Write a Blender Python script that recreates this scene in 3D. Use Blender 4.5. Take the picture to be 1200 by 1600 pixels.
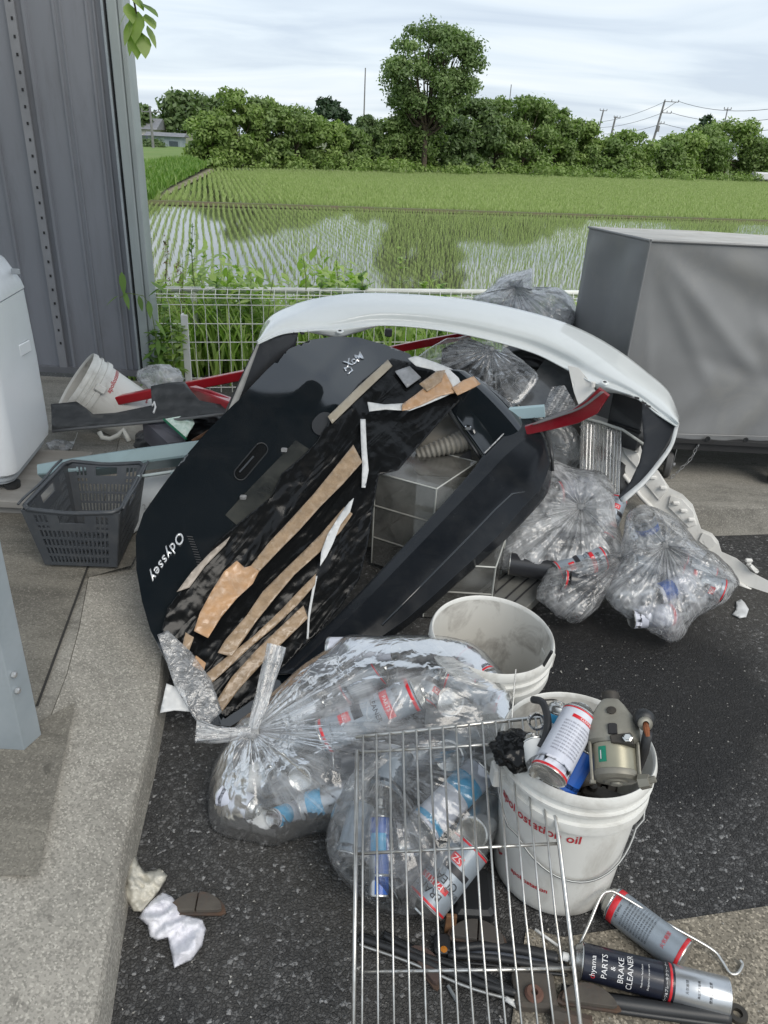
import bpy, math, random
import numpy as np
from mathutils import Vector, Matrix
from mathutils.geometry import delaunay_2d_cdt
for o in list(bpy.data.objects): bpy.data.objects.remove(o)
SC = bpy.context.scene
COL = SC.collection
RNG = np.random.default_rng(7)
random.seed(7)
R = math.radians
# ------------------------------------------------------------------ camera
PITCH, ROLL, FPX, CAMZ = R(26.7), R(3.0), 1160.0, 1.45
CP = np.array([0, 0, CAMZ])
r0 = np.array([1, 0, 0.]); cf = np.array([0, math.cos(PITCH), -math.sin(PITCH)]); u0 = np.array([0, math.sin(PITCH), math.cos(PITCH)])
cr = math.cos(ROLL)*r0 + math.sin(ROLL)*u0
cu = -math.sin(ROLL)*r0 + math.cos(ROLL)*u0
cam = bpy.data.cameras.new('camera'); camo = bpy.data.objects.new('camera', cam); COL.objects.link(camo)
cam.sensor_fit = 'VERTICAL'; cam.sensor_height = 36; cam.lens = 36*FPX/1600
cam.clip_start = .02; cam.clip_end = 3000
camo.matrix_world = Matrix([[cr[0], cu[0], -cf[0], CP[0]], [cr[1], cu[1], -cf[1], CP[1]], [cr[2], cu[2], -cf[2], CP[2]], [0, 0, 0, 1]])
SC.camera = camo
# ------------------------------------------------------------------ sky, sun, exposure
SC.view_settings.view_transform = 'Standard'; SC.view_settings.look = 'None'
SC.view_settings.exposure = 0.98; SC.view_settings.gamma = 1.0
SC.cycles.transparent_max_bounces = 32; SC.cycles.max_bounces = 10
SC.cycles.sample_clamp_indirect = 4
SUN_EL, SUN_AZ = R(46), R(142)       # azimuth clockwise from +Y
wd = bpy.data.worlds.new('World'); SC.world = wd; wd.use_nodes = True
nt = wd.node_tree; nt.nodes.clear()
def wn(t, **k):
    n = nt.nodes.new(t)
    for a, b in k.items(): setattr(n, a, b)
    return n
wo = wn('ShaderNodeOutputWorld'); mixs = wn('ShaderNodeMixShader')
bg1 = wn('ShaderNodeBackground'); bg2 = wn('ShaderNodeBackground')
sky = wn('ShaderNodeTexSky', sky_type='NISHITA', sun_disc=False, sun_elevation=SUN_EL, sun_rotation=SUN_AZ)
nt.links.new(sky.outputs[0], bg1.inputs[0]); bg1.inputs[1].default_value = .07
tc = wn('ShaderNodeTexCoord'); sp = wn('ShaderNodeSeparateXYZ'); nt.links.new(tc.outputs['Generated'], sp.inputs[0])
ad = wn('ShaderNodeMath', operation='ADD'); ad.inputs[1].default_value = .12; nt.links.new(sp.outputs[2], ad.inputs[0])
mx = wn('ShaderNodeMath', operation='MAXIMUM'); mx.inputs[1].default_value = .05; nt.links.new(ad.outputs[0], mx.inputs[0])
dx = wn('ShaderNodeMath', operation='DIVIDE'); nt.links.new(sp.outputs[0], dx.inputs[0]); nt.links.new(mx.outputs[0], dx.inputs[1])
dy = wn('ShaderNodeMath', operation='DIVIDE'); nt.links.new(sp.outputs[1], dy.inputs[0]); nt.links.new(mx.outputs[0], dy.inputs[1])
cb = wn('ShaderNodeCombineXYZ'); nt.links.new(dx.outputs[0], cb.inputs[0]); nt.links.new(dy.outputs[0], cb.inputs[1])
mp = wn('ShaderNodeMapping'); mp.inputs['Scale'].default_value = (.55, 1.0, 1); mp.inputs['Rotation'].default_value = (0, 0, .25); nt.links.new(cb.outputs[0], mp.inputs[0])
nz = wn('ShaderNodeTexNoise'); nz.inputs['Scale'].default_value = 1.15; nz.inputs['Detail'].default_value = 5; nz.inputs['Distortion'].default_value = .7
nt.links.new(mp.outputs[0], nz.inputs[0])
rp = wn('ShaderNodeValToRGB'); nt.links.new(nz.outputs[0], rp.inputs[0])
rp.color_ramp.elements[0].position = .36; rp.color_ramp.elements[0].color = (.56, .635, .735, 1)
rp.color_ramp.elements[1].position = .66; rp.color_ramp.elements[1].color = (.80, .85, .90, 1)
e = rp.color_ramp.elements.new(.5); e.color = (.68, .755, .83, 1)
nt.links.new(rp.outputs[0], bg2.inputs[0]); bg2.inputs[1].default_value = .62
mixs.inputs[0].default_value = .88
nt.links.new(bg1.outputs[0], mixs.inputs[1]); nt.links.new(bg2.outputs[0], mixs.inputs[2]); nt.links.new(mixs.outputs[0], wo.inputs[0])
sl = bpy.data.lights.new('sun', 'SUN'); sl.energy = 1.15; sl.angle = R(40); sl.color = (1, .94, .85)
so = bpy.data.objects.new('sun', sl); COL.objects.link(so)
sd = Vector((math.sin(SUN_AZ)*math.cos(SUN_EL), math.cos(SUN_AZ)*math.cos(SUN_EL), math.sin(SUN_EL)))
so.rotation_euler = sd.to_track_quat('Z', 'Y').to_euler(); so.location = (2, -3, 6)

# ------------------------------------------------------------------ geometry of the view (used to survey points)
def Dv(px, py): return cf + (px-600)/FPX*cr + (800-py)/FPX*cu
def W(px, py, d): return CP + d*Dv(px, py)
def G(px, py, z=0.0):
    d = Dv(px, py); return CP + (z-CAMZ)/d[2]*d
def YV(px, py, Y):
    d = Dv(px, py); return CP + Y/d[1]*d
def depth(p): return float((np.asarray(p)-CP) @ cf)

# ------------------------------------------------------------------ materials
def nodes(name):
    m = bpy.data.materials.new(name); m.use_nodes = True
    t = m.node_tree; b = t.nodes['Principled BSDF']
    return m, t, b
def lk(t, a, b): t.links.new(a, b)
def coords(t, kind='Object', scale=None, rot=None):
    c = t.nodes.new('ShaderNodeTexCoord'); o = c.outputs[kind]
    if scale is not None or rot is not None:
        mpn = t.nodes.new('ShaderNodeMapping')
        if scale is not None: mpn.inputs['Scale'].default_value = scale
        if rot is not None: mpn.inputs['Rotation'].default_value = rot
        lk(t, o, mpn.inputs[0]); o = mpn.outputs[0]
    return o
def noise(t, vec, scale, detail=3, rough=.55, dist=0):
    n = t.nodes.new('ShaderNodeTexNoise'); n.inputs['Scale'].default_value = scale; n.inputs['Detail'].default_value = detail
    n.inputs['Roughness'].default_value = rough; n.inputs['Distortion'].default_value = dist
    lk(t, vec, n.inputs['Vector']); return n.outputs[0]
def ramp(t, fac, stops):
    n = t.nodes.new('ShaderNodeValToRGB'); lk(t, fac, n.inputs[0]); el = n.color_ramp.elements
    while len(el) < len(stops): el.new(.5)
    for e_, (p, c) in zip(el, stops):
        e_.position = p; e_.color = (*(c if hasattr(c, '__len__') else (c, c, c)), 1)
    return n.outputs[0]
def mixc(t, fac, a, b, mode='MIX'):
    n = t.nodes.new('ShaderNodeMix'); n.data_type = 'RGBA'; n.blend_type = mode
    for k, v in ((0, fac), (6, a), (7, b)):
        if hasattr(v, 'is_linked'): lk(t, v, n.inputs[k])
        elif k == 0: n.inputs[0].default_value = v
        else: n.inputs[k].default_value = (*v, 1)
    return n.outputs[2]
def math_(t, op, a, b=None):
    n = t.nodes.new('ShaderNodeMath'); n.operation = op
    for k, v in ((0, a), (1, b)):
        if v is None: continue
        if hasattr(v, 'is_linked'): lk(t, v, n.inputs[k])
        else: n.inputs[k].default_value = v
    return n.outputs[0]
def bump(t, b, h, strength=.3, dist=.01, prev=None):
    n = t.nodes.new('ShaderNodeBump'); n.inputs['Strength'].default_value = strength; n.inputs['Distance'].default_value = dist
    lk(t, h, n.inputs['Height'])
    if prev is not None: lk(t, prev, n.inputs['Normal'])
    if b is not None: lk(t, n.outputs[0], b.inputs['Normal'])
    return n.outputs[0]
def M(name, col, col2=None, ns=6, rough=.5, metal=0, bs=0, bd=.002, bscale=60, dirt=0, dirtcol=(.08, .07, .06), dscale=9, coat=0, spec=.5, detail=4, rvar=.0, stretch=None):
    m, t, b = nodes(name)
    v = coords(t, scale=stretch)
    c = None
    if col2 is None: col2 = tuple(x*.8 for x in col)
    f = noise(t, v, ns, detail)
    c = ramp(t, f, [(.35, col), (.68, col2)])
    if dirt:
        f2 = noise(t, v, dscale, 7, .68, .6)
        c = mixc(t, math_(t, 'MULTIPLY', ramp(t, f2, [(.5, 0.), (.72, 1.)]), dirt), c, dirtcol)
    lk(t, c, b.inputs['Base Color'])
    b.inputs['Roughness'].default_value = rough; b.inputs['Metallic'].default_value = metal
    if rvar:
        f3 = noise(t, v, ns*2.3, 5); lk(t, ramp(t, f3, [(.3, max(0, rough-rvar)), (.7, min(1, rough+rvar))]), b.inputs['Roughness'])
    b.inputs['Coat Weight'].default_value = coat; b.inputs['Coat Roughness'].default_value = .04
    b.inputs['Specular IOR Level'].default_value = spec
    if bs: bump(t, b, noise(t, v, bscale, 4), bs, bd)
    return m

def m_asphalt():
    m, t, b = nodes('asphalt'); v0 = coords(t); va = t.nodes.new('ShaderNodeVectorMath'); va.operation = 'MULTIPLY_ADD'; nd = t.nodes.new('ShaderNodeTexNoise'); nd.inputs['Scale'].default_value = 150; nd.inputs['Detail'].default_value = 2; lk(t, v0, nd.inputs[0]); lk(t, nd.outputs['Color'], va.inputs[0]); va.inputs[1].default_value = (.010, .010, .010); lk(t, v0, va.inputs[2]); v = va.outputs[0]
    vo = t.nodes.new('ShaderNodeTexVoronoi'); vo.inputs['Scale'].default_value = 125; vo.feature = 'F1'; lk(t, v, vo.inputs[0])
    ve = t.nodes.new('ShaderNodeTexVoronoi'); ve.inputs['Scale'].default_value = 125; ve.feature = 'DISTANCE_TO_EDGE'; lk(t, v, ve.inputs[0])
    sepc = t.nodes.new('ShaderNodeSeparateColor'); lk(t, vo.outputs['Color'], sepc.inputs[0])
    c = ramp(t, sepc.outputs[0], [(0, .040), (.6, .070), (.86, .11), (.96, .155), (.988, .30)])
    c = mixc(t, ramp(t, ve.outputs[0], [(0, .8), (.09, 0.)]), c, (.020, .020, .021))
    big = noise(t, v, 1.3, 5, .6, .5)
    c = mixc(t, ramp(t, big, [(.42, 0.), (.64, .5)]), c, (.105, .098, .085), 'MIX')
    fine = noise(t, v, 420, 2)
    c = mixc(t, ramp(t, fine, [(.66, 0.), (.74, .55)]), c, (.20, .19, .175))
    # oil-soaked patch beside the pails
    sx = t.nodes.new('ShaderNodeVectorMath'); sx.operation = 'DISTANCE'; warp = t.nodes.new('ShaderNodeVectorMath'); warp.operation = 'ADD'
    nzv = t.nodes.new('ShaderNodeTexNoise'); nzv.inputs['Scale'].default_value = 3; nzv.inputs['Detail'].default_value = 5; lk(t, v, nzv.inputs[0])
    sc_ = t.nodes.new('ShaderNodeVectorMath'); sc_.operation = 'SCALE'; sc_.inputs['Scale'].default_value = .35; lk(t, nzv.outputs['Color'], sc_.inputs[0])
    lk(t, v, warp.inputs[0]); lk(t, sc_.outputs[0], warp.inputs[1]); lk(t, warp.outputs[0], sx.inputs[0]); sx.inputs[1].default_value = (.99, 1.98, .17)
    oil = ramp(t, sx.outputs['Value'], [(.36, .8), (.5, 0.)])
    c = mixc(t, oil, c, (.012, .012, .013))
    lk(t, c, b.inputs['Base Color'])
    lk(t, ramp(t, oil, [(0, .78), (1, .5)]), b.inputs['Roughness']); b.inputs['Specular IOR Level'].default_value = .35
    h = ramp(t, ve.outputs[0], [(0, 0.), (.28, 1.)])
    h2 = math_(t, 'ADD', h, math_(t, 'MULTIPLY', noise(t, v, 260, 3), .5))
    n1 = bump(t, None, h2, .9, .004)
    bump(t, b, noise(t, v, 35, 4), .5, .006, n1)
    return m
def m_concrete(name, c1, c2, speck=.5, scale=1., streak=None, rough=.85, bscale=180, dark=(.12, .11, .095)):
    m, t, b = nodes(name); v = coords(t); v2 = coords(t, scale=streak) if streak else v
    big = noise(t, v2, 2.2*scale, 7, .65, .4); c = ramp(t, big, [(.33, c1), (.68, c2)])
    st = noise(t, v2, 3.2*scale, 9, .72, 1.2); c = mixc(t, ramp(t, st, [(.50, 0.), (.70, .75)]), c, dark); sp3 = noise(t, v, 16*scale, 3, .5, .3); c = mixc(t, ramp(t, sp3, [(.70, 0.), (.74, .6)]), c, dark)
    vo = t.nodes.new('ShaderNodeTexVoronoi'); vo.inputs['Scale'].default_value = 260; lk(t, v, vo.inputs[0])
    sepc = t.nodes.new('ShaderNodeSeparateColor'); lk(t, vo.outputs['Color'], sepc.inputs[0])
    c = mixc(t, math_(t, 'MULTIPLY', ramp(t, sepc.outputs[0], [(.55, 0.), (.75, 1.)]), speck), c, tuple(x*.42 for x in c2))
    c = mixc(t, math_(t, 'MULTIPLY', ramp(t, sepc.outputs[1], [(.78, 0.), (.92, 1.)]), speck), c, tuple(min(.8, x*1.7) for x in c1))
    lk(t, c, b.inputs['Base Color']); b.inputs['Roughness'].default_value = rough; b.inputs['Specular IOR Level'].default_value = .3
    n1 = bump(t, None, noise(t, v, bscale, 4, .7), .6, .003)
    bump(t, b, noise(t, v, 24, 5), .35, .006, n1)
    return m
def m_leaf(name, c1, c2, c3, ns=.5, rough=.55, trans=.35):
    m, t, b = nodes(name)
    at = t.nodes.new('ShaderNodeAttribute'); at.attribute_name = 'tint'
    c = ramp(t, at.outputs['Fac'], [(.0, c1), (.5, c2), (1., c3)])
    lk(t, c, b.inputs['Base Color']); b.inputs['Roughness'].default_value = rough
    tr = t.nodes.new('ShaderNodeBsdfTranslucent'); lk(t, mixc(t, 1., c, (1.0, 1.25, .55), 'MULTIPLY'), tr.inputs[0])
    ms = t.nodes.new('ShaderNodeMixShader'); ms.inputs[0].default_value = trans
    out = t.nodes['Material Output']; lk(t, b.outputs[0], ms.inputs[1]); lk(t, tr.outputs[0], ms.inputs[2]); lk(t, ms.outputs[0], out.inputs[0])
    return m
def m_film(name, base=.03, streak=.5, tint=(.96, .97, .98), sc=(3, 46, 1), crumple=22, rough=.19, bst=.42, milk=None, face=.35, cover=.5, cloud=.10):
    """thin clear plastic: transparent film, milky only where narrow folds double it, glossy creases"""
    m, t, b = nodes(name); t.nodes.remove(b)
    v = coords(t, 'UV', scale=sc); vo_ = coords(t)
    f1 = noise(t, v, 1.0, 3, .5, .5)
    f2 = noise(t, vo_, crumple, 3, .5, 1.4)
    f3 = noise(t, vo_, 9, 3, .6, .8)
    rid = lambda f, w: ramp(t, math_(t, 'ABSOLUTE', math_(t, 'SUBTRACT', f, .5)), [(0, 1.), (w*.35, .5), (w, 0.)])
    msk = ramp(t, f3, [(cover-.12, 0.), (cover+.12, 1.)])
    a = math_(t, 'MULTIPLY', math_(t, 'MAXIMUM', rid(f1, .11), math_(t, 'MULTIPLY', rid(f2, .045), .8)), math_(t, 'ADD', math_(t, 'MULTIPLY', msk, .8), .2))
    h = math_(t, 'ADD', math_(t, 'MULTIPLY', f1, 1.0), math_(t, 'ADD', math_(t, 'MULTIPLY', rid(f2, .2), .35), math_(t, 'MULTIPLY', f3, 1.5)))
    bn = bump(t, None, h, bst, .010)
    lw = t.nodes.new('ShaderNodeLayerWeight'); lw.inputs['Blend'].default_value = .5
    tr = t.nodes.new('ShaderNodeBsdfTransparent'); tr.inputs[0].default_value = (*tint, 1)
    mk = (*(milk or (.96, .97, .98)), 1)
    df = t.nodes.new('ShaderNodeBsdfDiffuse'); df.inputs[0].default_value = mk; lk(t, bn, df.inputs['Normal'])
    tl = t.nodes.new('ShaderNodeBsdfTranslucent'); tl.inputs[0].default_value = mk
    gl = t.nodes.new('ShaderNodeBsdfGlossy'); gl.inputs['Roughness'].default_value = rough; lk(t, bn, gl.inputs['Normal'])
    md = t.nodes.new('ShaderNodeMixShader'); md.inputs[0].default_value = .6; lk(t, df.outputs[0], md.inputs[1]); lk(t, tl.outputs[0], md.inputs[2])
    m1 = t.nodes.new('ShaderNodeMixShader')
    fm = math_(t, 'MINIMUM', math_(t, 'ADD', math_(t, 'MULTIPLY', a, streak), math_(t, 'ADD', math_(t, 'ADD', base, math_(t, 'MULTIPLY', msk, cloud)), math_(t, 'MULTIPLY', ramp(t, lw.outputs['Facing'], [(.55, 0.), (1, 1.)]), face))), .95)
    lk(t, fm, m1.inputs[0]); lk(t, tr.outputs[0], m1.inputs[1]); lk(t, md.outputs[0], m1.inputs[2])
    fr = t.nodes.new('ShaderNodeFresnel'); fr.inputs[0].default_value = 1.5; lk(t, bn, fr.inputs['Normal'])
    m2 = t.nodes.new('ShaderNodeMixShader'); lk(t, math_(t, 'MINIMUM', math_(t, 'ADD', math_(t, 'MULTIPLY', fr.outputs[0], 1.6), .02), .9), m2.inputs[0]); lk(t, m1.outputs[0], m2.inputs[1]); lk(t, gl.outputs[0], m2.inputs[2])
    lk(t, m2.outputs[0], t.nodes['Material Output'].inputs[0])
    return m

# ------------------------------------------------------------------ mesh tools
class MB:
    def __init__(s): s.v = []; s.f = []; s.uv = None; s.mi = []
    def add(s, v, f):
        o = len(s.v); s.v += [tuple(map(float, p)) for p in v]; s.f += [tuple(int(o+i) for i in q) for q in f]; return s
    def box(s, x0, x1, y0, y1, z0, z1, bev=0.0):
        if bev <= 0:
            v = [(x, y, z) for z in (z0, z1) for x, y in ((x0, y0), (x1, y0), (x1, y1), (x0, y1))]
            return s.add(v, [(3, 2, 1, 0), (4, 5, 6, 7), (0, 1, 5, 4), (1, 2, 6, 5), (2, 3, 7, 6), (3, 0, 4, 7)])
        b = bev; rings = []
        for z, i in ((z0, b), (z0+b, 0), (z1-b, 0), (z1, b)):
            rr = [(x0+i+b, y0+i), (x1-i-b, y0+i), (x1-i, y0+i+b), (x1-i, y1-i-b), (x1-i-b, y1-i), (x0+i+b, y1-i), (x0+i, y1-i-b), (x0+i, y0+i+b)]
            rings.append([(x, y, z) for x, y in rr])
        return s.loft(rings, caps=True)
    def hexa(s, p):   # 8 corners: bottom 4, top 4
        return s.add(p, [(3, 2, 1, 0), (4, 5, 6, 7), (0, 1, 5, 4), (1, 2, 6, 5), (2, 3, 7, 6), (3, 0, 4, 7)])
    def loft(s, rings, caps=True, closed=True):
        n = len(rings[0]); v = [p for r_ in rings for p in r_]; f = []
        for i in range(len(rings)-1):
            for j in range(n if closed else n-1):
                k = (j+1) % n; f.append((i*n+j, i*n+k, (i+1)*n+k, (i+1)*n+j))
        if caps: f.append(tuple(range(n-1, -1, -1))); f.append(tuple((len(rings)-1)*n+j for j in range(n)))
        return s.add(v, f)
    def tube(s, pts, r, n=8, caps=True):
        pts = [np.array(p, float) for p in pts]; rings = []
        rr = r if hasattr(r, '__len__') else [r]*len(pts)
        t0 = pts[1]-pts[0]; t0 /= np.linalg.norm(t0)+1e-12
        a = np.cross(t0, [0, 0, 1.]); a = a if np.linalg.norm(a) > 1e-3 else np.cross(t0, [1., 0, 0]); a /= np.linalg.norm(a)
        for i, p in enumerate(pts):
            tt = pts[min(i+1, len(pts)-1)]-pts[max(i-1, 0)]; tt = tt/(np.linalg.norm(tt)+1e-12)
            a = a-tt*(a@tt); a /= np.linalg.norm(a)+1e-12; b = np.cross(tt, a)
            rings.append([tuple(p+rr[i]*(math.cos(q)*a+math.sin(q)*b)) for q in np.linspace(0, 2*math.pi, n, endpoint=False)])
        return s.loft(rings, caps)
    def lathe(s, prof, n=40, org=(0, 0, 0), capb=False, capt=False, arc=(0, 2*math.pi)):
        full = abs(arc[1]-arc[0]-2*math.pi) < 1e-6
        an = np.linspace(arc[0], arc[1], n, endpoint=not full)
        rings = [[(org[0]+r_*math.cos(q), org[1]+r_*math.sin(q), org[2]+z) for q in an] for r_, z in prof]
        s.loft(rings, caps=False, closed=full)
        if capb: s.add(rings[0][::-1], [tuple(range(n))])
        if capt: s.add(rings[-1], [tuple(range(n))])
        return s
    def prism(s, poly, z0, z1):
        return s.loft([[(x, y, z0) for x, y in poly], [(x, y, z1) for x, y in poly]])
    def xform(s, Mx, start=0):
        for i in range(start, len(s.v)): s.v[i] = tuple(Mx @ Vector(s.v[i]))
        return s
def fast_mesh(name, V, Fq, uv=None, tint=None):
    """numpy faces: Fq (n,3) or (n,4)"""
    me = bpy.data.meshes.new(name); V = np.asarray(V, np.float32); Fq = np.asarray(Fq, np.int32); k = Fq.shape[1]
    me.vertices.add(len(V)); me.vertices.foreach_set('co', V.ravel())
    me.loops.add(Fq.size); me.loops.foreach_set('vertex_index', Fq.ravel())
    me.polygons.add(len(Fq)); me.polygons.foreach_set('loop_start', np.arange(0, Fq.size, k, dtype=np.int32))
    try: me.polygons.foreach_set('loop_total', np.full(len(Fq), k, np.int32))
    except Exception: pass
    if uv is not None:
        l = me.uv_layers.new(name='UVMap'); l.data.foreach_set('uv', np.asarray(uv, np.float32)[Fq.ravel()].ravel())
    if tint is not None:
        a = me.attributes.new('tint', 'FLOAT', 'POINT'); a.data.foreach_set('value', np.asarray(tint, np.float32))
    me.update(calc_edges=True); me.validate(); return me
ORG = {}
def props(o, label=None, cat=None, group=None, kind=None):
    if label: o['label'] = label
    if cat: o['category'] = cat
    if group: o['group'] = group
    if kind: o['kind'] = kind
    return o
def thing(name, label, cat, loc=(0, 0, 0), group=None):
    o = bpy.data.objects.new(name, None); COL.objects.link(o); o.location = tuple(map(float, loc)); o.empty_display_size = .05
    ORG[o] = np.array(loc, float); return props(o, label, cat, group)
def obj(name, mesh, mat, parent=None, smooth=False, label=None, solid=0, solid_off=0, bevel=0, sub=0):
    """mesh: MB or bpy mesh in world coordinates; a child is shifted into its parent's space"""
    if isinstance(mesh, MB):
        me = bpy.data.meshes.new(name); me.from_pydata(mesh.v, [], mesh.f)
        if mesh.uv is not None:
            l = me.uv_layers.new(name='UVMap'); li = np.zeros(len(me.loops), np.int32); me.loops.foreach_get('vertex_index', li)
            l.data.foreach_set('uv', np.asarray(mesh.uv, np.float32)[li].ravel())
        me.update()
    else: me = mesh
    off = ORG.get(parent, np.zeros(3)) if parent else np.zeros(3)
    if parent is not None and np.any(off): me.transform(Matrix.Translation(Vector(-off)))
    if mat is not None: me.materials.append(mat)
    o = bpy.data.objects.new(name, me); COL.objects.link(o)
    if parent is not None: o.parent = parent
    ORG[o] = off
    if label: o['label'] = label
    if smooth:
        me.polygons.foreach_set('use_smooth', np.ones(len(me.polygons), bool))
        if smooth is not True:
            bm_sharp(me, smooth)
    if sub:
        mo = o.modifiers.new('sub', 'SUBSURF'); mo.levels = mo.render_levels = sub
    if solid:
        mo = o.modifiers.new('solid', 'SOLIDIFY'); mo.thickness = solid; mo.offset = solid_off
    if bevel:
        mo = o.modifiers.new('bev', 'BEVEL'); mo.width = bevel; mo.segments = 2; mo.limit_method = 'ANGLE'
    return o
def bm_sharp(me, deg):
    import bmesh
    bm = bmesh.new(); bm.from_mesh(me)
    for e_ in bm.edges:
        if len(e_.link_faces) == 2 and e_.calc_face_angle(0) > R(deg): e_.smooth = False
    bm.to_mesh(me); bm.free()
def struct(name, mesh, mat, **k):
    o = obj(name, mesh, mat, **k); o['kind'] = 'structure'; return o
# vectorised pseudo noise (sum of warped sines), p: (n,3)
def vn(p, freq, seed=0, octaves=3, ridged=False):
    g = np.random.default_rng(seed+1000); p = np.asarray(p, float)*freq; out = np.zeros(len(p)); amp = 1; tot = 0
    for o_ in range(octaves):
        acc = np.zeros(len(p)); w = p + .9*np.sin(p[:, [1, 2, 0]]*1.3+g.uniform(0, 6, 3))
        for k in range(5):
            d = g.normal(size=3); d /= np.linalg.norm(d)
            s_ = np.sin(w @ d*g.uniform(.7, 1.4)*2.2+g.uniform(0, 6.28)); acc += (1-2*np.abs(s_)) if ridged else s_
        out += amp*acc/5; tot += amp; amp *= .5; p = p*2.03+3.1
    return out/tot
def smoothpts(P, n):
    """Catmull-Rom resample of rows P (k,d) to n rows"""
    P = np.asarray(P, float); k = len(P); t = np.linspace(0, k-1, n); i = np.minimum(t.astype(int), k-2); u = (t-i)[:, None]
    p1 = P[i]; p2 = P[i+1]; p0 = np.where(i[:, None] > 0, P[np.maximum(i-1, 0)], 2*p1-p2); p3 = np.where(i[:, None] < k-2, P[np.minimum(i+2, k-1)], 2*p2-p1)
    return .5*((2*p1)+(-p0+p2)*u+(2*p0-5*p1+4*p2-p3)*u*u+(-p0+3*p1-3*p2+p3)*u**3)
def patch(rows, nu=40, nv=12, lin=False):
    """rows: list of polylines of 3-D points (same count) -> smooth surface mesh with uv"""
    A = np.array([smoothpts(np.array(r_, float), nu) for r_ in rows])
    if lin: 
        t = np.linspace(0, len(A)-1, nv); i = np.minimum(t.astype(int), len(A)-2); w = (t-i)[:, None, None]; B = A[i]*(1-w)+A[i+1]*w
    else:
        B = smoothpts(A.reshape(len(A), -1), nv).reshape(nv, nu, 3)
    V = B.reshape(-1, 3); q = np.arange(nv*nu).reshape(nv, nu)
    Fq = np.stack([q[:-1, :-1], q[:-1, 1:], q[1:, 1:], q[1:, :-1]], -1).reshape(-1, 4)
    uu, vv = np.meshgrid(np.linspace(0, 1, nu), np.linspace(0, 1, nv)); uv = np.stack([uu.ravel(), vv.ravel()], -1)
    m = MB(); m.add(V, Fq); m.uv = uv; return face_cam(m)
def face_cam(m):
    V = np.array(m.v); s_ = 0.
    for f in m.f[::max(1, len(m.f)//60)]:
        a, b, c = V[f[0]], V[f[1]], V[f[2]]; s_ += np.cross(b-a, c-a) @ (CP-a)
    if s_ < 0: m.f = [tuple(reversed(f)) for f in m.f]
    return m
def thick(m, vec):
    """give a sheet an even thickness along one direction"""
    n = len(m.v); cnt = {}
    for f in m.f:
        for a, b in zip(f, f[1:]+f[:1]): cnt[(a, b)] = 1
    f0 = list(m.f); m.v = m.v+[tuple(np.array(p)+vec) for p in m.v]; m.f = f0+[tuple(i+n for i in reversed(f)) for f in f0]+[(b, a, a+n, b+n) for (a, b) in cnt if (b, a) not in cnt]
    if m.uv is not None: m.uv = np.concatenate([m.uv, m.uv])
    return m
def inside(poly, P):
    poly = np.asarray(poly, float); x, y = P[:, 0], P[:, 1]; c = np.zeros(len(P), bool); j = len(poly)-1
    for i in range(len(poly)):
        xi, yi = poly[i]; xj, yj = poly[j]
        c ^= ((yi > y) != (yj > y)) & (x < (xj-xi)*(y-yi)/(yj-yi+1e-12)+xi); j = i
    return c
def cdt(outline, step, holes=()):
    """triangulate a 2-D outline with an even lattice of points inside"""
    def dens(pl):
        o = []
        for a, b in zip(pl, list(pl[1:])+[pl[0]]):
            a = np.array(a, float); b = np.array(b, float); k = max(1, int(np.linalg.norm(b-a)/step))
            o += [tuple(a+(b-a)*i/k) for i in range(k)]
        return o
    loops = [dens(outline)]+[dens(h) for h in holes]; pts = []; edges = []
    for l in loops:
        o = len(pts); pts += l; edges += [(o+i, o+(i+1) % len(l)) for i in range(len(l))]
    B = np.array(loops[0]); mn, mxx = B.min(0), B.max(0)
    gx, gy = np.meshgrid(np.arange(mn[0], mxx[0], step), np.arange(mn[1], mxx[1], step*.87)); gx[1::2] += step/2
    Gp = np.stack([gx.ravel(), gy.ravel()], -1); Gp = Gp+RNG.uniform(-.12, .12, Gp.shape)*step
    ok = inside(loops[0], Gp)
    for h in loops[1:]: ok &= ~inside(h, Gp)
    allb = np.array(pts); Gp = Gp[ok]
    if len(Gp):
        dmin = np.sqrt(((Gp[:, None, :]-allb[None])**2).sum(-1)).min(1); Gp = Gp[dmin > step*.45]
    pts += [tuple(p) for p in Gp]
    r_ = delaunay_2d_cdt([Vector(p) for p in pts], edges, [], 0, 1e-6)
    V = np.array([tuple(p) for p in r_[0]]); Fc = [f for f in r_[2]]
    cen = np.array([V[list(f)].mean(0) for f in Fc]); ok = inside(loops[0], cen)
    for h in loops[1:]: ok &= ~inside(h, cen)
    return V, [f for f, k in zip(Fc, ok) if k]
def sheet(outline, dfn, step=10, holes=()):
    """a sheet surveyed in the photograph's pixels with a depth (metres) for each point"""
    V, Fc = cdt(outline, step, holes); d = dfn(V[:, 0], V[:, 1])
    P = np.array([W(x, y, z) for (x, y), z in zip(V, np.broadcast_to(d, (len(V),)))])
    m = MB(); m.add(P, [tuple(reversed(f)) for f in Fc]); mn = V.min(0); m.uv = (V-mn)/max(1e-6, (V.max(0)-mn).max()); return face_cam(m)
def plane3(a, b, c):
    """a,b,c = (px,py,depth): depth of that plane at any pixel"""
    A = np.array([[1, p[0], p[1]] for p in (a, b, c)]); k = np.linalg.solve(A, [1/p[2] for p in (a, b, c)])
    return lambda x, y: 1/(k[0]+k[1]*np.asarray(x)+k[2]*np.asarray(y))
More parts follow.
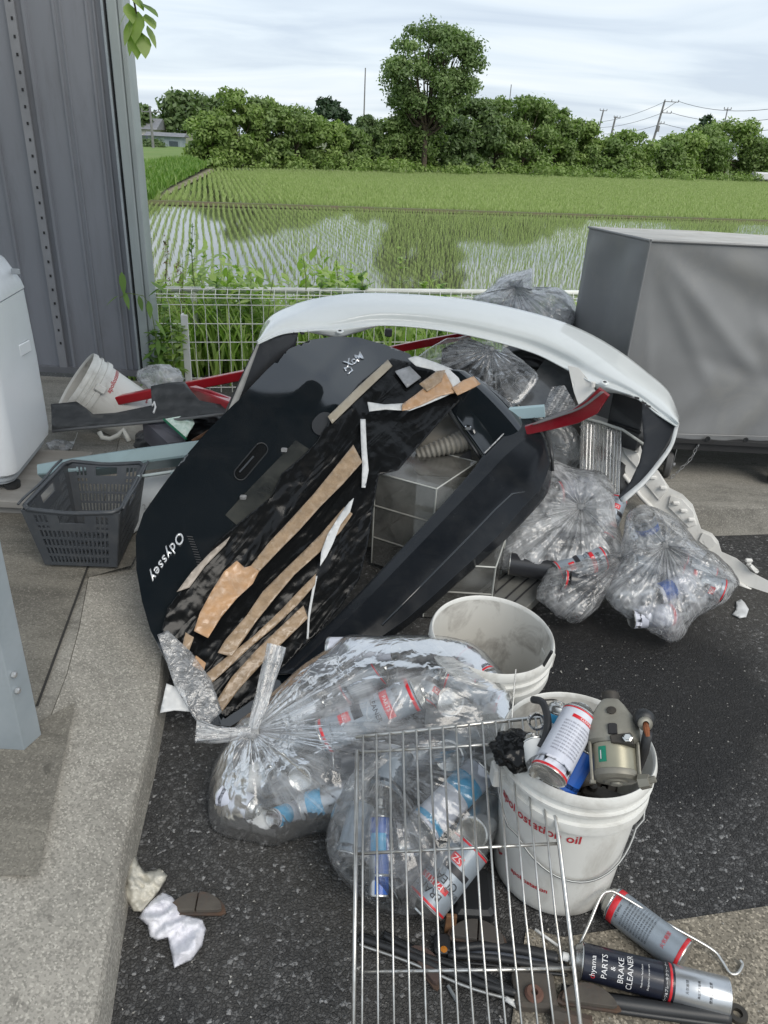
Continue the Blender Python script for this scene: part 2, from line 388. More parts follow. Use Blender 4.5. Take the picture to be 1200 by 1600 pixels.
def text_mesh(s, size, mat=None, extrude=0.0, shear=0.0, bold=0.0, align='CENTER', space=1.0):
    cu_ = bpy.data.curves.new('lettering', 'FONT'); cu_.body = s; cu_.size = size; cu_.extrude = extrude; cu_.shear = shear; cu_.offset = bold
    cu_.align_x = align; cu_.align_y = 'CENTER'; cu_.space_character = space; cu_.resolution_u = 3
    to = bpy.data.objects.new('lettering', cu_); COL.objects.link(to)
    bpy.context.view_layer.update()
    me = bpy.data.meshes.new_from_object(to.evaluated_get(bpy.context.evaluated_depsgraph_get()))
    bpy.data.objects.remove(to); bpy.data.curves.remove(cu_); return me
def mesh_np(me):
    a = np.zeros(len(me.vertices)*3); me.vertices.foreach_get('co', a); return a.reshape(-1, 3)
def set_np(me, a): me.vertices.foreach_set('co', np.asarray(a, float).ravel()); me.update()
def wrap(me, rfn, ang0, z0, rot=0.0, lift=.0006):
    """bend flat lettering round the z axis: x -> angle, y -> height; rot turns the text in its plane first"""
    a = mesh_np(me); c, s_ = math.cos(rot), math.sin(rot); x = a[:, 0]*c-a[:, 1]*s_; y = a[:, 0]*s_+a[:, 1]*c
    z = z0+y; r_ = rfn(z)+lift; th = ang0+x/rfn(np.full_like(z, z0)); set_np(me, np.stack([r_*np.cos(th), r_*np.sin(th), z], -1)); return me
# ================================================================== THE SETTING
ASPH = m_asphalt()
CONC = m_concrete('concrete_border', (.37, .35, .31), (.27, .26, .23), .42, 1.0, dark=(.17, .16, .14))
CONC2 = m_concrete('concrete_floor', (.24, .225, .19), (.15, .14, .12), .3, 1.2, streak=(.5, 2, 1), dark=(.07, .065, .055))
CONC3 = m_concrete('concrete_slab', (.32, .305, .27), (.21, .20, .175), .3, .9, streak=(.6, 2.4, 1), dark=(.09, .085, .075))
CONC4 = m_concrete('concrete_strip', (.28, .25, .20), (.19, .17, .135), .7, 1.3)
FZ = -1.6
# far ground to the horizon
gm = MB(); N = 40
gm.add([(0, 0, FZ-.15)]+[(900*math.cos(a), 900*math.sin(a), FZ-.15) for a in np.linspace(0, 2*math.pi, N, endpoint=False)], [(0, i+1, (i+1) % N+1) for i in range(N)])
MUD = M('field_ground', (.10, .14, .05), (.14, .13, .075), .35, .95, bs=.4, bd=.05, bscale=3)
struct('ground', gm, MUD)
# parking lot: asphalt sheet with a side
am = MB(); am.box(-3.0, 6, -3, 4.75, -.4, 0)
struct('asphalt', am, ASPH)
# left concrete floor with its kerb (the kerb edge runs away from the camera)
kx = [(-.02-.0, -1.5), (-.36, .30), (-.443, .725), (-.479, .907), (-.519, 1.128), (-.547, 1.354), (-.580, 1.565), (-.625, 1.76), (-.72, 2.1), (-.93, 2.9), (-1.10, 3.6), (-1.18, 4.15)]
kx[0] = (-.05, -1.5)
def kline(off):
    return [(x-off, y) for x, y in kx]
b_ = .012
rings = []
for (x, y) in kx:
    rings.append([(x-.245, y, .13), (x-b_*1.6, y, .0875), (x-b_*.5, y, .0875-b_*.35), (x, y, .0875-b_*1.5), (x+.008, y, .0), (x+.008, y, -.2), (x-.245, y, -.2)])
km = MB(); km.loft(rings)
struct('kerb', km, CONC)
fm = MB(); poly = [(x-.2475, y) for x, y in kx]
fm.prism(poly+[(-4, 4.15), (-4, -1.5)], -.15, .128)
struct('concrete_floor', fm, CONC3)
# sunken darker bay where the steel post stands
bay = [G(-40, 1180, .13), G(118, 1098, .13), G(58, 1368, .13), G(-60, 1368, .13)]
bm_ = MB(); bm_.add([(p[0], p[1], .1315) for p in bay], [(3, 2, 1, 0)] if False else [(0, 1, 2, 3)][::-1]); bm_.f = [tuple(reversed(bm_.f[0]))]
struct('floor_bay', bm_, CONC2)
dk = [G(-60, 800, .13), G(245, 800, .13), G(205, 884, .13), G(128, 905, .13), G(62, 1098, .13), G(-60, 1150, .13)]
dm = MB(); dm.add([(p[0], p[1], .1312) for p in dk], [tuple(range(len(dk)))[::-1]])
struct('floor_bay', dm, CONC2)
SEAM = M('joint', (.03, .028, .025), rough=.9)
sm_ = MB(); p0 = G(140, 880, .13); p1 = G(58, 1105, .13); dxy = p1-p0; nrm = np.array([-dxy[1], dxy[0], 0])/np.linalg.norm(dxy)*.0035
sm_.add([(*(p0+nrm)[:2], .1335), (*(p0-nrm)[:2], .1335), (*(p1-nrm)[:2], .1335), (*(p1+nrm)[:2], .1335)], [(0, 1, 2, 3)])
struct('floor_joint', sm_, SEAM)
# right concrete slab under the cart
a = G(1085, 794, .13); c_ = G(1200, 791, .13); dr = (c_-a)/(c_-a)[0]
xs = [(-.55, a[1]+dr[1]*(-.55-a[0]))]; xe = (6, a[1]+dr[1]*(6-a[0]))
rm = MB(); rings = []
for x, y in (xs[0], xe):
    rings.append([(x, 4.7, .13), (x, 4.7, -.2), (x, y-.012, -.2), (x, y-.012, .0), (x, y, .12), (x, y+.004, .127), (x, y+.02, .13)])
rm.loft([r_[::-1] for r_ in rings]); struct('concrete_slab', rm, CONC3)
# flush concrete strip in the lower right corner
s1 = G(880, 1466); s2 = G(1300, 1402)
cm = MB(); cm.add([(*G(822, 1452)[:2], .004), (*G(780, 1720)[:2], .004), (.3, .2, .004), (4, .2, .004), (4, s2[1]+.3, .004), (s2[0], s2[1], .004), (s1[0], s1[1], .004)], [(0, 1, 2, 3, 4, 5, 6)])
struct('concrete_strip', cm, CONC4)
# embankment down to the paddies
GRASS_G = M('bank_soil', (.07, .10, .03), (.11, .10, .05), 2.5, .95, bs=.5, bd=.03, bscale=12)
em = MB(); em.loft([[(x, 4.75, -.02), (x, 5.2, -.12), (x, 8.2, FZ-.02), (x, 8.2, FZ-.3), (x, 4.75, FZ-.3)] for x in (-14, 14)])
struct('embankment', em, GRASS_G)

# unseen canopy, inferred and added so the tailgate reflects something dark
CAN = M('canopy_sheet', (.10, .105, .11), (.08, .085, .09), 2, .6)
cn = MB(); cn.box(-3.6, 1.6, 1.1, 2.95, 2.78, 2.86); struct('unseen_canopy', cn, CAN)
# ---- paddies
RA = R(13.5); ra = np.array([-math.sin(RA), math.cos(RA)]); rb = np.array([math.cos(RA), math.sin(RA)])
def UV(u, v): return ra*u+rb*v
def m_water():
    m, t, b = nodes('paddy_water'); v = coords(t)
    b.inputs['Base Color'].default_value = (.075, .075, .05, 1); b.inputs['Roughness'].default_value = .04; b.inputs['IOR'].default_value = 1.9
    b.inputs['Specular IOR Level'].default_value = 1.0
    bump(t, b, noise(t, v, 2.5, 3), .02, .02); return m
WAT = m_water()
U1 = 36.7
wq = [UV(7.0, -34), UV(7.0, 30), UV(U1, 46), UV(U1, -22)]
wm_ = MB(); wm_.add([(*p, FZ) for p in wq], [(0, 1, 2, 3)]); struct('water', wm_, WAT)
bund_l = G(232, 320, FZ); bund_f = G(338, 266, FZ)
far_poly = [(bund_l[0], bund_l[1]), tuple(UV(U1+.45, 46)), (130, 150), (60, 121), (4.8, 85.5), (bund_f[0], bund_f[1])]
wf = MB(); wf.add([(*p, FZ+.02) for p in far_poly], [tuple(range(6))]); struct('water', wf, WAT)
EARTH = M('bund_earth', (.12, .10, .06), (.10, .13, .045), 1.5, .95, bs=.5, bd=.03, bscale=8)
def ridge(name, pts, w, h, mat):
    rings = []
    for i, p in enumerate(pts):
        q = np.array(pts[min(i+1, len(pts)-1)])-np.array(pts[max(i-1, 0)]); n = np.array([-q[1], q[0]])/np.linalg.norm(q)
        rings.append([(*(np.array(p)-n*w/2), FZ-.1), (*(np.array(p)-n*w*.3), FZ+h), (*(np.array(p)+n*w*.3), FZ+h), (*(np.array(p)+n*w/2), FZ-.1)])
    m = MB(); m.loft(rings); return struct(name, m, mat)
ridge('path', [tuple(UV(U1+.22, v)) for v in np.linspace(-24, 46, 15)], .55, .12, EARTH)
CB = M('bund_concrete', (.30, .27, .20), (.16, .15, .09), 1.2, .9, bs=.4, bd=.02, bscale=9)
ridge('path', [tuple(bund_l[:2]+(bund_f-bund_l)[:2]*t_+np.array([-1.1, 0])) for t_ in np.linspace(-.08, 1.02, 8)], 2.2, .10, CB)
# grass verge and road on the left, far side
vg = [G(120, 322, FZ), G(238, 317, FZ), G(262, 300, FZ), G(325, 268, FZ), G(345, 260, FZ), G(300, 232, FZ), G(150, 234, FZ)]
VERGE = M('verge_grass', (.11, .19, .035), (.16, .22, .06), .6, .95, bs=.6, bd=.08, bscale=5)
V_, F_ = cdt([tuple(p[:2]) for p in vg], 2.5)
hz = .12+.55*np.clip(-(V_[:, 0]+11)/8, 0, 1)
vm = MB(); vm.add(np.column_stack([V_, FZ+hz]), F_); struct('grass_verge', vm, VERGE, smooth=True)
def onv(px, py, z): return G(px, py, FZ+z)
ROADM = M('pale_road', (.42, .40, .36), (.34, .32, .28), .8, .9)
rd = MB(); L = [onv(195, 268, .72), onv(230, 262, .72), onv(262, 254, .72), onv(290, 246, .72), onv(296, 243, .72)]
L2 = [onv(195, 260.5, .72), onv(230, 256, .72), onv(262, 250, .72), onv(287, 243.5, .72), onv(294, 242, .72)]
rd.loft([[tuple(p) for p in L], [tuple(p) for p in L2]], caps=False, closed=False); struct('road', rd, ROADM)

RICE = m_leaf('rice_leaf', (.27, .345, .125), (.34, .415, .165), (.43, .49, .23), trans=.45)
def in_view(P, m=.06):
    d = P-CP; z = d @ cf; x = d @ cr/z*FPX+600; y = 800-d @ cu/z*FPX
    return (z > .1) & (x > -1200*m+130) & (x < 1200*(1+m)) & (y > -100) & (y < 700)
def rice(u0_, u1_, v0, v1, du, dv, nb, h, wdt, poly=None, name='rice_seedlings', wav=.0):
    uu, vv = np.meshgrid(np.arange(u0_, u1_, du), np.arange(v0, v1, dv)); uu = uu.ravel(); vv = vv.ravel()
    uu = uu+RNG.normal(0, du*.10, uu.shape); vv = vv+.04*np.sin(uu*.35+vv*.1)+wav*np.sin(uu*.16)+RNG.normal(0, .018, uu.shape)
    XY = uu[:, None]*ra+vv[:, None]*rb; P = np.column_stack([XY, np.full(len(XY), FZ)])
    ok = in_view(P) & (RNG.random(len(P)) > .03)
    if poly is not None: ok &= inside(poly, XY)
    P = P[ok]; n = len(P); P = np.repeat(P, nb, 0); n2 = len(P)
    th = RNG.uniform(0, 2*math.pi, n2); hh = h*RNG.uniform(.65, 1.15, n2); ln = hh*RNG.uniform(.15, .5, n2)
    o = np.column_stack([np.cos(th), np.sin(th), np.zeros(n2)]); side = np.column_stack([-np.sin(th), np.cos(th), np.zeros(n2)])
    # face the blade broadly sideways to the viewer so the thin leaf still shows
    side = np.where(RNG.random((n2, 1)) < .75, np.array([[1., 0, 0]]), side)
    b0 = P+o*.015; mid = P+o*(ln*.45)[:, None]+np.array([0, 0, 1])*(hh*.65)[:, None]; tip = P+o*ln[:, None]+np.array([0, 0, 1])*hh[:, None]
    w = (wdt*RNG.uniform(.7, 1.3, n2))[:, None]
    V = np.stack([b0-side*w*.7, b0+side*w*.7, mid+side*w, mid-side*w, tip], 1).reshape(-1, 3)
    i = np.arange(n2)*5
    Fq = np.concatenate([np.stack([i, i+1, i+2], -1), np.stack([i, i+2, i+3], -1), np.stack([i+3, i+2, i+4], -1)])
    me = fast_mesh(name, V, Fq, tint=np.repeat(RNG.uniform(0, 1, n2), 5))
    return props(obj(name, me, RICE), 'green rice seedlings planted in rows standing in the %s paddy' % ('near flooded' if poly is None else 'farther dense green'), 'rice', kind='stuff')
rice(8.2, U1-.3, -20, 34, .20, .215, 4, .135, .0042)
rice(U1+.6, 150, -26, 90, .24, .30, 4, .27, .016, poly=far_poly, wav=.08)

# ---- trees
BARK = M('bark', (.10, .075, .05), (.05, .04, .03), 3, .9, bs=.6, bd=.03, bscale=12)
LEAVES = [m_leaf('leaf_mid', (.12, .18, .05), (.18, .26, .08), (.26, .34, .12)),
          m_leaf('leaf_light', (.15, .22, .055), (.22, .31, .085), (.31, .39, .13)),
          m_leaf('leaf_dark', (.085, .135, .05), (.125, .185, .07), (.18, .25, .095)),
          m_leaf('leaf_big', (.12, .18, .06), (.17, .25, .09), (.24, .32, .12)),
          m_leaf('leaf_far', (.035, .07, .035), (.05, .09, .045), (.07, .12, .055))]
def leaf_cloud(cs, rs, n, size, flat=.75, fill=.35, g=RNG, up=.35, low=None):
    """leaf faces spread over clump shells: cs (k,3) centres, rs radii"""
    k = len(cs); p = rs**2/np.sum(rs**2); idx = g.choice(k, n, p=p); d = g.normal(size=(n, 3)); d[:, 2] = d[:, 2]*.85+.25; d /= np.linalg.norm(d, axis=1)[:, None]
    rad = rs[idx]*np.where(g.random(n) < fill, g.uniform(.3, 1, n), g.normal(1, .20, n))
    C = cs[idx]+d*rad[:, None]*np.array([1, 1, flat])
    nn = d*.75+g.normal(size=(n, 3))*.55+np.array([0, 0, up]); nn /= np.linalg.norm(nn, axis=1)[:, None]
    a = np.cross(nn, g.normal(size=(n, 3))); a /= np.linalg.norm(a, axis=1)[:, None]; b = np.cross(nn, a)
    s = (size*g.uniform(.6, 1.35, n))[:, None]
    V = np.stack([C-a*s, C-b*s*.5+a*s*.1, C+a*s+nn*s*.15, C+b*s*.5-a*s*.1], 1).reshape(-1, 3)
    i = np.arange(n)*4; Fq = np.stack([i, i+1, i+2, i+3], -1)
    tint = np.clip(g.normal(.45, .16, k)[idx]+g.normal(0, .16, n), 0, 1)
    return V, Fq, np.repeat(tint, 4)
def tree(px, base, top, wpx, kind, label, D=None, n=3500, size=.30, open_=False, seed=0, name='tree', low=True, group='trees of the woodland edge behind the paddies', lean=0):
    g = np.random.default_rng(seed); B = G(px, base, FZ) if D is None else YV(px, base, D)
    Y = B[1]; T = YV(px, top, Y); H = T[2]-FZ; Wd = abs(YV(px+wpx/2, top, Y)[0]-YV(px-wpx/2, top, Y)[0])
    # the vertical through the base drifts sideways in the tilted picture, so place the trunk under the crown
    X = T[0]; B = np.array([X, Y, FZ]); t = thing(name, label, 'tree', B, group)
    tm = MB(); hc = H*(.42 if open_ else .35); r0_ = max(.12, H*.022)
    tm.tube([B, B+[g.normal(0, .1), 0, hc*.5], B+[g.normal(0, .2), 0, hc]], [r0_, r0_*.8, r0_*.65], 7)
    k = int(80 if open_ else 40); cs = []; rs = []
    for j in range(k):
        if open_:
            z = g.uniform(.36, .93); q = (z-.30)/.68; wr = math.sin(math.pi*min(.97, max(0.10, q)))**.45
        else:
            z = g.uniform(.08 if low else .35, .90); wr = (1-max(0, (z-.45)/.62)**2)**.5 if z > .45 else 1
        th = g.uniform(0, 6.28); rr_ = g.uniform(.35, 1)**.5*wr*Wd*.5*.78
        cs.append(B+[rr_*math.cos(th)*(1.15 if open_ else 1), rr_*math.sin(th)*.8, z*H]); rs.append(g.uniform(.08, .17)*Wd*(.75 if open_ else 1))
    cs.append(B+[g.normal(0, .05)*Wd, 0, H*.9]); rs.append(.13*Wd)
    cs = np.array(cs); rs = np.minimum(np.array(rs), H*.22); cs[:, 2] = np.minimum(cs[:, 2], FZ+H-rs*.7)
    for j in range(0, len(cs), 2 if not open_ else 1):
        s0 = B+[0, 0, hc*g.uniform(.55, 1)]; mid = (s0+cs[j])/2+[0, 0, -.05*H]
        tm.tube([s0, mid, cs[j]], [r0_*.4, r0_*.25, r0_*.08], 5)
    obj('trunk', tm, BARK, t)
    V, Fq, tn = leaf_cloud(cs, rs, n, size, g=g, fill=.6 if open_ else .4)
    V[:, 2] = np.maximum(V[:, 2], FZ+.05)
    obj('crown', fast_mesh('crown', V, Fq, tint=tn), LEAVES[kind], t); return t
tree(678, 269, 22, 172, 3, 'tall round tree with open crown rising far above all the others', n=24000, size=.185, open_=True, seed=5, D=84)
TL = [(330, 262, 176, 90, 1), (372, 263, 138, 95, 1), (418, 264, 152, 90, 0), (462, 265, 166, 95, 0), (505, 266, 186, 90, 1), (548, 267, 200, 80, 0), (577, 267, 176, 48, 2),
      (615, 268, 186, 90, 0), (650, 269, 172, 100, 0), (700, 270, 182, 100, 2), (742, 271, 152, 95, 2), (783, 272, 152, 95, 0), (828, 273, 148, 110, 0), (872, 274, 158, 90, 0), (905, 275, 186, 80, 1),
      (945, 277, 214, 90, 0), (988, 278, 204, 90, 1), (1032, 279, 220, 90, 0), (1072, 280, 206, 90, 1), (1112, 281, 196, 90, 0), (1152, 282, 186, 95, 1), (1192, 284, 214, 80, 0)]
TD = ['vine-covered light green tree at the left end of the woodland edge', 'tall light green tree second from the left end of the woodland edge', 'mid green bushy tree right of the tallest left-end tree', 'rounded mid green tree above the rounded vine hummocks',
      'low light green tree in the dip left of the narrow dark tree', 'lowest bushy tree in the dip left of the tall round tree', 'narrow dark conical tree left of the tall round tree', 'bushy tree just left of the tall round tree',
      'bushy tree in front of the tall round tree on its left side', 'dark bushy tree in front of the tall round tree on its right side', 'dark tree directly right of the tall round tree', 'mid green tree between the dark tree and the brownish one',
      'broad domed tree with brownish vines in the middle of the woodland', 'domed tree on the right slope of the central group', 'light green tree where the central group falls away to the right', 'low tree left of the leaning utility poles',
      'low light green tree beneath the two thin far poles', 'low dark green tree at the foot of the leaning utility pole', 'light green tree just right of the leaning utility pole', 'mid green tree under the power lines on the right', 'tallest light green tree on the far right of the woodland', 'tree cut off by the right edge of the picture']
for i, (px, bs_, tp, w_, kd) in enumerate(TL):
    tree(px, bs_, tp, w_*1.05, kd, TD[i], n=8500, size=.20 if px < 700 else .24, seed=20+i)
tree(282, 214, 143, 100, 2, 'dark broad tree far behind the road at the left', D=125, n=3200, size=.45, seed=61, low=False, group=None)
tree(325, 214, 150, 70, 2, 'dark tree just right of the broad dark tree by the far road', D=128, n=2200, size=.45, seed=62, low=False, group=None)
tree(212, 214, 158, 56, 2, 'dark tree at the left beside the far house and post', D=120, n=2200, size=.4, seed=63, low=False, group=None)
tree(513, 230, 148, 46, 4, 'bluish green conical tree showing behind the woodland edge', D=140, n=1500, size=.5, seed=64, low=False, group=None)
tree(538, 230, 166, 30, 4, 'small bluish green tree right of the conical one behind the woodland', D=140, n=900, size=.45, seed=65, low=False, group=None)
tree(1110, 230, 172, 34, 4, 'thin far tree poking out above the right woodland', D=135, n=700, size=.4, seed=66, low=False, group=None)
# low scrub foot of the wood and hedge by the far house
def scrub(pts, r, n, size, mat, name, label, cat, seed, stuff=True):
    g = np.random.default_rng(seed); cs = np.array(pts, float); V, Fq, tn = leaf_cloud(cs, np.full(len(cs), r)*g.uniform(.45, 1.35, len(cs)), n, size, g=g)
    V[:, 2] = np.maximum(V[:, 2], FZ+.02); o = obj(name, fast_mesh(name, V, Fq, tint=tn), mat); return props(o, label, cat, kind='stuff' if stuff else None)
pts = [G(px, 263+(px-330)*22/870+RNG.uniform(-1.5, 2), FZ)+[0, RNG.uniform(-1.5, 1), RNG.uniform(-.2, .7)] for px in np.sort(RNG.uniform(325, 1215, 150))]
scrub(pts, .95, 19000, .18, LEAVES[1], 'undergrowth', 'low undergrowth along the foot of the woodland', 'undergrowth', 3)
hd = thing('hedge', 'dark clipped hedge beside the far road in front of the house', 'hedge', YV(232, 235, 105)*[1, 1, 0]+[0, 0, FZ])
g_ = np.random.default_rng(4); cs = np.array([YV(px, 226, 105)-[0, 0, .2] for px in np.linspace(212, 246, 8)]); V, Fq, tn = leaf_cloud(cs, np.full(8, 1.0), 2600, .22, g=g_)
obj('foliage', fast_mesh('foliage', V, Fq, tint=tn), LEAVES[2], hd)
# grassy fringe on the verge
def tufts(name, label, P, nb, h, w, mat, seed=0, cat='grass'):
    g = np.random.default_rng(seed); P = np.repeat(P, nb, 0); n2 = len(P); P = P+g.normal(0, h*.2, P.shape)*[1, 1, 0]
    th = g.uniform(0, 6.28, n2); hh = h*g.uniform(.5, 1.2, n2); o = np.column_stack([np.cos(th), np.sin(th), np.zeros(n2)]); s = np.column_stack([-np.sin(th), np.cos(th), np.zeros(n2)])*w
    tip = P+o*(hh*.5)[:, None]+np.array([0, 0, 1])*hh[:, None]; mid = P+o*(hh*.15)[:, None]+np.array([0, 0, .6])*hh[:, None]
    V = np.stack([P-s, P+s, mid+s, mid-s, tip], 1).reshape(-1, 3); i = np.arange(n2)*5
    Fq = np.concatenate([np.stack([i, i+1, i+2], -1), np.stack([i, i+2, i+3], -1), np.stack([i+3, i+2, i+4], -1)])
    return props(obj(name, fast_mesh(name, V, Fq, tint=np.repeat(g.uniform(0, 1, n2), 5)), mat), label, cat, kind='stuff')
GR = m_leaf('grass_blade', (.10, .19, .03), (.15, .27, .05), (.24, .33, .09), trans=.4)
g_ = np.random.default_rng(9); U_ = g_.uniform(0, 1, (5200, 2)); pv = np.column_stack([g_.uniform(-30, -9, 9000), g_.uniform(33, 75, 9000)])
pv = pv[inside([tuple(p[:2]) for p in [G(120, 322, FZ), G(236, 317, FZ), G(255, 303, FZ), G(322, 270, FZ), G(296, 262, FZ), G(150, 285, FZ)]], pv)]
pv = np.column_stack([pv, FZ+.10+.55*np.clip(-(pv[:, 0]+11)/8, 0, 1)]); tufts('verge_grass', 'tall grass on the verge left of the paddies', pv, 8, .5, .03, GR, 2)

# ---- poles, mast and wires
STEELP = M('pole_grey', (.22, .22, .22), (.15, .15, .15), 2, .7)
def upole(px, top, D, r, label, arms=(), name='utility_pole', lean=0.0, cat='utility pole', group=None):
    T = YV(px, top, D); b = np.array([T[0]+lean, T[1], FZ]); t = thing(name, label, cat, b, group); m = MB(); m.tube([b, T], [r*1.25, r*.8], 8); obj('shaft', m, STEELP, t)
    for dz, x0, x1 in arms:
        m = MB(); q = T-[0, 0, dz]; m.tube([q+[x0, 0, 0], q+[x1, 0, 0]], .07, 6)
        for xx in np.linspace(x0, x1, 3): m.tube([q+[xx, 0, 0], q+[xx, 0, .35]], .07, 6)
        obj('crossarm', m, STEELP, t)
    return T, t
T1, t1 = upole(1039, 157, 150, .20, 'leaning concrete utility pole with crossarms above the right woodland', [(.15, 0, 2.4), (1.9, 0, 1.5), (3.6, -.5, .6)], lean=-1.3)
m = MB(); q = T1-[.35, 0, 4.4]; m.lathe([(.0, -.5), (.35, -.5), (.35, .45), (.0, .5)], 10, tuple(q)); obj('transformer', m, STEELP, t1)
m = MB(); m.tube([T1-[-2.0, 0, .15], T1-[0, 0, 1.6]], .05, 5); obj('brace', m, STEELP, t1)
upole(962, 182, 170, .22, 'short far utility pole left of the leaning pole', [(.2, -.3, .9)], lean=-.8)
upole(943, 172, 175, .18, 'thin far pole with two antennas above the woodland', [(.1, -.7, .7)], lean=-1.0)
upole(571, 106, 200, .16, 'tall thin radio mast behind the woodland', name='radio_mast', cat='mast')
upole(799, 132, 170, .10, 'thin antenna mast above the middle of the woodland', name='antenna_mast', cat='mast')
upole(1137, 170, 150, .12, 'thin far pole poking through the tree on the right', [(.1, -.6, .6)])
upole(234, 166, 100, .15, 'pale utility pole beside the far house at the left', [(.6, -1, 1)])
WIRE = M('wire', (.06, .06, .07), rough=.6)
def wire(a, b, sag, label, n=14):
    m = MB(); m.tube([np.array(a)*(1-s)+np.array(b)*s-[0, 0, sag*4*s*(1-s)] for s in np.linspace(0, 1, n)], .035, 4)
    props(obj('power_line', m, WIRE), label, 'power line', 'power lines strung from the leaning pole')
for k, (dz, x, pa, lab) in enumerate([(0, 2.3, (1290, 152), 'topmost power line running right from the leaning pole'), (1.8, 1.4, (1290, 168), 'second power line running right from the leaning pole'), (3.6, .5, (1290, 185), 'third power line running right from the leaning pole'), (5.6, .2, (1290, 205), 'lowest power line running right from the leaning pole')]):
    wire(T1-[-x, 0, dz], YV(*pa, 120), 1.6, lab)
for k, (dz, pa, lab) in enumerate([(0.2, (905, 190), 'topmost power line dropping left from the leaning pole'), (1.9, (905, 196), 'middle power line dropping left from the leaning pole'), (3.7, (905, 203), 'lowest power line dropping left from the leaning pole')]):
    wire(T1-[0, 0, dz], YV(*pa, 210), 1.2, lab)
# ---- far buildings
HW = M('house_wall', (.55, .53, .50), rough=.8); HR = M('roof_tile', (.16, .17, .19), (.22, .22, .23), 2, .7); HB = M('shed_sheet', (.22, .27, .31), (.30, .34, .36), 1, .6, stretch=(4, 1, 1))
def house(c, w, d, h, rh, label, name='house'):
    c = np.array(c); t = thing(name, label, 'house' if name == 'house' else 'shed', (c[0], c[1], FZ)); z0 = FZ
    m = MB(); m.box(c[0]-w/2, c[0]+w/2, c[1], c[1]+d, z0, z0+h); obj('wall', m, HW if name == 'house' else HB, t)
    m = MB(); y0, y1 = c[1]-.4, c[1]+d+.4; x0, x1 = c[0]-w/2-.4, c[0]+w/2+.4; z = z0+h
    m.add([(x0, y0, z), (x1, y0, z), (x1, y1, z), (x0, y1, z), (x0, (y0+y1)/2, z+rh), (x1, (y0+y1)/2, z+rh)], [(0, 1, 5, 4), (2, 3, 4, 5), (1, 2, 5), (3, 0, 4), (3, 2, 1, 0)]); obj('roof', m, HR, t, solid=.1)
    for k in range(2):
        m = MB(); xx = c[0]-w/4+k*w/2; m.box(xx-.6, xx+.6, c[1]-.06, c[1]-.004, z0+h*.35, z0+h*.7); obj('window', m, M('far_glass', (.08, .10, .12), rough=.15), t)
    return t
house(YV(216, 226, 118), 5, 6, 2.6, 1.4, 'pale far house with grey roof partly hidden by the dark tree at the left')
house(YV(258, 222, 112), 4.6, 2, 1.9, .4, 'long low grey-blue shed beside the far road', 'shed')
pk = thing('parked_van', 'tiny white van by the trees at the right edge', 'van', YV(1198, 276, 112)*[1, 1, 0]+[0, 0, FZ]); c = YV(1198, 276, 112)
m = MB(); m.box(c[0]-1.6, c[0]+2, c[1], c[1]+1.6, FZ+.35, FZ+1.3, .15); obj('body', m, M('van_white', (.7, .7, .7), rough=.3), pk)
m = MB(); [m.lathe([(.0, -.1), (.3, -.1), (.3, .1), (0, .1)], 12) for _ in range(1)]; 
for xx in (-.9, 1.2):
    m = MB(); m.lathe([(.0, -.1), (.32, -.1), (.32, .1), (0, .1)], 14); m.xform(Matrix.Translation((c[0]+xx, c[1]-.02, FZ+.32)) @ Matrix.Rotation(R(90), 4, 'X')); obj('wheel', m, M('tyre_far', (.02, .02, .02)), pk)
# ================================================================== GARAGE SIDE, FENCE, CART
def at_px(px, py, Y): return YV(px, py, Y)
# ---- shed wall (faces the camera at Y=4.25)
WY = 4.25
WALLM = M('shed_wall_paint', (.215, .225, .255), (.185, .195, .22), 1.2, .5, bs=.1, bd=.002, bscale=30, dirt=.35, dirtcol=(.12, .12, .13), dscale=3.2, stretch=(3, 1, .6), rvar=.1)
GALV = M('galvanised', (.42, .46, .48), (.34, .38, .41), 7, .42, .55, dirt=.3, dirtcol=(.25, .26, .26), dscale=14, rvar=.1)
DARKGAP = M('dark_gap', (.02, .02, .022), rough=.8)
BLK = M('black_plastic', (.018, .019, .021), (.028, .029, .031), 9, .45, bs=.1, bd=.001, bscale=200)
wall = thing('shed_wall', 'grey sheet metal shed wall with upright seams and a pale edge post', 'wall', (-2.0, WY, .13))
def XW(px, py): return YV(px, py, WY)[0]
xl, xr = -3.6, XW(160, 0)
prof = []
# folded sheet: flat with raised ribs, x -> depth offset
ribs = [(-3.1, .012, .01), (-2.62, .02, .03), (XW(-20, 0)-.06, .012, .012), (XW(36, 0), .014, .016), (XW(82, 0), .010, .010), (XW(88, 0)+.012, .006, .006), (XW(134, 0), .010, .010), (XW(146, 0), .008, .012)]
xs_ = [xl]
for x, w, h in sorted(ribs): prof += [(x-w, 0), (x-w*.5, h), (x+w*.5, h), (x+w, 0)]
prof = [(xl, 0)]+prof+[(xr, 0)]
m = MB(); rings = [[(x, WY-o, z) for x, o in prof] for z in (.16, 2.6)]; m.loft(rings, caps=False, closed=False); obj('wall_sheet', m, WALLM, wall, solid=.004, solid_off=-1)
m = MB(); x0 = XW(10, 0); m.box(x0, x0+.045, WY-.028, WY-.016, .16, 2.6); o_ = obj('perforated_strip', m, M('strip_paint', (.25, .255, .275), rough=.5), wall)
m = MB()
for z in np.arange(.3, 2.6, .075): m.box(x0+.022, x0+.032, WY-.0305, WY-.0285, z, z+.014)
obj('slot_holes', m, DARKGAP, wall)
m = MB(); m.box(xl, xr, WY-.03, WY+.03, .131, .165); obj('base_rail', m, M('rail_paint', (.16, .165, .18), rough=.5), wall)
xa, xb = xr, XW(194, 0)
m = MB(); m.box(xa, xa+.012, WY-.035, WY+.05, .131, 2.6); obj('light_flange', m, GALV, wall)
m = MB(); m.box(xa+.013, xa+.027, WY-.01, WY+.05, .131, 2.6); obj('gap', m, DARKGAP, wall)
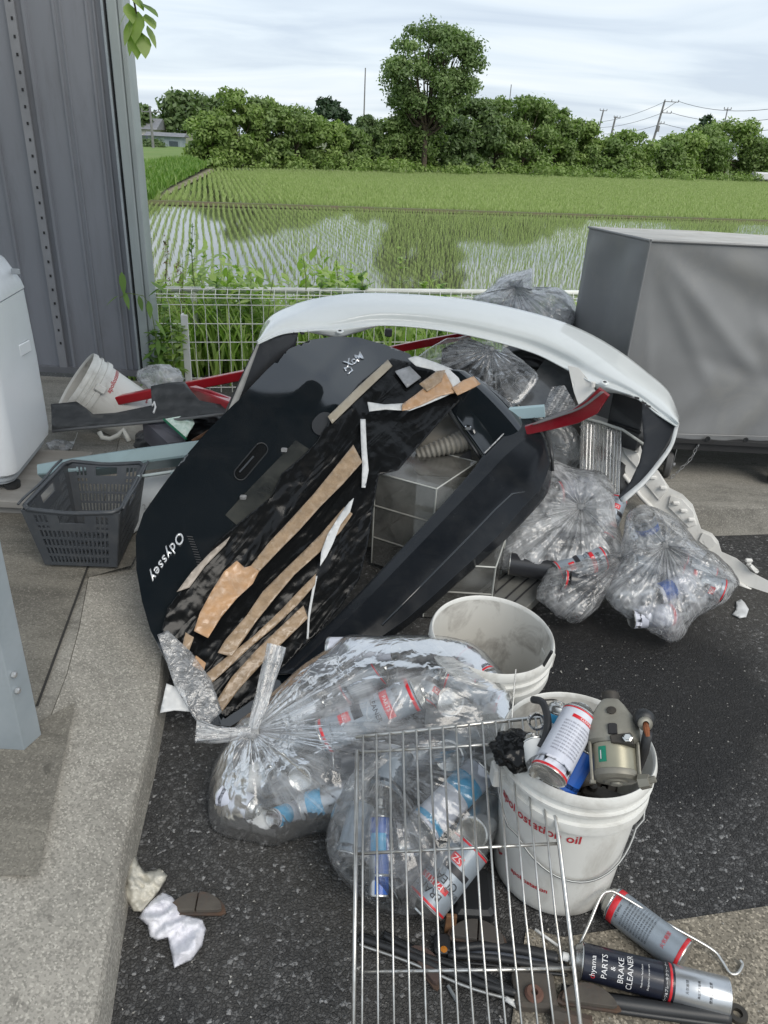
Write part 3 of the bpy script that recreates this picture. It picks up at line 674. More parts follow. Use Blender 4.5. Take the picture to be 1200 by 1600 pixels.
POSTM = M('post_paint', (.36, .40, .40), (.30, .34, .345), 2, .45, dirt=.4, dirtcol=(.22, .24, .24), dscale=3, stretch=(2, 2, .6))
m = MB(); m.box(xa+.028, xa+.075, WY-.04, WY+.09, .131, 2.6, .004); m.box(xa+.077, xb, WY-.025, WY+.09, .131, 2.6, .004); obj('edge_post', m, POSTM, wall)
# ---- steel post lower left
pr = G(53, 1165, .13); pf = G(0, 1172, .13)
sp_ = thing('steel_post', 'galvanised square steel post with two bolts at the left edge of the picture', 'post', (pr[0]-.06, pr[1]+.02, .13))
m = MB(); a_ = np.array([pr[0], pr[1]+.035]); c2_ = G(38, 1173, .13)
m.hexa([(c2_[0]-.13, c2_[1], .131), (c2_[0], c2_[1], .131), (a_[0]+.003, a_[1], .131), (a_[0]-.13, a_[1]+.06, .131)]+[(c2_[0]-.13, c2_[1], 2.6), (c2_[0], c2_[1], 2.6), (a_[0]+.003, a_[1], 2.6), (a_[0]-.13, a_[1]+.06, 2.6)])
obj('shaft', m, M('post_galvanised', (.36, .405, .435), (.29, .335, .365), 6, .5, .3, dirt=.5, dirtcol=(.26, .29, .30), dscale=8), sp_, bevel=.002)
for z in (.30, .345):
    m = MB(); m.lathe([(0, -.004), (.007, -.003), (.008, .003), (.005, .006), (0, .007)], 8); m.xform(Matrix.Translation((c2_[0]+.008, c2_[1]+.012, z)) @ Matrix.Rotation(R(90), 4, 'Y')); obj('bolt', m, M('zinc', (.6, .6, .6), rough=.3, metal=.8), sp_)
# ---- washing machine
WMW = M('appliance_white', (.80, .83, .85), (.76, .79, .82), 1.5, .32, dirt=.12, dirtcol=(.45, .46, .47), dscale=5)
wn_ = G(24, 745, .27); wf_ = G(82, 672, .27)
wmx = thing('washing_machine', 'white top-loading washing machine with rounded lower corner beside the shed wall', 'washing machine', (wn_[0]-.27, (wn_[1]+wf_[1])/2, .21))
def rr_ring(n, f, z, inset=0, rad=.05, w=.55):
    """rounded rectangle whose right side runs n -> f"""
    n = np.array(n[:2]); f = np.array(f[:2]); d = (f-n); L = np.linalg.norm(d); d = d/L; s = np.array([-d[1], d[0]]); s = s if s[0] < 0 else -s
    out = []
    for cx, cy, a0 in ((inset+rad, rad+inset, 270), (inset+rad, L-rad-inset, 0), (w-rad-inset, L-rad-inset, 90), (w-rad-inset, rad+inset, 180)):
        for k in range(6):
            an = R(a0+k*18); u_ = cx-rad*math.sin(an+R(90)) if False else None
            ca, sa = math.cos(an), math.sin(an)
            # local: x grows right (towards the camera's right), y away
            lx = -cx+0; px_ = -cx+rad*ca; py_ = cy+rad*sa
            q = n+s*(-px_)+d*py_; out.append((q[0], q[1], z))
    return out
m = MB(); m.loft([rr_ring(wn_, wf_, z, i, .05) for z, i in ((.255, .02), (.27, .004), (.30, 0), (.60, 0.0), (.865, .006))]); obj('cabinet', m, WMW, wmx, smooth=35)
m = MB(); m.loft([rr_ring(wn_, wf_, z, i, .045) for z, i in ((.870, .004), (.90, .010), (.985, .045), (1.0, .06))]); obj('top_panel', m, M('appliance_top', (.74, .77, .80), rough=.3), wmx, smooth=35)
BASEG = M('appliance_base', (.42, .45, .48), rough=.5)
m = MB(); m.loft([rr_ring(wn_, wf_, z, i, .05) for z, i in ((.215, .05), (.225, .03), (.238, .03), (.24, .02), (.254, .02))]); obj('base', m, BASEG, wmx, smooth=35)
m = MB(); m.lathe([(.0, .20), (.028, .20), (.03, .22), (0, .222)], 16, (wn_[0]-.05, wn_[1]+.06, 0)); obj('foot', m, BLK, wmx)
hp = np.array([(wn_[0]*.35+wf_[0]*.65), (wn_[1]*.35+wf_[1]*.65), .66]); 
m = MB(); m.box(hp[0]-.003, hp[0]+.006, hp[1]-.045, hp[1]+.045, .645, .69, .003); obj('side_grip', m, WMW, wmx)
m = MB(); m.box(hp[0]-.03, hp[0]+.001, hp[1]+.06, hp[1]+.07, .93, .95, .002); obj('label_plate', m, BASEG, wmx)
# block it stands on
bk = thing('concrete_block', 'grey block carrying the white washing machine', 'block', (-1.6, 2.6, .13))
q1 = G(66, 788, .19); m = MB(); m.box(-2.1, q1[0], q1[1], q1[1]+.5, .165, .196, .004); m.box(-2.1, q1[0]-.03, q1[1]+.03, q1[1]+.06, .131, .165); m.box(-2.1, q1[0]-.03, q1[1]+.40, q1[1]+.45, .131, .165); obj('deck', m, M('weathered_board', (.30, .29, .27), (.22, .21, .195), 6, .85, bs=.3, stretch=(.4, 3, 3)), bk)
# ---- shopping basket
BK = M('basket_plastic', (.055, .062, .070), (.045, .05, .058), 6, .42, dirt=.4, dirtcol=(.11, .11, .11), dscale=20, spec=.5)
zr, zb = .345, .145
rim = [G(33, 797, zr), G(186, 803, zr), G(228, 725, zr), G(104, 722, zr)]
bf = [G(80, 884, zb), G(172, 888, zb)]; cen = sum(rim)/4; sc_ = np.linalg.norm((bf[1]-bf[0]))/np.linalg.norm((rim[1]-rim[0])[:2]); sc_ = max(sc_, .72)
bot = [np.array([*(cen[:2]+(p-cen)[:2]*.76), zb]) for p in rim]; sh = ((bf[0]+bf[1])/2-(bot[0]+bot[1])/2)*[1, 1, 0]; bot = [p+sh*.8 for p in bot]
bs = thing('shopping_basket', 'dark grey plastic shopping basket with slotted sides standing empty on the concrete floor', 'basket', (cen[0], cen[1], .13))
def slotted(a, b, c, d, nx, rows, name):
    """a,b bottom; d,c top; grid with holes"""
    us = [0]; hole_u = []
    m = MB(); e_ = .10
    xs = [0, e_]; 
    for k in range(nx): w = (1-2*e_)/nx; xs += [e_+w*(k+.22), e_+w*(k+.78)]
    xs += [1-e_, 1]; xs = sorted(set(xs))
    ys = [0]; hy = []
    for (y0, y1, full) in rows: ys += [y0, y1]; hy.append((y0, y1, full))
    ys += [1]; ys = sorted(set(ys))
    P = lambda u, v: (np.array(a)*(1-u)+np.array(b)*u)*(1-v)+(np.array(d)*(1-u)+np.array(c)*u)*v
    V = [P(u, v) for v in ys for u in xs]; n = len(xs); F_ = []
    for j in range(len(ys)-1):
        for i in range(n-1):
            um = (xs[i]+xs[i+1])/2; vm_ = (ys[j]+ys[j+1])/2; hole = False
            for (y0, y1, full) in hy:
                if y0 < vm_ < y1:
                    k = (um-e_)/((1-2*e_)/nx); fr = k-math.floor(k); inh = .22 < fr < .78 and e_ < um < 1-e_
                    if full == 1: hole = inh
                    elif full == 2: hole = inh and (um < .25 or um > .75)
                    elif full == 3: hole = (.36 < um < .64) or (inh and (um < .24 or um > .76))
            if not hole: F_.append((j*n+i, j*n+i+1, (j+1)*n+i+1, (j+1)*n+i))
    m.add(V, F_); obj(name, m, BK, bs, solid=.004)
rows = [(.05, .17, 1), (.21, .33, 1), (.37, .49, 1), (.53, .65, 1), (.69, .74, 2), (.79, .93, 3)]
slotted(bot[0], bot[1], rim[1], rim[0], 16, rows, 'side'); slotted(bot[1], bot[2], rim[2], rim[1], 24, rows, 'side')
slotted(bot[2], bot[3], rim[3], rim[2], 16, rows, 'side'); slotted(bot[3], bot[0], rim[0], rim[3], 24, rows, 'side')
slotted(bot[0], bot[1], bot[2], bot[3], 16, [(y, y+.06, 1) for y in np.arange(.06, .9, .1)], 'bottom')
m = MB(); loop = []
for i in range(4):
    a_, b2 = np.array(rim[i]), np.array(rim[(i+1) % 4])
    for t_ in np.linspace(.07, .93, 8): loop.append(a_*(1-t_)+b2*t_+[0, 0, .006-.012*(1-abs(2*t_-1)) if i in (0, 2) else .004])
loop.append(loop[0]); m.tube(loop, .0075, 8); obj('rim', m, BK, bs, smooth=True)
for s_ in (1, 3):
    a_, b2 = rim[s_], rim[(s_+1) % 4]; m = MB(); up = [a_*(1-t_)+b2*t_+np.array([(.012 if s_ == 1 else -.012), 0, .012+.004*math.sin(t_*9)]) for t_ in np.linspace(.03, .97, 10)]
    m.tube(up, .0045, 6); obj('carry_handle', m, BK, bs, smooth=True)
# ---- pail lying on its side: handled with the pails below
# ---- fence
WHT = M('white_coated_wire', (.72, .73, .70), (.62, .63, .59), 8, .4, dirt=.25, dirtcol=(.35, .36, .30), dscale=16)
fe = thing('mesh_fence', 'white welded mesh fence with folded top in front of the weeds', 'fence', (0, 4.45, 0))
fa = YV(250, 462, 4.35); fb = YV(740, 466, 4.75); fd = (fb-fa)/(fb-fa)[0]; ztop = .62
def FP(x, z, off=0): return (x, 4.35+(x-fa[0])*fd[1]-off, z)
m = MB(); x1f = 1.5; x0f = fa[0]-.02
for z in (ztop, ztop-.025, ztop-.05, ztop-.09, ztop-.20, ztop-.31, ztop-.42, ztop-.53, .03): m.tube([FP(x0f, z, .03 if z == ztop-.025 else 0), FP(x1f, z, .03 if z == ztop-.025 else 0)], .0028, 5)
obj('cross_wires', m, WHT, fe)
m = MB()
for x in np.arange(x0f, x1f, .066): m.tube([FP(x, .0, .004), FP(x, ztop-.09, .004), FP(x, ztop-.045, .04), FP(x, ztop+.004, .004)], .0024, 5)
obj('upright_wires', m, WHT, fe)
p_ = YV(287, 492, 4.22)
for xx, yy in ((p_[0], 4.22), (p_[0]+1.9, 4.62)):
    m = MB(); m.box(xx-.02, xx+.02, yy, yy+.012, 0, p_[2], .003); m.box(xx-.02, xx-.012, yy+.012, yy+.05, 0, p_[2]); obj('post', m, M('post_white', (.74, .75, .75), rough=.4), fe)
pr_ = thing('pipe_rail', 'white pipe rail running behind the mesh fence', 'rail', (0, 5.0, -.1))
m = MB(); a_ = YV(215, 452, 4.95); b2 = YV(905, 458, 5.35); m.tube([a_, b2, b2+(b2-a_)*.6], .02, 10); obj('pipe', m, WHT, pr_, smooth=True)
for t_ in (.12, .5, .93):
    q = a_*(1-t_)+b2*t_; m = MB(); m.tube([(q[0], q[1], -.2), tuple(q)], .018, 8); obj('post', m, WHT, pr_)
# ---- weeds
WL = m_leaf('weed_leaf', (.20, .31, .06), (.31, .43, .11), (.42, .52, .18), trans=.45, rough=.45)
WD = m_leaf('weed_dark', (.09, .17, .03), (.13, .24, .045), (.2, .32, .07), trans=.4)
STEM = M('weed_stem', (.14, .20, .05), (.12, .14, .05), 5, .7); SEED = M('seed_head', (.22, .15, .08), (.14, .10, .05), 40, .9)
def blade_mesh(P, T_, L, w, droop, g):
    """lanceolate leaves: base P, direction T_, length L, width w"""
    n = len(P); up = np.array([0, 0, 1.]); s = np.cross(T_, up); s /= np.linalg.norm(s, axis=1)[:, None]+1e-9
    rows = []
    for t_, ww in ((0, .12), (.25, .85), (.5, 1), (.78, .6), (1, .03)):
        c = P+T_*(L*t_)[:, None]-up*(droop*L*t_*t_)[:, None]; rows += [c-s*(w*ww)[:, None], c+s*(w*ww)[:, None]]
    V = np.stack(rows, 1).reshape(-1, 3); i = np.arange(n)[:, None]*10; F_ = np.concatenate([i+np.array([[2*k, 2*k+1, 2*k+3, 2*k+2]]) for k in range(4)])
    return V, F_, np.repeat(g.uniform(0, 1, n), 10)
def plant(px, py, Y, zb, label, nl=34, L=.12, w=.013, seed=0, kind='leafy', mat=None, lean=0):
    g = np.random.default_rng(seed); T = YV(px, py, Y); b = np.array([T[0]+lean, Y, zb]); H = T[2]-zb; t = thing('plant', label, 'plant', b)
    m = MB(); crv = [b*(1-s)+T*s+[.03*math.sin(s*5+seed), 0, 0] for s in np.linspace(0, 1, 7)]; m.tube(crv, [.006, .0055, .005, .0045, .004, .003, .0015], 5); obj('stem', m, STEM, t)
    s = g.uniform(.15 if kind != 'spike' else .1, 1, nl); C = np.array(crv); idx = s*6; i0 = np.minimum(idx.astype(int), 5); P = C[i0]*(1-(idx-i0))[:, None]+C[i0+1]*(idx-i0)[:, None]
    th = g.uniform(0, 6.28, nl); el = g.uniform(.1, .9, nl); T_ = np.column_stack([np.cos(th)*np.cos(el), np.sin(th)*np.cos(el), np.sin(el)])
    V, F_, tn = blade_mesh(P, T_, L*g.uniform(.6, 1.2, nl)*(1.1-.5*s), w*g.uniform(.7, 1.3, nl), g.uniform(.1, .7, nl), g)
    obj('leaves', fast_mesh('leaves', V, F_, tint=tn), mat or WL, t)
    if kind == 'seed':
        m = MB(); n = 160
        for k in range(n):
            s_ = g.uniform(.5, 1); q = b*(1-s_)+T*s_+g.normal(0, .014*(1.15-s_)+.004, 3); m.add([q+g.normal(0, .006, 3) for _ in range(3)], [(0, 1, 2)])
        obj('seed_head', m, SEED, t)
    return t
plant(303, 348, 5.1, -.1, 'tallest narrow-leaved weed standing at the left of the fence', 90, .10, .008, 1, 'leafy', WD)
plant(258, 372, 5.0, -.1, 'brownish seed-headed weed nearest the shed wall', 40, .07, .006, 2, 'seed')
plant(232, 365, 5.05, -.1, 'thin seed-headed weed touching the shed edge post', 20, .06, .006, 12, 'seed')
plant(278, 405, 4.9, -.1, 'short dry brown weed head between two taller green weeds', 30, .08, .007, 3, 'seed')
plant(470, 395, 4.9, -.1, 'tall thin green weed left of the white bumper crown', 26, .12, .012, 4, lean=.02)
plant(628, 385, 5.4, -.1, 'yellowish broad-leaved weed rising above the middle of the bumper', 30, .10, .016, 5, lean=-.03)
plant(532, 392, 5.3, -.1, 'feathery green weed above the left part of the bumper', 60, .07, .006, 6)
plant(360, 425, 4.9, -.1, 'leafy weed behind the fence halfway to the bumper', 36, .14, .014, 7)
plant(425, 428, 4.8, -.1, 'wide-leaved weed over the pipe rail left of the bumper', 44, .15, .015, 8)
plant(245, 440, 4.7, -.1, 'bright green weed hugging the shed edge post', 46, .14, .016, 9)
plant(560, 425, 5.1, -.1, 'dark leafy weed right behind the crown of the bumper', 60, .12, .018, 10, mat=WD)
for k_, (px_, py_, Y_, zb_, lab_) in enumerate([(252, 478, 4.2, 0, 'leafy weed in front of the fence beside the shed edge post'), (270, 505, 4.2, 0, 'low leafy weed in front of the fence left of its flat white post'), (240, 520, 4.15, .05, 'bushy weed at the foot of the shed edge post'),
        (318, 430, 4.95, -.1, 'pale leafy weed left of the wide-leaved weed over the rail'), (345, 440, 4.8, -.1, 'short leafy weed poking through the top of the fence'), (395, 436, 4.9, -.1, 'leafy weed just left of the white bumper tip'), (500, 432, 5.1, -.1, 'broad green weed behind the left shoulder of the bumper'), (655, 440, 5.3, -.1, 'leafy weed right of the yellowish weed above the bumper'), (690, 446, 5.3, -.1, 'brownish green weed left of the pale bag behind the bumper')]):
    plant(px_, py_, Y_, zb_, lab_, 60, .12, .016, 40+k_, mat=WL if k_ % 2 else WD)
g = np.random.default_rng(33); n = 9000
X_ = g.uniform(-1.75, 1.9, n); Y_ = g.uniform(4.85, 6.2, n); zg = np.interp(Y_, [4.75, 5.2, 8.2], [-.02, -.12, FZ-.02]); s = g.uniform(0, 1, n)**.8
hmax = np.where(X_ < -.1, .74, .66)*(.7+.3*np.sin(X_*7+Y_*3)); P = np.column_stack([X_, Y_, zg+(.46-.16*(X_ > -.2)+.10*np.sin(X_*7+Y_*3)+g.normal(0, .05, n)-zg)*s]); th = g.uniform(0, 6.28, n); el = g.uniform(-.1, 1.2, n)
T_ = np.column_stack([np.cos(th)*np.cos(el), np.sin(th)*np.cos(el), np.sin(el)])
V, F_, tn = blade_mesh(P, T_, g.uniform(.08, .20, n), g.uniform(.012, .03, n), g.uniform(.1, .9, n), g)
props(obj('weeds', fast_mesh('weeds', V, F_, tint=tn), WL), 'dense green weeds growing on the bank behind the white fence', 'weeds', kind='stuff')
pv = np.column_stack([g.uniform(-1.8, 1.9, 420), g.uniform(4.6, 6.0, 420)]); pv = np.column_stack([pv, np.interp(pv[:, 1], [4.75, 5.2, 8.2], [-.02, -.12, FZ])])
tufts('tall_grass', 'tall grass blades behind the white mesh fence', pv, 6, .5, .009, WL, 12)
# vine on the post, branch over the wall
vt = thing('vine', 'green vine with pointed leaves reaching round the shed edge post', 'vine', YV(238, 560, 4.12)*[1, 1, 0])
m = MB(); cv = [YV(x, y, 4.12) for x, y in ((250, 600), (246, 540), (236, 480), (224, 462), (200, 458), (188, 465))]; m.tube(cv, .0022, 5); obj('stem', m, STEM, vt)
P = np.array([YV(x, y, 4.11) for x, y in ((194, 455), (185, 462), (217, 462), (232, 470), (190, 425), (243, 500), (247, 530), (240, 548), (252, 560), (236, 440), (250, 450), (246, 575))]); n = len(P); th = g.uniform(3.4, 6, n)
T_ = np.column_stack([np.cos(th)*.8, -.3*np.ones(n), -.6+g.normal(0, .3, n)]); T_ /= np.linalg.norm(T_, axis=1)[:, None]; V, F_, tn = blade_mesh(P, T_, g.uniform(.07, .11, n), g.uniform(.014, .024, n), g.uniform(.1, .4, n), g); obj('leaves', fast_mesh('leaves', V, F_, tint=tn), WD, vt)
bt = thing('leafy_branch', 'broad-leaved green branch hanging down beside the top of the shed wall', 'branch', YV(205, -20, 3.9))
m = MB(); m.tube([YV(180, -60, 3.95), YV(205, -20, 3.9), YV(213, 20, 3.88), YV(222, 55, 3.86)], [.008, .006, .004, .002], 6); obj('twig', m, BARK, bt)
lp = [(200, 5, -70, .09), (222, 5, -20, .10), (215, 18, -95, .12), (205, 30, -110, .10), (228, 22, -50, .09), (212, 42, -85, .11), (222, 52, -75, .10), (198, 18, -130, .08), (230, 40, -60, .08), (205, 55, -100, .07), (218, -8, 10, .10), (203, -12, -40, .1)]
P = np.array([YV(x, y, 3.88) for x, y, _, _ in lp]); T_ = np.array([[math.cos(R(a_)), -.35+g.normal(0, .2), math.sin(R(a_))] for _, _, a_, _ in lp]); T_ /= np.linalg.norm(T_, axis=1)[:, None]
V, F_, tn = blade_mesh(P, T_, np.array([q[3] for q in lp])*.9, np.array([q[3] for q in lp])*.34, g.uniform(.05, .4, len(lp)), g); obj('leaves', fast_mesh('leaves', V, F_, tint=tn), WL, bt)

# ---- covered cart
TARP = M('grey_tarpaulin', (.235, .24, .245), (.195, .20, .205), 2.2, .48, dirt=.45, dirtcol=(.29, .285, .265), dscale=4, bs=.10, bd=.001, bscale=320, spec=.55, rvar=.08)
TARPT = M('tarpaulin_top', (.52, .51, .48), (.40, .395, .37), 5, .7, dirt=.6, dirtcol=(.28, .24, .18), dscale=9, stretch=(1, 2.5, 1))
CY = 3.08; ct = YV(1017, 376, CY); zt = ct[2]; zh = YV(1100, 692, CY)[2]
lb = G(921, 355, zt); rt = np.array([3.2, CY+.07*(3.2-ct[0]), zt]); rbk = rt+np.array([lb[0]-ct[0]+.25, lb[1]-ct[1], 0])
crn = [ct, rt, rbk, lb]; cart = thing('covered_cart', 'low caster cart under a grey tarpaulin standing on the concrete slab', 'cart', (1.9, 3.5, .13))
segs = [(0, 1, 150), (1, 2, 10), (2, 3, 20), (3, 0, 40)]; per = []
for a_, b_i, k in segs:
    for t_ in np.linspace(0, 1, k, endpoint=False): per.append((crn[a_]*(1-t_)+crn[b_i]*t_, a_, t_))
nz_ = 60; V = []
cc = sum(crn)/4
for j in range(nz_+1):
    v_ = j/nz_; z = zh+(zt-zh)*v_
    for p, sd_, t_ in per:
        if sd_ == 0: nrm_ = np.array([.07, -1, 0])
        elif sd_ == 3: nrm_ = np.array([-1, -.3, 0])
        elif sd_ == 1: nrm_ = np.array([1, 0, 0])
        else: nrm_ = np.array([0, 1, 0])
        d = 0; x = p[0]-ct[0]; y = zt-z
        edge = min(1, y/.06)*min(1, (min(t_, 1-t_))/.02)
        if sd_ == 0:
            # tension folds run from the top corner down to the right, then level waves near the hem
            for (sx_, sy_, ex_, ey_, am_, wd_) in ((.0, .0, .55, .50, .020, .035), (.02, .05, .34, .52, .013, .03), (.02, -.02, .9, .45, -.018, .06), (.05, .0, 1.2, .30, .012, .05), (.35, .30, 1.3, .50, .018, .06), (.2, .42, .9, .62, -.012, .04), (.45, .15, .7, .62, .008, .03), (.0, .1, .12, .6, .008, .018)):
                dx_, dy_ = ex_-sx_, ey_-sy_; L_ = math.hypot(dx_, dy_); tt = ((x-sx_)*dx_+(y-sy_)*dy_)/L_/L_; dd = ((x-sx_)*dy_-(y-sy_)*dx_)/L_
                d += .6*am_*math.exp(-(dd/wd_)**2)*max(0, min(1, tt*4))*max(0, min(1, (1.25-tt)*3))
            d += .006*math.sin(x*17+y*6+2*math.sin(y*9))*min(1, y/.3)+.004*math.sin(x*41+y*23)*max(0, (y-.3)/.4)
        elif sd_ == 3: d = .010*math.sin(t_*9+y*3)*min(1, y/.1)
        edge = min(1, y/.05) if sd_ in (0, 3) else 0
        edge *= min(1, t_/.03) if sd_ in (0,) else (min(1, (1-t_)/.1)*min(1, t_/.1) if sd_ == 3 else 1)
        q = np.array([p[0], p[1], z])+nrm_*(d*edge+.004*y)
        V.append(q)
n = len(per); F_ = [(j*n+i, j*n+(i+1) % n, (j+1)*n+(i+1) % n, (j+1)*n+i) for j in range(nz_) for i in range(n)]
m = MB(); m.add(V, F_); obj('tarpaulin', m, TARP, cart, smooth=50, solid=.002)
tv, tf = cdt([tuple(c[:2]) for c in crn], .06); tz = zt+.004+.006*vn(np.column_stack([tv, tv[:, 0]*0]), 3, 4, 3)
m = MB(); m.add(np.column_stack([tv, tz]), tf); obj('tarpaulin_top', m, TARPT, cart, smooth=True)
m = MB(); m.tube([np.array([*(np.array(crn[0])+[-.003, -.008, 0])[:2], zt-.002]), ct+[-.010, -.016, -(zt-zh)]], .005, 6); m.tube([ct+[0, -.006, 0], rt+[0, -.006, 0]], .005, 6); m.tube([ct+[-.004, 0, 0], lb+[-.004, 0, 0]], .005, 6); obj('seam_piping', m, TARP, cart)
m = MB(); m.tube([ct+[-.010, -.026, -(zt-zh)+.036], rt+[-.010, -.026, -(zt-zh)+.036]], .002, 5); obj('hem_stitch', m, TARP, cart)
for k in range(9):
    p = ct+(rt-ct)/(rt-ct)[0]*(.075+.172*k); p = np.array([p[0], p[1]-.0225, zh+.017]); m = MB(); m.lathe([(.006, -.001), (.011, -.001), (.012, .001), (.011, .003), (.006, .003)], 16); m.lathe([(0, .0005), (.0065, .0005)], 12)
    m.xform(Matrix.Translation(p) @ Matrix.Rotation(R(90), 4, 'X')); obj('eyelet', m, BLK, cart)
DKS = M('dark_steel', (.05, .05, .052), rough=.5, metal=.4)
m = MB(); zf = zh-.012; m.box(ct[0]+.02, 3.1, CY+.03, CY+.07, zf-.035, zf); m.box(ct[0]+.02, 3.1, CY+.45, CY+.5, zf-.035, zf); obj('frame', m, DKS, cart)
m = MB(); m.box(ct[0]+.05, 3.1, CY+.01, CY+.9, zf+.003, zf+.02); obj('deck', m, DKS, cart)
CAST = M('caster_steel', (.38, .39, .40), rough=.45, metal=.5, dirt=.5, dirtcol=(.2, .18, .15)); RUB = M('caster_rubber', (.10, .10, .10), rough=.6)
for (px, py, r_) in ((1040, 738, .062), (1212, 722, .07), (1010, 700, .055)):
    Yc = CY+.06 if px > 1020 else CY+.55; c = G(px, py, .13+r_) if False else YV(px, 742 if px == 1040 else 728, Yc); x = c[0]; zc = .131+r_
    m = MB(); m.lathe([(0, -.014), (r_*.35, -.016), (r_*.9, -.016), (r_, -.010), (r_, .010), (r_*.9, .016), (r_*.35, .016), (0, .014)], 28); m.xform(Matrix.Translation((x, Yc, zc)) @ Matrix.Rotation(R(70), 4, 'Z') @ Matrix.Rotation(R(90), 4, 'X')); w_ = obj('wheel', m, RUB, cart, smooth=35)
    m = MB()
    for s_ in (-1, 1):
        n0 = np.array([-math.sin(R(70)), math.cos(R(70)), 0])*s_*.021; ax = np.array([math.cos(R(70)), math.sin(R(70)), 0])
        pl = [(-.03, zf-.035-zc), (.03, zf-.035-zc), (.025, .01), (.012, -.02), (-.012, -.02), (-.025, .01)]
        A_ = [np.array([x, Yc, zc])+n0+ax*u+[0, 0, w] for u, w in pl]; B_ = [q+n0/s_*.12*1 for q in A_]; m.loft([A_, B_])
    obj('fork', m, CAST, cart)
    m = MB(); m.lathe([(0, -.03), (.009, -.03), (.009, .03), (0, .03)], 10); m.xform(Matrix.Translation((x, Yc, zc)) @ Matrix.Rotation(R(70), 4, 'Z') @ Matrix.Rotation(R(90), 4, 'X')); obj('axle_bolt', m, CAST, cart)
m = MB(); chain = [YV(x, y, CY+.02) for x, y in ((1090, 697), (1086, 704), (1083, 711), (1078, 718), (1073, 724), (1066, 730), (1059, 737), (1051, 744))]
for k, c in enumerate(chain):
    d_ = (chain[min(k+1, 7)]-chain[max(k-1, 0)]); d_ /= np.linalg.norm(d_); s_ = np.array([1., 0, .3]) if k % 2 else np.array([0, 1., 0]); s_ = s_-d_*(s_@d_); s_ /= np.linalg.norm(s_)
    m.tube([c+d_*.012*math.cos(a_)+s_*.006*math.sin(a_) for a_ in np.linspace(0, 2*math.pi, 13)], .0018, 5)
obj('chain', m, CAST, cart, smooth=True)
# ================================================================== THE PILE
def gd(px, py, z=0.0): return depth(G(px, py, z))
GLB = M('gloss_black_paint', (.006, .009, .012), (.009, .012, .015), 3, .06, coat=1.0, spec=.6, dirt=.25, dirtcol=(.035, .035, .035), dscale=5)
SATB = M('satin_black', (.012, .013, .015), (.018, .019, .02), 6, .38, bs=.08, bd=.001, bscale=150)
CHR = M('chrome', (.75, .76, .78), rough=.12, metal=1)
T0 = plane3((330, 1130, 2.02), (240, 1000, 2.10), (600, 540, 2.85))
axA, axB = np.array([235., 950.]), np.array([575., 545.]); axd = (axB-axA)/np.linalg.norm(axB-axA); axn = np.array([-axd[1], axd[0]])
if axn[0] < 0: axn = -axn
_p = [W(x, y, float(T0(x, y))) for x, y in ((330, 1130), (240, 1000), (600, 540))]; NB = np.cross(_p[1]-_p[0], _p[2]-_p[0]); NB /= np.linalg.norm(NB); NB = NB if NB @ (_p[0]-CP) > 0 else -NB
def qs(x, y): return (np.asarray(x)-axA[0])*axn[0]+(np.asarray(y)-axA[1])*axn[1], (np.asarray(x)-axA[0])*axd[0]+(np.asarray(y)-axA[1])*axd[1]
def sst(a, b, x): t = np.clip((x-a)/(b-a), 0, 1); return t*t*(3-2*t)
def Tb(x, y):
    q, s = qs(x, y)
    d = T0(x, y)-.032*(1-(np.clip(q, -110, 0)/-110)**2)+.008*(1-(np.clip(q, -110, 0)/-110)**4)      # crowned outer lip
    d = d+.018*sst(-42, -8, q)*sst(120, 330, s)                   # crease
    plate = sst(55, 75, q)*(1-sst(120, 150, q))*sst(90, 130, s)*(1-sst(330, 380, s))
    d = d+.014*plate
    d = d-.008*np.exp(-((q-25)/26)**2)*sst(40, 140, s)
    d = d+.05*sst(430, 540, s)
    return d
tg = thing('car_tailgate', 'glossy black car tailgate leaning on the pile with taped black plastic over its window', 'tailgate', (*W(330, 1130, 2.02)[:2], 0))
out = [(330, 1132), (300, 1105), (270, 1055), (252, 1018), (235, 985), (222, 940), (213, 890), (212, 838), (224, 802), (252, 762), (285, 718), (325, 672), (372, 625), (415, 580), (452, 545), (485, 531), (520, 526), (560, 527), (600, 538), (640, 553),
       (655, 575), (640, 600), (600, 660), (570, 735), (555, 880), (500, 980), (470, 1040), (400, 1110), (360, 1135)]
m = thick(sheet(out, Tb, 4.5), NB*.012); obj('body_panel', m, GLB, tg, smooth=60)
# pillar of the window frame, curving over the top right
rows = [[W(x, y, T0(x, y)+.03) for x, y in ((672, 575), (700, 640), (735, 690), (757, 722))], [W(x, y, T0(x, y)-.05) for x, y in ((700, 577), (738, 620), (775, 665), (800, 700))],
        [W(x, y, T0(x, y)-.06) for x, y in ((722, 578), (765, 610), (800, 645), (835, 690))], [W(x, y, T0(x, y)-.01) for x, y in ((732, 580), (778, 612), (815, 650), (850, 700))]]
obj('window_pillar', patch(rows, 40, 18), GLB, tg, smooth=True, solid=.01, solid_off=-1)
m = MB(); m.tube([W(x, y, T0(x, y)+.01) for x, y in ((672, 590), (698, 640), (733, 690), (752, 718))], .006, 6); obj('window_seal', m, SATB, tg, smooth=True)
m = MB(); p_ = W(731, 668, T0(731, 668)-.02); m.box(p_[0]-.012, p_[0]+.012, p_[1]-.01, p_[1]+.01, p_[2]-.008, p_[2]+.008, .003); obj('clip', m, CHR, tg)
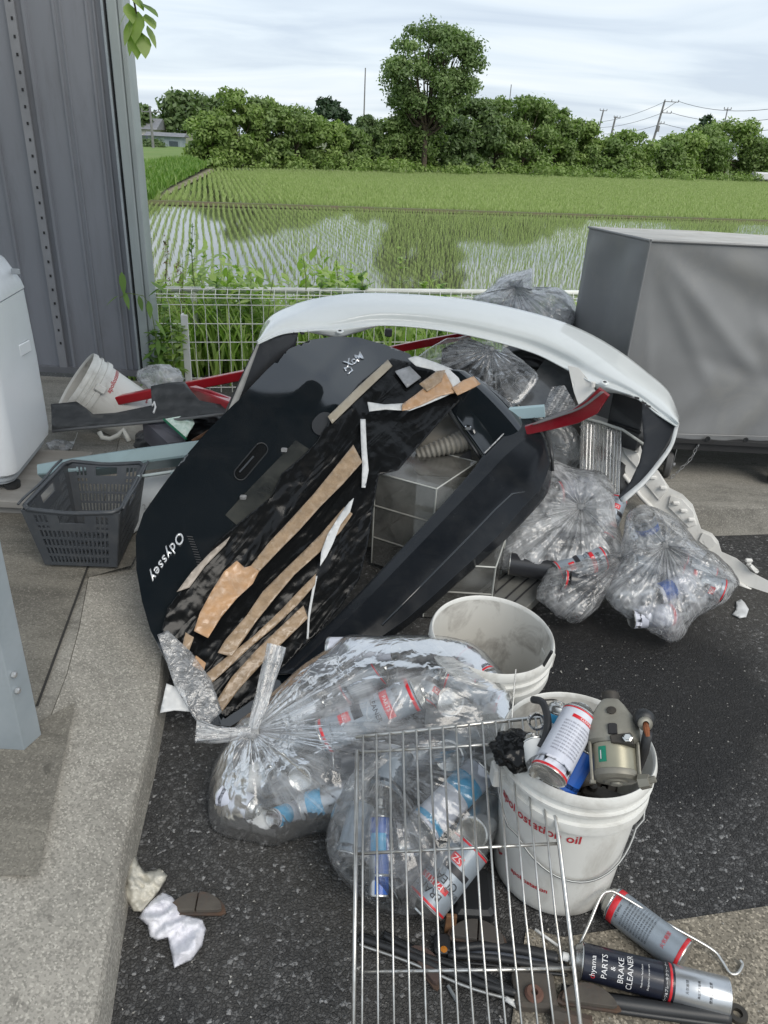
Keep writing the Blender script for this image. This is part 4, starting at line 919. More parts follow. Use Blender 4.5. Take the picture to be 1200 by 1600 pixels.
# spoiler / lower bar: long rounded beam on the right
L0 = [(430, 1052), (520, 968), (600, 885), (680, 800), (735, 738), (762, 703), (822, 645)]
L1 = [(452, 1052), (545, 965), (628, 880), (705, 800), (765, 738), (792, 710), (840, 668)]
L2 = [(480, 1055), (585, 965), (660, 893), (735, 822), (800, 765), (830, 735), (852, 688)]
L3 = [(500, 1060), (625, 975), (705, 905), (775, 840), (815, 795), (846, 760), (860, 722)]
L4 = [(505, 1066), (635, 980), (715, 912), (786, 848), (828, 805), (856, 770), (863, 735)]
ds = (-.045, -.075, -.085, -.080, -.02)
rows = [[W(x, y, T0(x, y)+d+(-.012 if i > 4 and 0 < k < 4 else 0)) for i, (x, y) in enumerate(Lk)] for k, (Lk, d) in enumerate(zip((L0, L1, L2, L3, L4), ds))]
SPM = M('dull_black_paint', (.008, .010, .013), (.013, .015, .018), 5, .2, spec=.26, dirt=.35, dirtcol=(.035, .036, .036), dscale=9, rvar=.08)
sp2 = patch(rows, 60, 17, lin=True); obj('spoiler', sp2, SPM, tg, smooth=16, bevel=.004, solid=.006, solid_off=-1)
e1 = [W(x, y, T0(x, y)+d) for (x, y), d in (((822, 644), -.05), ((842, 662), -.09), ((855, 684), -.10), ((862, 712), -.09), ((864, 736), -.03))]
e2 = [W(x, y, T0(x, y)+d+.05) for (x, y), d in (((830, 643), 0.02), ((848, 660), -.03), ((857, 682), -.04), ((863, 706), 0.0), ((862, 730), .04))]
obj('spoiler_end', patch([e1, e2], 20, 4, lin=True), M('scuffed_edge', (.03, .032, .035), (.06, .06, .06), 30, .3), tg, smooth=True, solid=.01)
m = MB(); m.tube([W(x, y, T0(x, y)-.05) for x, y in ((757, 708), (775, 690), (800, 664), (822, 644))], .0025, 5); obj('chipped_edge', m, M('bare_primer', (.55, .56, .56), (.2, .2, .2), 60, .6), tg)
m = MB(); m.tube([W(x, y, T0(x, y)-.084) for x, y in ((597, 977), (660, 913), (730, 842), (775, 795), (800, 772), (820, 768))], .0035, 6); obj('pressed_crease', m, GLB, tg, smooth=True)
# recessed handle, plate lamps, clips
def caps(p, q, r_, n=10):
    p, q = np.array(p, float), np.array(q, float); d = (q-p)/np.linalg.norm(q-p); nn = np.array([-d[1], d[0]]); o = []
    for a_ in np.linspace(-90, 90, n): o.append(q+r_*(math.cos(R(a_))*d+math.sin(R(a_))*nn))
    for a_ in np.linspace(90, 270, n): o.append(p+r_*(math.cos(R(a_))*d+math.sin(R(a_))*nn))
    return o
m = MB(); cp = caps((376, 740), (408, 702), 10); cp.append(cp[0]); m.tube([W(x, y, Tb(x, y)-.004) for x, y in cp], .0022, 6); hr = obj('handle_recess', m, SATB, tg, smooth=True)
m = sheet(caps((377, 739), (407, 703), 9), lambda x, y: Tb(x, y)-.002, 5); obj('recess_dish', m, M('recess_black', (.004, .005, .006), rough=.25), hr)
m = MB(); m.tube([W(x, y, Tb(x, y)-.008) for x, y in ((374, 738), (383, 728), (396, 713))], .003, 6); obj('release_lever', m, M('lever_dark', (.06, .065, .07), rough=.3, metal=.5), hr)
for (x, y) in ((380, 777), (444, 703)):
    p_ = W(x, y, Tb(x, y)-.006); m = MB(); m.box(p_[0]-.010, p_[0]+.010, p_[1]-.008, p_[1]+.008, p_[2]-.006, p_[2]+.006, .002); obj('clip', m, M('clip_grey', (.16, .16, .16), (.3, .3, .3), 90, .4), tg)
m = sheet(caps((503, 665), (508, 660), 16), lambda x, y: Tb(x, y)-.006, 6); obj('lamp_cover', m, M('cover_grey', (.035, .037, .04), rough=.35), tg, solid=.003)
m = sheet([(352, 805), (378, 776), (440, 712), (462, 688), (498, 712), (470, 745), (420, 790), (395, 832), (372, 822)], lambda x, y: Tb(x, y)-.003, 7); obj('plate_recess', m, M('grey_reflection_panel', (.018, .020, .020), (.045, .047, .043), 9, .25, coat=.4, dirt=.5, dirtcol=(.07, .07, .06), dscale=16), tg, solid=.002)  # grey mottling painted in for the reflections on the number plate area
def text_px(s, c, xdir, size_px, dfn, ext=.001, shear=0, bold=0, space=1.0, sy=1.0):
    """raised lettering laid on a surface; xdir = reading direction in the photo's pixels (y down)"""
    me = text_mesh(s, 1.0, extrude=0, shear=shear, bold=bold, space=space); a_ = mesh_np(me); ex = np.array(xdir, float); ex /= np.linalg.norm(ex); ey = np.array([ex[1], -ex[0]])
    P2 = np.array(c)+size_px*(a_[:, :1]*ex+a_[:, 1:2]*ey*sy); set_np(me, np.array([W(x, y, float(dfn(x, y))-ext) for x, y in P2])); return me
obj('badge', text_px('Odyssey', (262, 868), (-50, 74), 22, Tb, .004, shear=.35, bold=.012, space=1.15, sy=.9), M('badge_silver', (.72, .73, .74), rough=.25, metal=.5), tg, solid=.002)
obj('badge', text_px('XoM', (553, 563), (44, -26), 17, Tb, .004, bold=.02, space=.85), CHR, tg, solid=.002, label='small chrome letters near the top of the tailgate')
obj('badge', text_px('L7', (545, 577), (-14, -20), 14, Tb, .004, bold=.02, space=.9), CHR, tg, solid=.002, label='small chrome letters below the other chrome letters')
# ridged grip strip by the badge
m = MB()
for k in range(15):
    y = 838+k*4; x = 292+6*math.sin(k*.12)+k*.9; m.tube([W(x, y, Tb(x, y)-.002), W(x+9, y+1, Tb(x+9, y+1)-.002)], .0016, 4)
obj('grip_ridges', m, SATB, tg)
# ---- black sheeting over the window
def m_sheeting():
    m, t, b = nodes('black_sheeting'); b.inputs['Base Color'].default_value = (.006, .0065, .007, 1); b.inputs['Roughness'].default_value = .24; b.inputs['Specular IOR Level'].default_value = .26
    a_ = coords(t, 'UV', rot=(0, 0, R(50))); mpn = t.nodes.new('ShaderNodeMapping'); mpn.inputs['Scale'].default_value = (5, 20, 1); lk(t, a_, mpn.inputs[0]); v = mpn.outputs[0]
    f1 = noise(t, v, .8, 2, .5, .9); f2 = noise(t, coords(t), 24, 2, .5, 1.0)
    rr_ = ramp(t, math_(t, 'ABSOLUTE', math_(t, 'SUBTRACT', f1, .5)), [(0, 1.), (.14, 0.)])
    n1 = bump(t, None, rr_, .22, .008); bump(t, b, f2, .22, .005, n1); return m
SHEET = m_sheeting()
def crump(P2, sc=.035, amp=.010, seed=3, st=(1, 1)):
    p = np.column_stack([P2[0]*st[0], P2[1]*st[1], 0*P2[0]]); return amp*(vn(p, sc, seed, 4, True))
def Tc(x, y):
    x = np.asarray(x, float); y = np.asarray(y, float); q, s = qs(x, y); edge = 1
    return np.minimum(Tb(x, y), T0(x, y))-.014-crump((s*.35, q), .06, .007, 3)-crump((x, y), .03, .005, 5)-.006*np.sin(q*.05+1)
out = [(612, 560), (640, 566), (668, 562), (700, 580), (745, 598), (730, 615), (705, 640), (680, 668), (650, 702), (622, 735), (592, 742), (584, 790), (575, 850), (562, 905), (530, 950), (500, 985), (478, 1005), (450, 1035), (405, 1085), (352, 1122), (338, 1105),
       (318, 1060), (285, 1010), (252, 985), (262, 950), (286, 918), (320, 870), (348, 838), (388, 805), (425, 775), (440, 740), (470, 715), (495, 690), (505, 672), (520, 650), (560, 600), (590, 575)]
m = sheet(out, Tc, 4); obj('black_sheeting', m, SHEET, tg, smooth=True, solid=.002)
# hanging fold of sheeting in front of the clear boxes
def Tf(x, y): x = np.asarray(x, float); y = np.asarray(y, float); return T0(x, y)-.03-crump((x, y*.35), .07, .02, 8)
# ---- tapes
TAPE = M('brown_packing_tape', (.36, .26, .17), (.25, .18, .115), 30, .3, coat=.3, dirt=.35, dirtcol=(.46, .38, .30), dscale=34, bs=.9, bd=.005, bscale=34, rvar=.12)
TAPEO = M('brown_tape_creased', (.50, .30, .16), (.38, .24, .14), 22, .3, coat=.3, dirt=.4, dirtcol=(.62, .50, .40), dscale=30, bs=.8, bd=.006, bscale=26)
TAPEW = M('white_tape_back', (.66, .67, .67), (.52, .53, .53), 16, .4, bs=.7, bd=.005, bscale=24, dirt=.3, dirtcol=(.35, .35, .36), dscale=20)
def tape(name, pl, mat, off=.030, lab=None, amp=.004, seed=1, step=5):
    f_ = lambda x, y: Tc(x, y)*.35+(np.minimum(Tb(x, y), T0(x, y))-.016)*.65-off-crump((np.asarray(x, float), np.asarray(y, float)), .11, amp, seed)
    obj(name, sheet(pl, f_, step), mat, tg, smooth=True, solid=.0015, label=lab)
tape('tape_strip', [(512, 651), (519, 662), (560, 622), (613, 572), (606, 562), (560, 604)], M('tape_beige', (.36, .32, .25), (.30, .26, .20), 12, .35, coat=.2), .012, 'narrow beige tape strip at the top of the window')
tape('tape_strip', [(552, 695), (566, 722), (535, 757), (500, 792), (468, 828), (440, 856), (405, 893), (392, 884), (420, 848), (452, 814), (490, 772), (520, 735)], TAPE, .03, 'long brown tape strip running down the middle')
tape('tape_strip', [(405, 892), (395, 912), (370, 935), (345, 965), (325, 997), (303, 986), (312, 958), (330, 925), (350, 893), (370, 876), (382, 887), (392, 884)], TAPEO, .034, 'creased orange-brown tape patch', .009, 2)
tape('tape_strip', [(538, 792), (551, 803), (533, 830), (498, 864), (460, 898), (428, 936), (398, 974), (362, 1026), (340, 1020), (352, 1000), (385, 962), (410, 925), (445, 890), (478, 858), (500, 836)], TAPE, .034, 'second long brown tape strip', .006, 3)
tape('tape_strip', [(494, 896), (492, 914), (464, 946), (428, 980), (390, 1012), (352, 1048), (330, 1068), (320, 1054), (346, 1033), (396, 994), (441, 951), (472, 918)], TAPE, .03, 'third thin brown tape strip', .004, 4)
tape('tape_strip', [(474, 946), (481, 966), (448, 998), (410, 1036), (372, 1078), (347, 1112), (339, 1094), (362, 1058), (400, 1016), (440, 978)], TAPE, .03, 'lowest brown tape strip', .003, 5)
tape('tape_strip', [(290, 988), (303, 996), (296, 1016), (284, 1012)], TAPE, .03); tape('tape_strip', [(306, 1024), (322, 1036), (318, 1050), (300, 1040)], TAPEO, .03)
tape('white_tape', [(563, 655), (571, 655), (573, 700), (576, 735), (571, 762), (565, 762), (566, 730), (564, 690)], TAPEW, .02)
tape('white_tape', [(553, 778), (547, 800), (532, 820), (520, 850), (510, 870), (500, 885), (502, 862), (512, 835), (530, 806), (545, 785)], TAPEW, .044)
tape('white_tape', [(496, 900), (490, 930), (484, 965), (482, 998), (479, 998), (481, 960), (487, 925), (493, 900)], TAPEW, .02)
tape('white_tape', [(574, 628), (600, 632), (636, 630), (660, 618), (690, 600), (712, 612), (690, 622), (662, 634), (640, 642), (602, 640), (577, 643)], TAPEW, .035, None, .008, 6)
tape('tape_strip', [(628, 632), (650, 616), (680, 592), (696, 582), (704, 598), (712, 614), (690, 618), (660, 632), (640, 640), (628, 642)], TAPEO, .045, 'crumpled orange tape across the top', .012, 7)
tape('white_tape', [(637, 560), (650, 556), (680, 566), (705, 576), (728, 588), (722, 606), (708, 612), (700, 592), (676, 578), (650, 572)], TAPEW, .04, None, .01, 8)
tape('tape_strip', [(706, 606), (724, 594), (740, 588), (751, 600), (736, 608), (715, 618)], TAPEO, .05, None, .008, 9)
tape('tape_strip', [(655, 600), (682, 580), (696, 578), (690, 596), (668, 612)], TAPE, .05, None, .008, 10)
tape('white_tape', [(617, 580), (640, 572), (658, 590), (636, 606)], M('hazy_tape', (.30, .31, .33), (.20, .21, .22), 30, .3, bs=.5, bd=.004), .01)
tape('tape_strip', [(360, 838), (352, 852), (320, 885), (296, 918), (276, 925), (300, 893), (330, 862)], M('tape_fold', (.42, .37, .32), (.28, .24, .20), 16, .4), .012)
FT = m_film('clear_tape', base=.12, streak=.22, sc=(6, 14, 1), crumple=26)
tape('clear_tape', [(246, 992), (262, 985), (300, 1020), (330, 1062), (347, 1112), (318, 1140), (300, 1118), (272, 1070)], FT, .05, None, .006, 11, 6)
tape('paper_scrap', [(260, 1068), (288, 1078), (296, 1112), (272, 1110), (250, 1114)], TAPEW, .03, None, .006, 12)

# ---- white bumper cover, arched over the pile
BW = M('white_car_paint', (.74, .77, .76), (.70, .73, .72), 1.5, .16, coat=.8, dirt=.12, dirtcol=(.45, .46, .45), dscale=6)
BI = M('bumper_inside', (.016, .018, .022), (.03, .032, .036), 5, .5, dirt=.4, dirtcol=(.07, .07, .068), dscale=12, bs=.15, bd=.002)
bp = thing('white_bumper', 'white car bumper cover arched over the junk pile, dark inside at both ends', 'bumper', (*W(700, 600, 2.75)[:2], 0))
topE = [(403, 529), (414, 503), (438, 484), (490, 467), (560, 458), (650, 460), (740, 469), (830, 488), (900, 511), (960, 543), (1012, 582), (1045, 612), (1062, 652)]
mid1 = [(402, 531), (424, 505), (455, 491), (505, 482), (570, 474), (650, 476), (735, 487), (825, 508), (893, 533), (950, 563), (1004, 598), (1040, 628), (1061, 656)]
mid2 = [(402, 533), (432, 510), (468, 500), (520, 500), (585, 489), (660, 492), (740, 504), (826, 526), (888, 551), (938, 578), (995, 610), (1036, 640), (1060, 660)]
lowE = [(402, 535), (440, 518), (478, 513), (528, 508), (590, 500), (665, 504), (745, 517), (828, 539), (885, 564), (928, 588), (990, 614), (1030, 643), (1060, 664)]
rimE = [(402, 537), (442, 521), (484, 517), (530, 514), (595, 508), (668, 513), (748, 527), (830, 550), (880, 574), (922, 596), (988, 618), (1029, 648), (1059, 667)]
dl = [2.62, 2.74, 2.82, 2.90, 2.97, 3.0, 3.0, 2.97, 2.90, 2.80, 2.68, 2.58, 2.50]
rows = [[W(x, y, d_+o) for (x, y), d_ in zip(E_, dl)] for E_, o in ((topE, .14), (mid1, .035), (mid2, .0), (lowE, .01), (rimE, -.012))]
obj('cover', patch(rows, 120, 34), BW, bp, smooth=True, solid=.004, solid_off=-1)
# pressed flange below with bolt tabs
def flange(pts_top, pts_bot, o1=-.012, o2=.02, nm='flange', mt=None, nu=24):
    f1 = [W(x, y, np.interp(x, [p[0] for p in rimE], dl)+o1) for x, y in pts_top]; f2 = [W(x, y, np.interp(x, [p[0] for p in rimE], dl)+o2) for x, y in pts_bot]
    obj(nm, patch([f1, f2], nu, 4, lin=True), mt or BW, bp, smooth=True, solid=.004)
flange([(480, 517), (505, 515), (530, 514), (560, 511), (592, 508)], [(484, 519), (508, 524), (530, 528), (552, 521), (588, 510)], nm='bolt_tab')
flange([(882, 575), (905, 586), (922, 596), (955, 607), (990, 618)], [(884, 578), (918, 598), (938, 610), (962, 614), (988, 620)], nm='bolt_tab')
for (x, y) in ((531, 517), (945, 597)):
    d_ = np.interp(x, [p[0] for p in rimE], dl)-.016; c = W(x, y, d_); mm = MB(); mm.lathe([(.006, 0), (.009, .002), (.014, .001), (.016, -.002)], 20); mx_ = Matrix(((cr[0], cu[0], -cf[0], c[0]), (cr[1], cu[1], -cf[1], c[1]), (cr[2], cu[2], -cf[2], c[2]), (0, 0, 0, 1))); mm.xform(mx_ @ Matrix.Rotation(R(-50), 4, 'X'))
    h_ = obj('bolt_boss', mm, BW, bp, smooth=True); mm = MB(); mm.lathe([(0, .0005), (.0068, .001)], 16); mm.xform(mx_ @ Matrix.Rotation(R(-50), 4, 'X')); obj('bolt_hole', mm, DARKGAP, h_)
for (x, y) in ((462, 520), (472, 519), (995, 620), (1006, 628), (1013, 633)):
    d_ = np.interp(x, [p[0] for p in rimE], dl)-.018; mm = sheet([(x-4, y-1), (x+4, y+1), (x+4, y+4), (x-3, y+3)], lambda a_, b_: 0*a_+d_, 4); obj('clip_slot', mm, DARKGAP, bp)
# dark inside at the left end, with a pale edge
lf = [(404, 532), (430, 524), (466, 519), (462, 542), (440, 580), (420, 612), (392, 622), (376, 640), (362, 660), (346, 668), (349, 650), (370, 605)]
dL = plane3((404, 532, 2.63), (466, 519, 2.78), (350, 660, 2.55))
obj('left_inside', sheet(lf, lambda x, y: dL(x, y)+.03*np.sin((np.asarray(x)-350)/40), 8), BI, bp, smooth=True, solid=.004, solid_off=-1)
mm = patch([[W(x, y, dL(x, y)-.006) for x, y in ((402, 536), (386, 572), (366, 618), (346, 666))], [W(x, y, dL(x, y)-.012) for x, y in ((406, 536), (392, 574), (374, 622), (353, 664))]], 20, 3, lin=True)
obj('left_edge', mm, M('dusty_edge', (.22, .22, .21), (.30, .30, .29), 20, .6), bp, smooth=True, solid=.004)
rf_ = [(1003, 625), (1030, 646), (1058, 664), (1046, 690), (1030, 715), (1010, 745), (985, 770), (970, 783), (966, 776), (985, 752), (999, 722), (1006, 690), (1003, 655)]
dR = plane3((1005, 630, 2.62), (1058, 664, 2.50), (975, 780, 2.42))
obj('right_inside', sheet(rf_, lambda x, y: dR(x, y)+.025*np.cos((np.asarray(y)-700)/60), 7), BI, bp, smooth=True, solid=.004, solid_off=-1)
mm = patch([[W(x, y, dR(x, y)-.004) for x, y in ((1061, 664), (1052, 696), (1034, 724), (1008, 756), (974, 787))], [W(x, y, dR(x, y)-.010) for x, y in ((1054, 668), (1046, 694), (1028, 720), (1003, 750), (969, 779))]], 24, 3, lin=True)
obj('right_edge', mm, M('pale_edge', (.55, .57, .57), (.42, .43, .43), 20, .4), bp, smooth=True, solid=.004)
mm = MB(); c = W(607, 519, 2.98); mm.box(c[0]-.015, c[0]+.015, c[1]-.01, c[1]+.02, c[2]-.018, c[2]+.012, .004); obj('parking_sensor', mm, BLK, bp)

# ---- red bars
RED = M('red_painted_steel', (.42, .012, .022), (.34, .01, .018), 6, .28, coat=.4, dirt=.15, dirtcol=(.2, .02, .02), dscale=14)
def bar(name, label, cat, pts, w, h, mat, group=None, bev=.004, up=None, extra=None):
    P = [W(*p) for p in pts]; t = thing(name, label, cat, (*P[0][:2], min(p[2] for p in P)), group); rings = []
    for i, p in enumerate(P):
        d_ = P[min(i+1, len(P)-1)]-P[max(i-1, 0)]; d_ /= np.linalg.norm(d_); u_ = np.array(up if up is not None else [0, 0, 1.]); u_ = u_-d_*(u_@d_); u_ /= np.linalg.norm(u_); s_ = np.cross(d_, u_)
        ww = w[i] if hasattr(w, '__len__') else w; hh = h[i] if hasattr(h, '__len__') else h; e_ = min(ww, hh)*.2
        rings.append([p+s_*a_+u_*b_ for a_, b_ in ((-ww+e_, -hh), (ww-e_, -hh), (ww, -hh+e_), (ww, hh-e_), (ww-e_, hh), (-ww+e_, hh), (-ww, hh-e_), (-ww, -hh+e_))])
    m = MB(); m.loft(rings); obj('bar', m, mat, t, smooth=30)
    if extra: extra(t, P)
    return t
bar('red_crossbar', 'long thin red steel bar lying behind the black trim at the left', 'bar', [(120, 640, 3.45), (200, 622, 3.40), (300, 602, 3.36), (395, 583, 3.3)], .018, .020, RED)
def rx(t, P):
    m = MB(); m.tube([W(300, 607, 3.22), W(330, 612, 3.12), W(360, 625, 3.02)], .006, 6); obj('rib', m, M('red_rib', (.5, .03, .05), rough=.3), t, smooth=True)
bar('red_bracket', 'short glossy red bracket slanting down from the long red bar', 'bracket', [(302, 611, 3.25), (335, 625, 3.12), (365, 637, 3.0), (392, 645, 2.92)], [.02, .024, .026, .022], [.022, .028, .03, .03], RED, extra=rx)
bar('red_crossbar', 'thin red bar seen under the crown of the white bumper', 'bar', [(600, 549, 3.25), (660, 537, 3.2), (735, 523, 3.15)], .012, .016, RED)
def rx2(t, P):
    m = patch([[W(x, y, d_) for x, y, d_ in ((836, 660, 2.74), (870, 646, 2.70), (905, 632, 2.64), (928, 612, 2.58))], [W(x, y, d_) for x, y, d_ in ((832, 664, 2.66), (870, 652, 2.62), (908, 638, 2.56), (944, 612, 2.50))]], 20, 3, lin=True)
    obj('top_lip', m, M('lip_grey', (.18, .17, .17), rough=.5), t, smooth=True, solid=.003)
bar('red_trim', 'curved dark red trim piece hooking up under the right side of the white bumper', 'trim', [(822, 672, 2.70), (862, 662, 2.67), (900, 650, 2.62), (926, 635, 2.57), (944, 612, 2.53)], .010, [.016, .020, .026, .03, .022], M('deep_red', (.26, .008, .018), (.20, .006, .014), 6, .2, coat=.6), extra=rx2)
bar('blue_plastic_strip', 'short pale blue strip poking out behind the end of the black spoiler', 'strip', [(796, 646, 2.78), (826, 644, 2.76), (851, 642, 2.74)], .012, .022, M('pale_blue', (.42, .56, .60), (.38, .52, .56), 5, .4))
# pale-blue sheet metal channel on the left
def rx3(t, P):
    m = MB(); m.tube([W(x, y, d_) for x, y, d_ in ((215, 745, 2.60), (270, 737, 2.62), (300, 730, 2.66))], .006, 6); obj('lower_lip', m, M('pale_lip', (.48, .55, .55), rough=.4), t, smooth=True)
    m = patch([[W(265, 738, 2.58), W(300, 732, 2.6)], [W(272, 752, 2.54), W(292, 752, 2.56)]], 6, 4, lin=True); obj('bracket', m, M('steel_blue', (.25, .32, .33), rough=.4), t, solid=.003)
bar('blue_steel_channel', 'pale blue steel channel lying behind the shopping basket', 'channel', [(62, 737, 2.72), (120, 731, 2.74), (220, 718, 2.80), (345, 702, 2.88)], [.02, .028, .030, .03], [.028, .038, .048, .050], M('blue_grey_paint', (.26, .36, .39), (.22, .31, .335), 4, .38, coat=.2, dirt=.25, dirtcol=(.16, .2, .2), dscale=10), up=(0, -.75, .66), extra=rx3)
# black trim channel
td = plane3((85, 650, 3.20), (375, 635, 2.98), (230, 665, 3.02))
tt = thing('black_trim_panel', 'long black plastic trim panel lying in front of the red bar', 'trim', (*W(200, 660, 3.1)[:2], .2))
o1 = [(80, 632), (120, 628), (137, 640), (146, 648), (180, 646), (238, 634), (236, 604), (262, 599), (289, 597), (300, 612), (312, 626), (340, 632), (378, 638), (365, 648), (300, 652), (200, 662), (130, 668), (82, 672)]
obj('panel', sheet(o1, lambda x, y: td(x, y)+.02*np.sin(np.asarray(y)/9.), 6), M('scratched_black', (.018, .02, .021), (.04, .042, .044), 20, .42, dirt=.4, dirtcol=(.09, .09, .088), dscale=25), tt, smooth=True, solid=.006)
m = MB(); m.tube([W(x, y, td(x, y)-.02) for x, y in ((82, 674), (130, 669), (200, 663), (300, 653), (368, 645))], .006, 6); obj('lower_edge', m, M('edge_grey', (.12, .125, .13), rough=.5), tt, smooth=True)
m = MB(); m.tube([W(x, y, td(x, y)-.03) for x, y in ((238, 634), (241, 628), (243, 636), (240, 645))], .004, 6); obj('white_clip', m, TAPEW, tt)
# white board on the floor
wb = thing('white_board', 'white flat board on the floor between basket and tailgate', 'board', G(240, 800, .14))
q = [G(215, 748, .17), G(283, 738, .17), G(262, 790, .15), G(206, 832, .15)]
m = MB(); m.loft([[tuple(p-[0, 0, .008]) for p in q], [tuple(p) for p in q]]); obj('board', m, M('white_sheet', (.66, .68, .68), (.58, .6, .6), 3, .4), wb)
obj('stamp', text_px('2 40', (233, 790), (3, -1), 12, lambda x, y: gd(x, y, .158)-.002, 0), M('faint_ink', (.32, .33, .34)), wb)
# ---- rubbish between the channel and trim
def lump(name, label, cat, c, rad, mat, seed=0, n=40, amp=.25, fr=1.6, squash=None, group=None, part='body', ridged=True, floor=None):
    c = np.array(c, float); rad = np.array(rad, float); t = thing(name, label, cat, (c[0], c[1], c[2]-rad[2]), group)
    m = MB(); m.lathe([(math.sin(a_), -math.cos(a_)) for a_ in np.linspace(.02, math.pi-.02, n)], n*2); v = np.array(m.v); v = v*(1+amp*vn(v, fr, seed, 4, ridged)[:, None]); v = v*rad+c
    if floor is not None: v[:, 2] = np.maximum(v[:, 2], floor+.002*RNG.random(len(v)))
    m.v = [tuple(p) for p in v]; o = obj(part, m, mat, t, smooth=True); return t
lump('black_rubber_scrap', 'black crumpled rubber scrap in the gap under the trim panel', 'scrap', YV(255, 692, 3.0), (.13, .09, .07), SATB, 3)
lump('black_rubber_scrap', 'dark heap of hoses beside the tailgate under the red bracket', 'scrap', YV(330, 668, 3.05), (.16, .10, .08), SATB, 4)
t = thing('grey_hose', 'looped pale grey hose lying on the floor by the washing machine', 'hose', G(190, 690, .13)); m = MB(); m.tube([W(x, y, 2.95) for x, y in ((155, 675), (160, 684), (172, 686), (185, 680), (193, 672), (198, 682), (202, 690))], .010, 8); obj('hose', m, M('hose_grey', (.36, .36, .33), rough=.5), t, smooth=True)
t = thing('green_edged_glass', 'sheet of green-edged glass wrapped in clear film beneath the trim panel', 'glass', G(275, 680, .13)); ff = plane3((262, 655, 2.98), (300, 650, 3.02), (290, 682, 2.93))
obj('pane', sheet([(258, 655), (298, 648), (304, 662), (290, 684)], lambda x, y: ff(x, y)-.01*vn(np.column_stack([x, y, 0*x]), .12, 5, 3), 4), M('mint_glass', (.40, .55, .47), (.62, .72, .66), 60, .15, coat=.5, bs=.8, bd=.006, bscale=40), t, solid=.004)
m = MB(); m.tube([W(256, 655, 2.97), W(291, 686, 2.91)], .006, 4); obj('green_edge', m, M('glass_green', (.01, .12, .06), rough=.2), t)
t = thing('dark_grey_carton', 'dark grey carton beside the green-edged glass', 'carton', G(250, 690, .13)); m = MB(); q = [W(222, 655, 3.05), W(255, 652, 3.03), W(290, 688, 2.95), W(262, 692, 2.94)]; m.loft([[p-[0, 0, .09] for p in q], q]); obj('carton', m, M('slate_card', (.07, .07, .085), (.10, .10, .12), 9, .6), t)
t = thing('rusty_brown_strip', 'rusty brown strip lying against the tailgate edge', 'strip', G(320, 690, .13)); m = MB(); m.tube([W(300, 690, 2.86), W(330, 672, 2.9), W(360, 660, 2.95)], .008, 5); obj('strip', m, M('rust', (.10, .045, .02), (.06, .03, .015), 30, .9), t)
t = thing('paper_tag', 'small white tag with a string on the floor beside the washing machine', 'tag', G(110, 695, .14)); m = MB(); m.add([G(103, 690, .16), G(117, 690, .15), G(112, 702, .14), G(108, 700, .15)], [(0, 1, 2, 3)]); obj('tag', m, TAPEW, t, solid=.002)
m = MB(); m.tube([G(115, 691, .155), G(119, 683, .16), G(121, 676, .15)], .0015, 4); obj('string', m, TAPEW, t)
for (x, y, s_) in ((88, 690, 5), (92, 698, 6)):
    pass
lump('crumpled_film', 'crumpled clear film on the floor against the washing machine', 'film', G(93, 697, .15), (.06, .04, .03), m_film('scrap_film', .08, .6, crumple=40), 5, 20, .35)
lump('white_film_bundle', 'small bundle of clear film resting behind the black trim by the post', 'film', YV(250, 590, 3.7), (.13, .08, .07), m_film('bundle_film', .12, .6, crumple=22, cloud=.5), 6, 26, .3)

# ---- grey ducting and ribbed hose seen through the window opening
DUCT = M('dusty_grey_plastic', (.22, .21, .185), (.16, .15, .13), 5, .6, dirt=.6, dirtcol=(.29, .27, .22), dscale=11)
dt = thing('grey_duct', 'dusty grey plastic duct with a ribbed hose showing through the tailgate window', 'duct', (*W(700, 700, 2.9)[:2], .1))
dd = plane3((680, 640, 2.92), (750, 700, 2.88), (650, 740, 2.80))
obj('duct_body', sheet([(650, 705), (665, 675), (700, 640), (722, 655), (742, 690), (760, 722), (745, 745), (700, 745), (655, 742), (640, 725)], lambda x, y: dd(x, y)-.03*np.sin((np.asarray(x)-650)/38.)+.008*np.sin(np.asarray(y)/5.), 6), DUCT, dt, smooth=True, solid=.004)
cpts = smoothpts([W(652, 712, 2.80), W(680, 702, 2.79), (W(708, 694, 2.79)), W(732, 686, 2.80)], 60); m = MB(); m.tube(cpts, [(.022+.020*(i/59))*(1+.10*math.sin(i*1.25)) for i in range(60)], 18); obj('ribbed_hose', m, DUCT, dt, smooth=True)
m = MB(); m.add([W(718, 714, 2.78), W(735, 702, 2.78), W(737, 718, 2.77)], [(0, 1, 2)]); obj('opening', m, DARKGAP, dt, solid=.003)

# ---- clear acrylic boxes behind the spoiler
def m_acrylic(tint=(.92, .93, .92), base=.04):
    m, t, b = nodes('acrylic'); t.nodes.remove(b); v = coords(t)
    tr = t.nodes.new('ShaderNodeBsdfTransparent'); tr.inputs[0].default_value = (*tint, 1)
    df = t.nodes.new('ShaderNodeBsdfDiffuse'); df.inputs[0].default_value = (.55, .54, .50, 1); gl = t.nodes.new('ShaderNodeBsdfGlossy'); gl.inputs['Roughness'].default_value = .10
    m1 = t.nodes.new('ShaderNodeMixShader'); f_ = noise(t, v, 9, 6, .7, .5); lk(t, ramp(t, f_, [(.35, base+.03), (.75, base+.24)]), m1.inputs[0]); lk(t, tr.outputs[0], m1.inputs[1]); lk(t, df.outputs[0], m1.inputs[2])
    lw = t.nodes.new('ShaderNodeFresnel'); lw.inputs[0].default_value = 1.45; m2 = t.nodes.new('ShaderNodeMixShader'); lk(t, lw.outputs[0], m2.inputs[0]); lk(t, m1.outputs[0], m2.inputs[1]); lk(t, gl.outputs[0], m2.inputs[2]); lk(t, m2.outputs[0], t.nodes['Material Output'].inputs[0]); return m
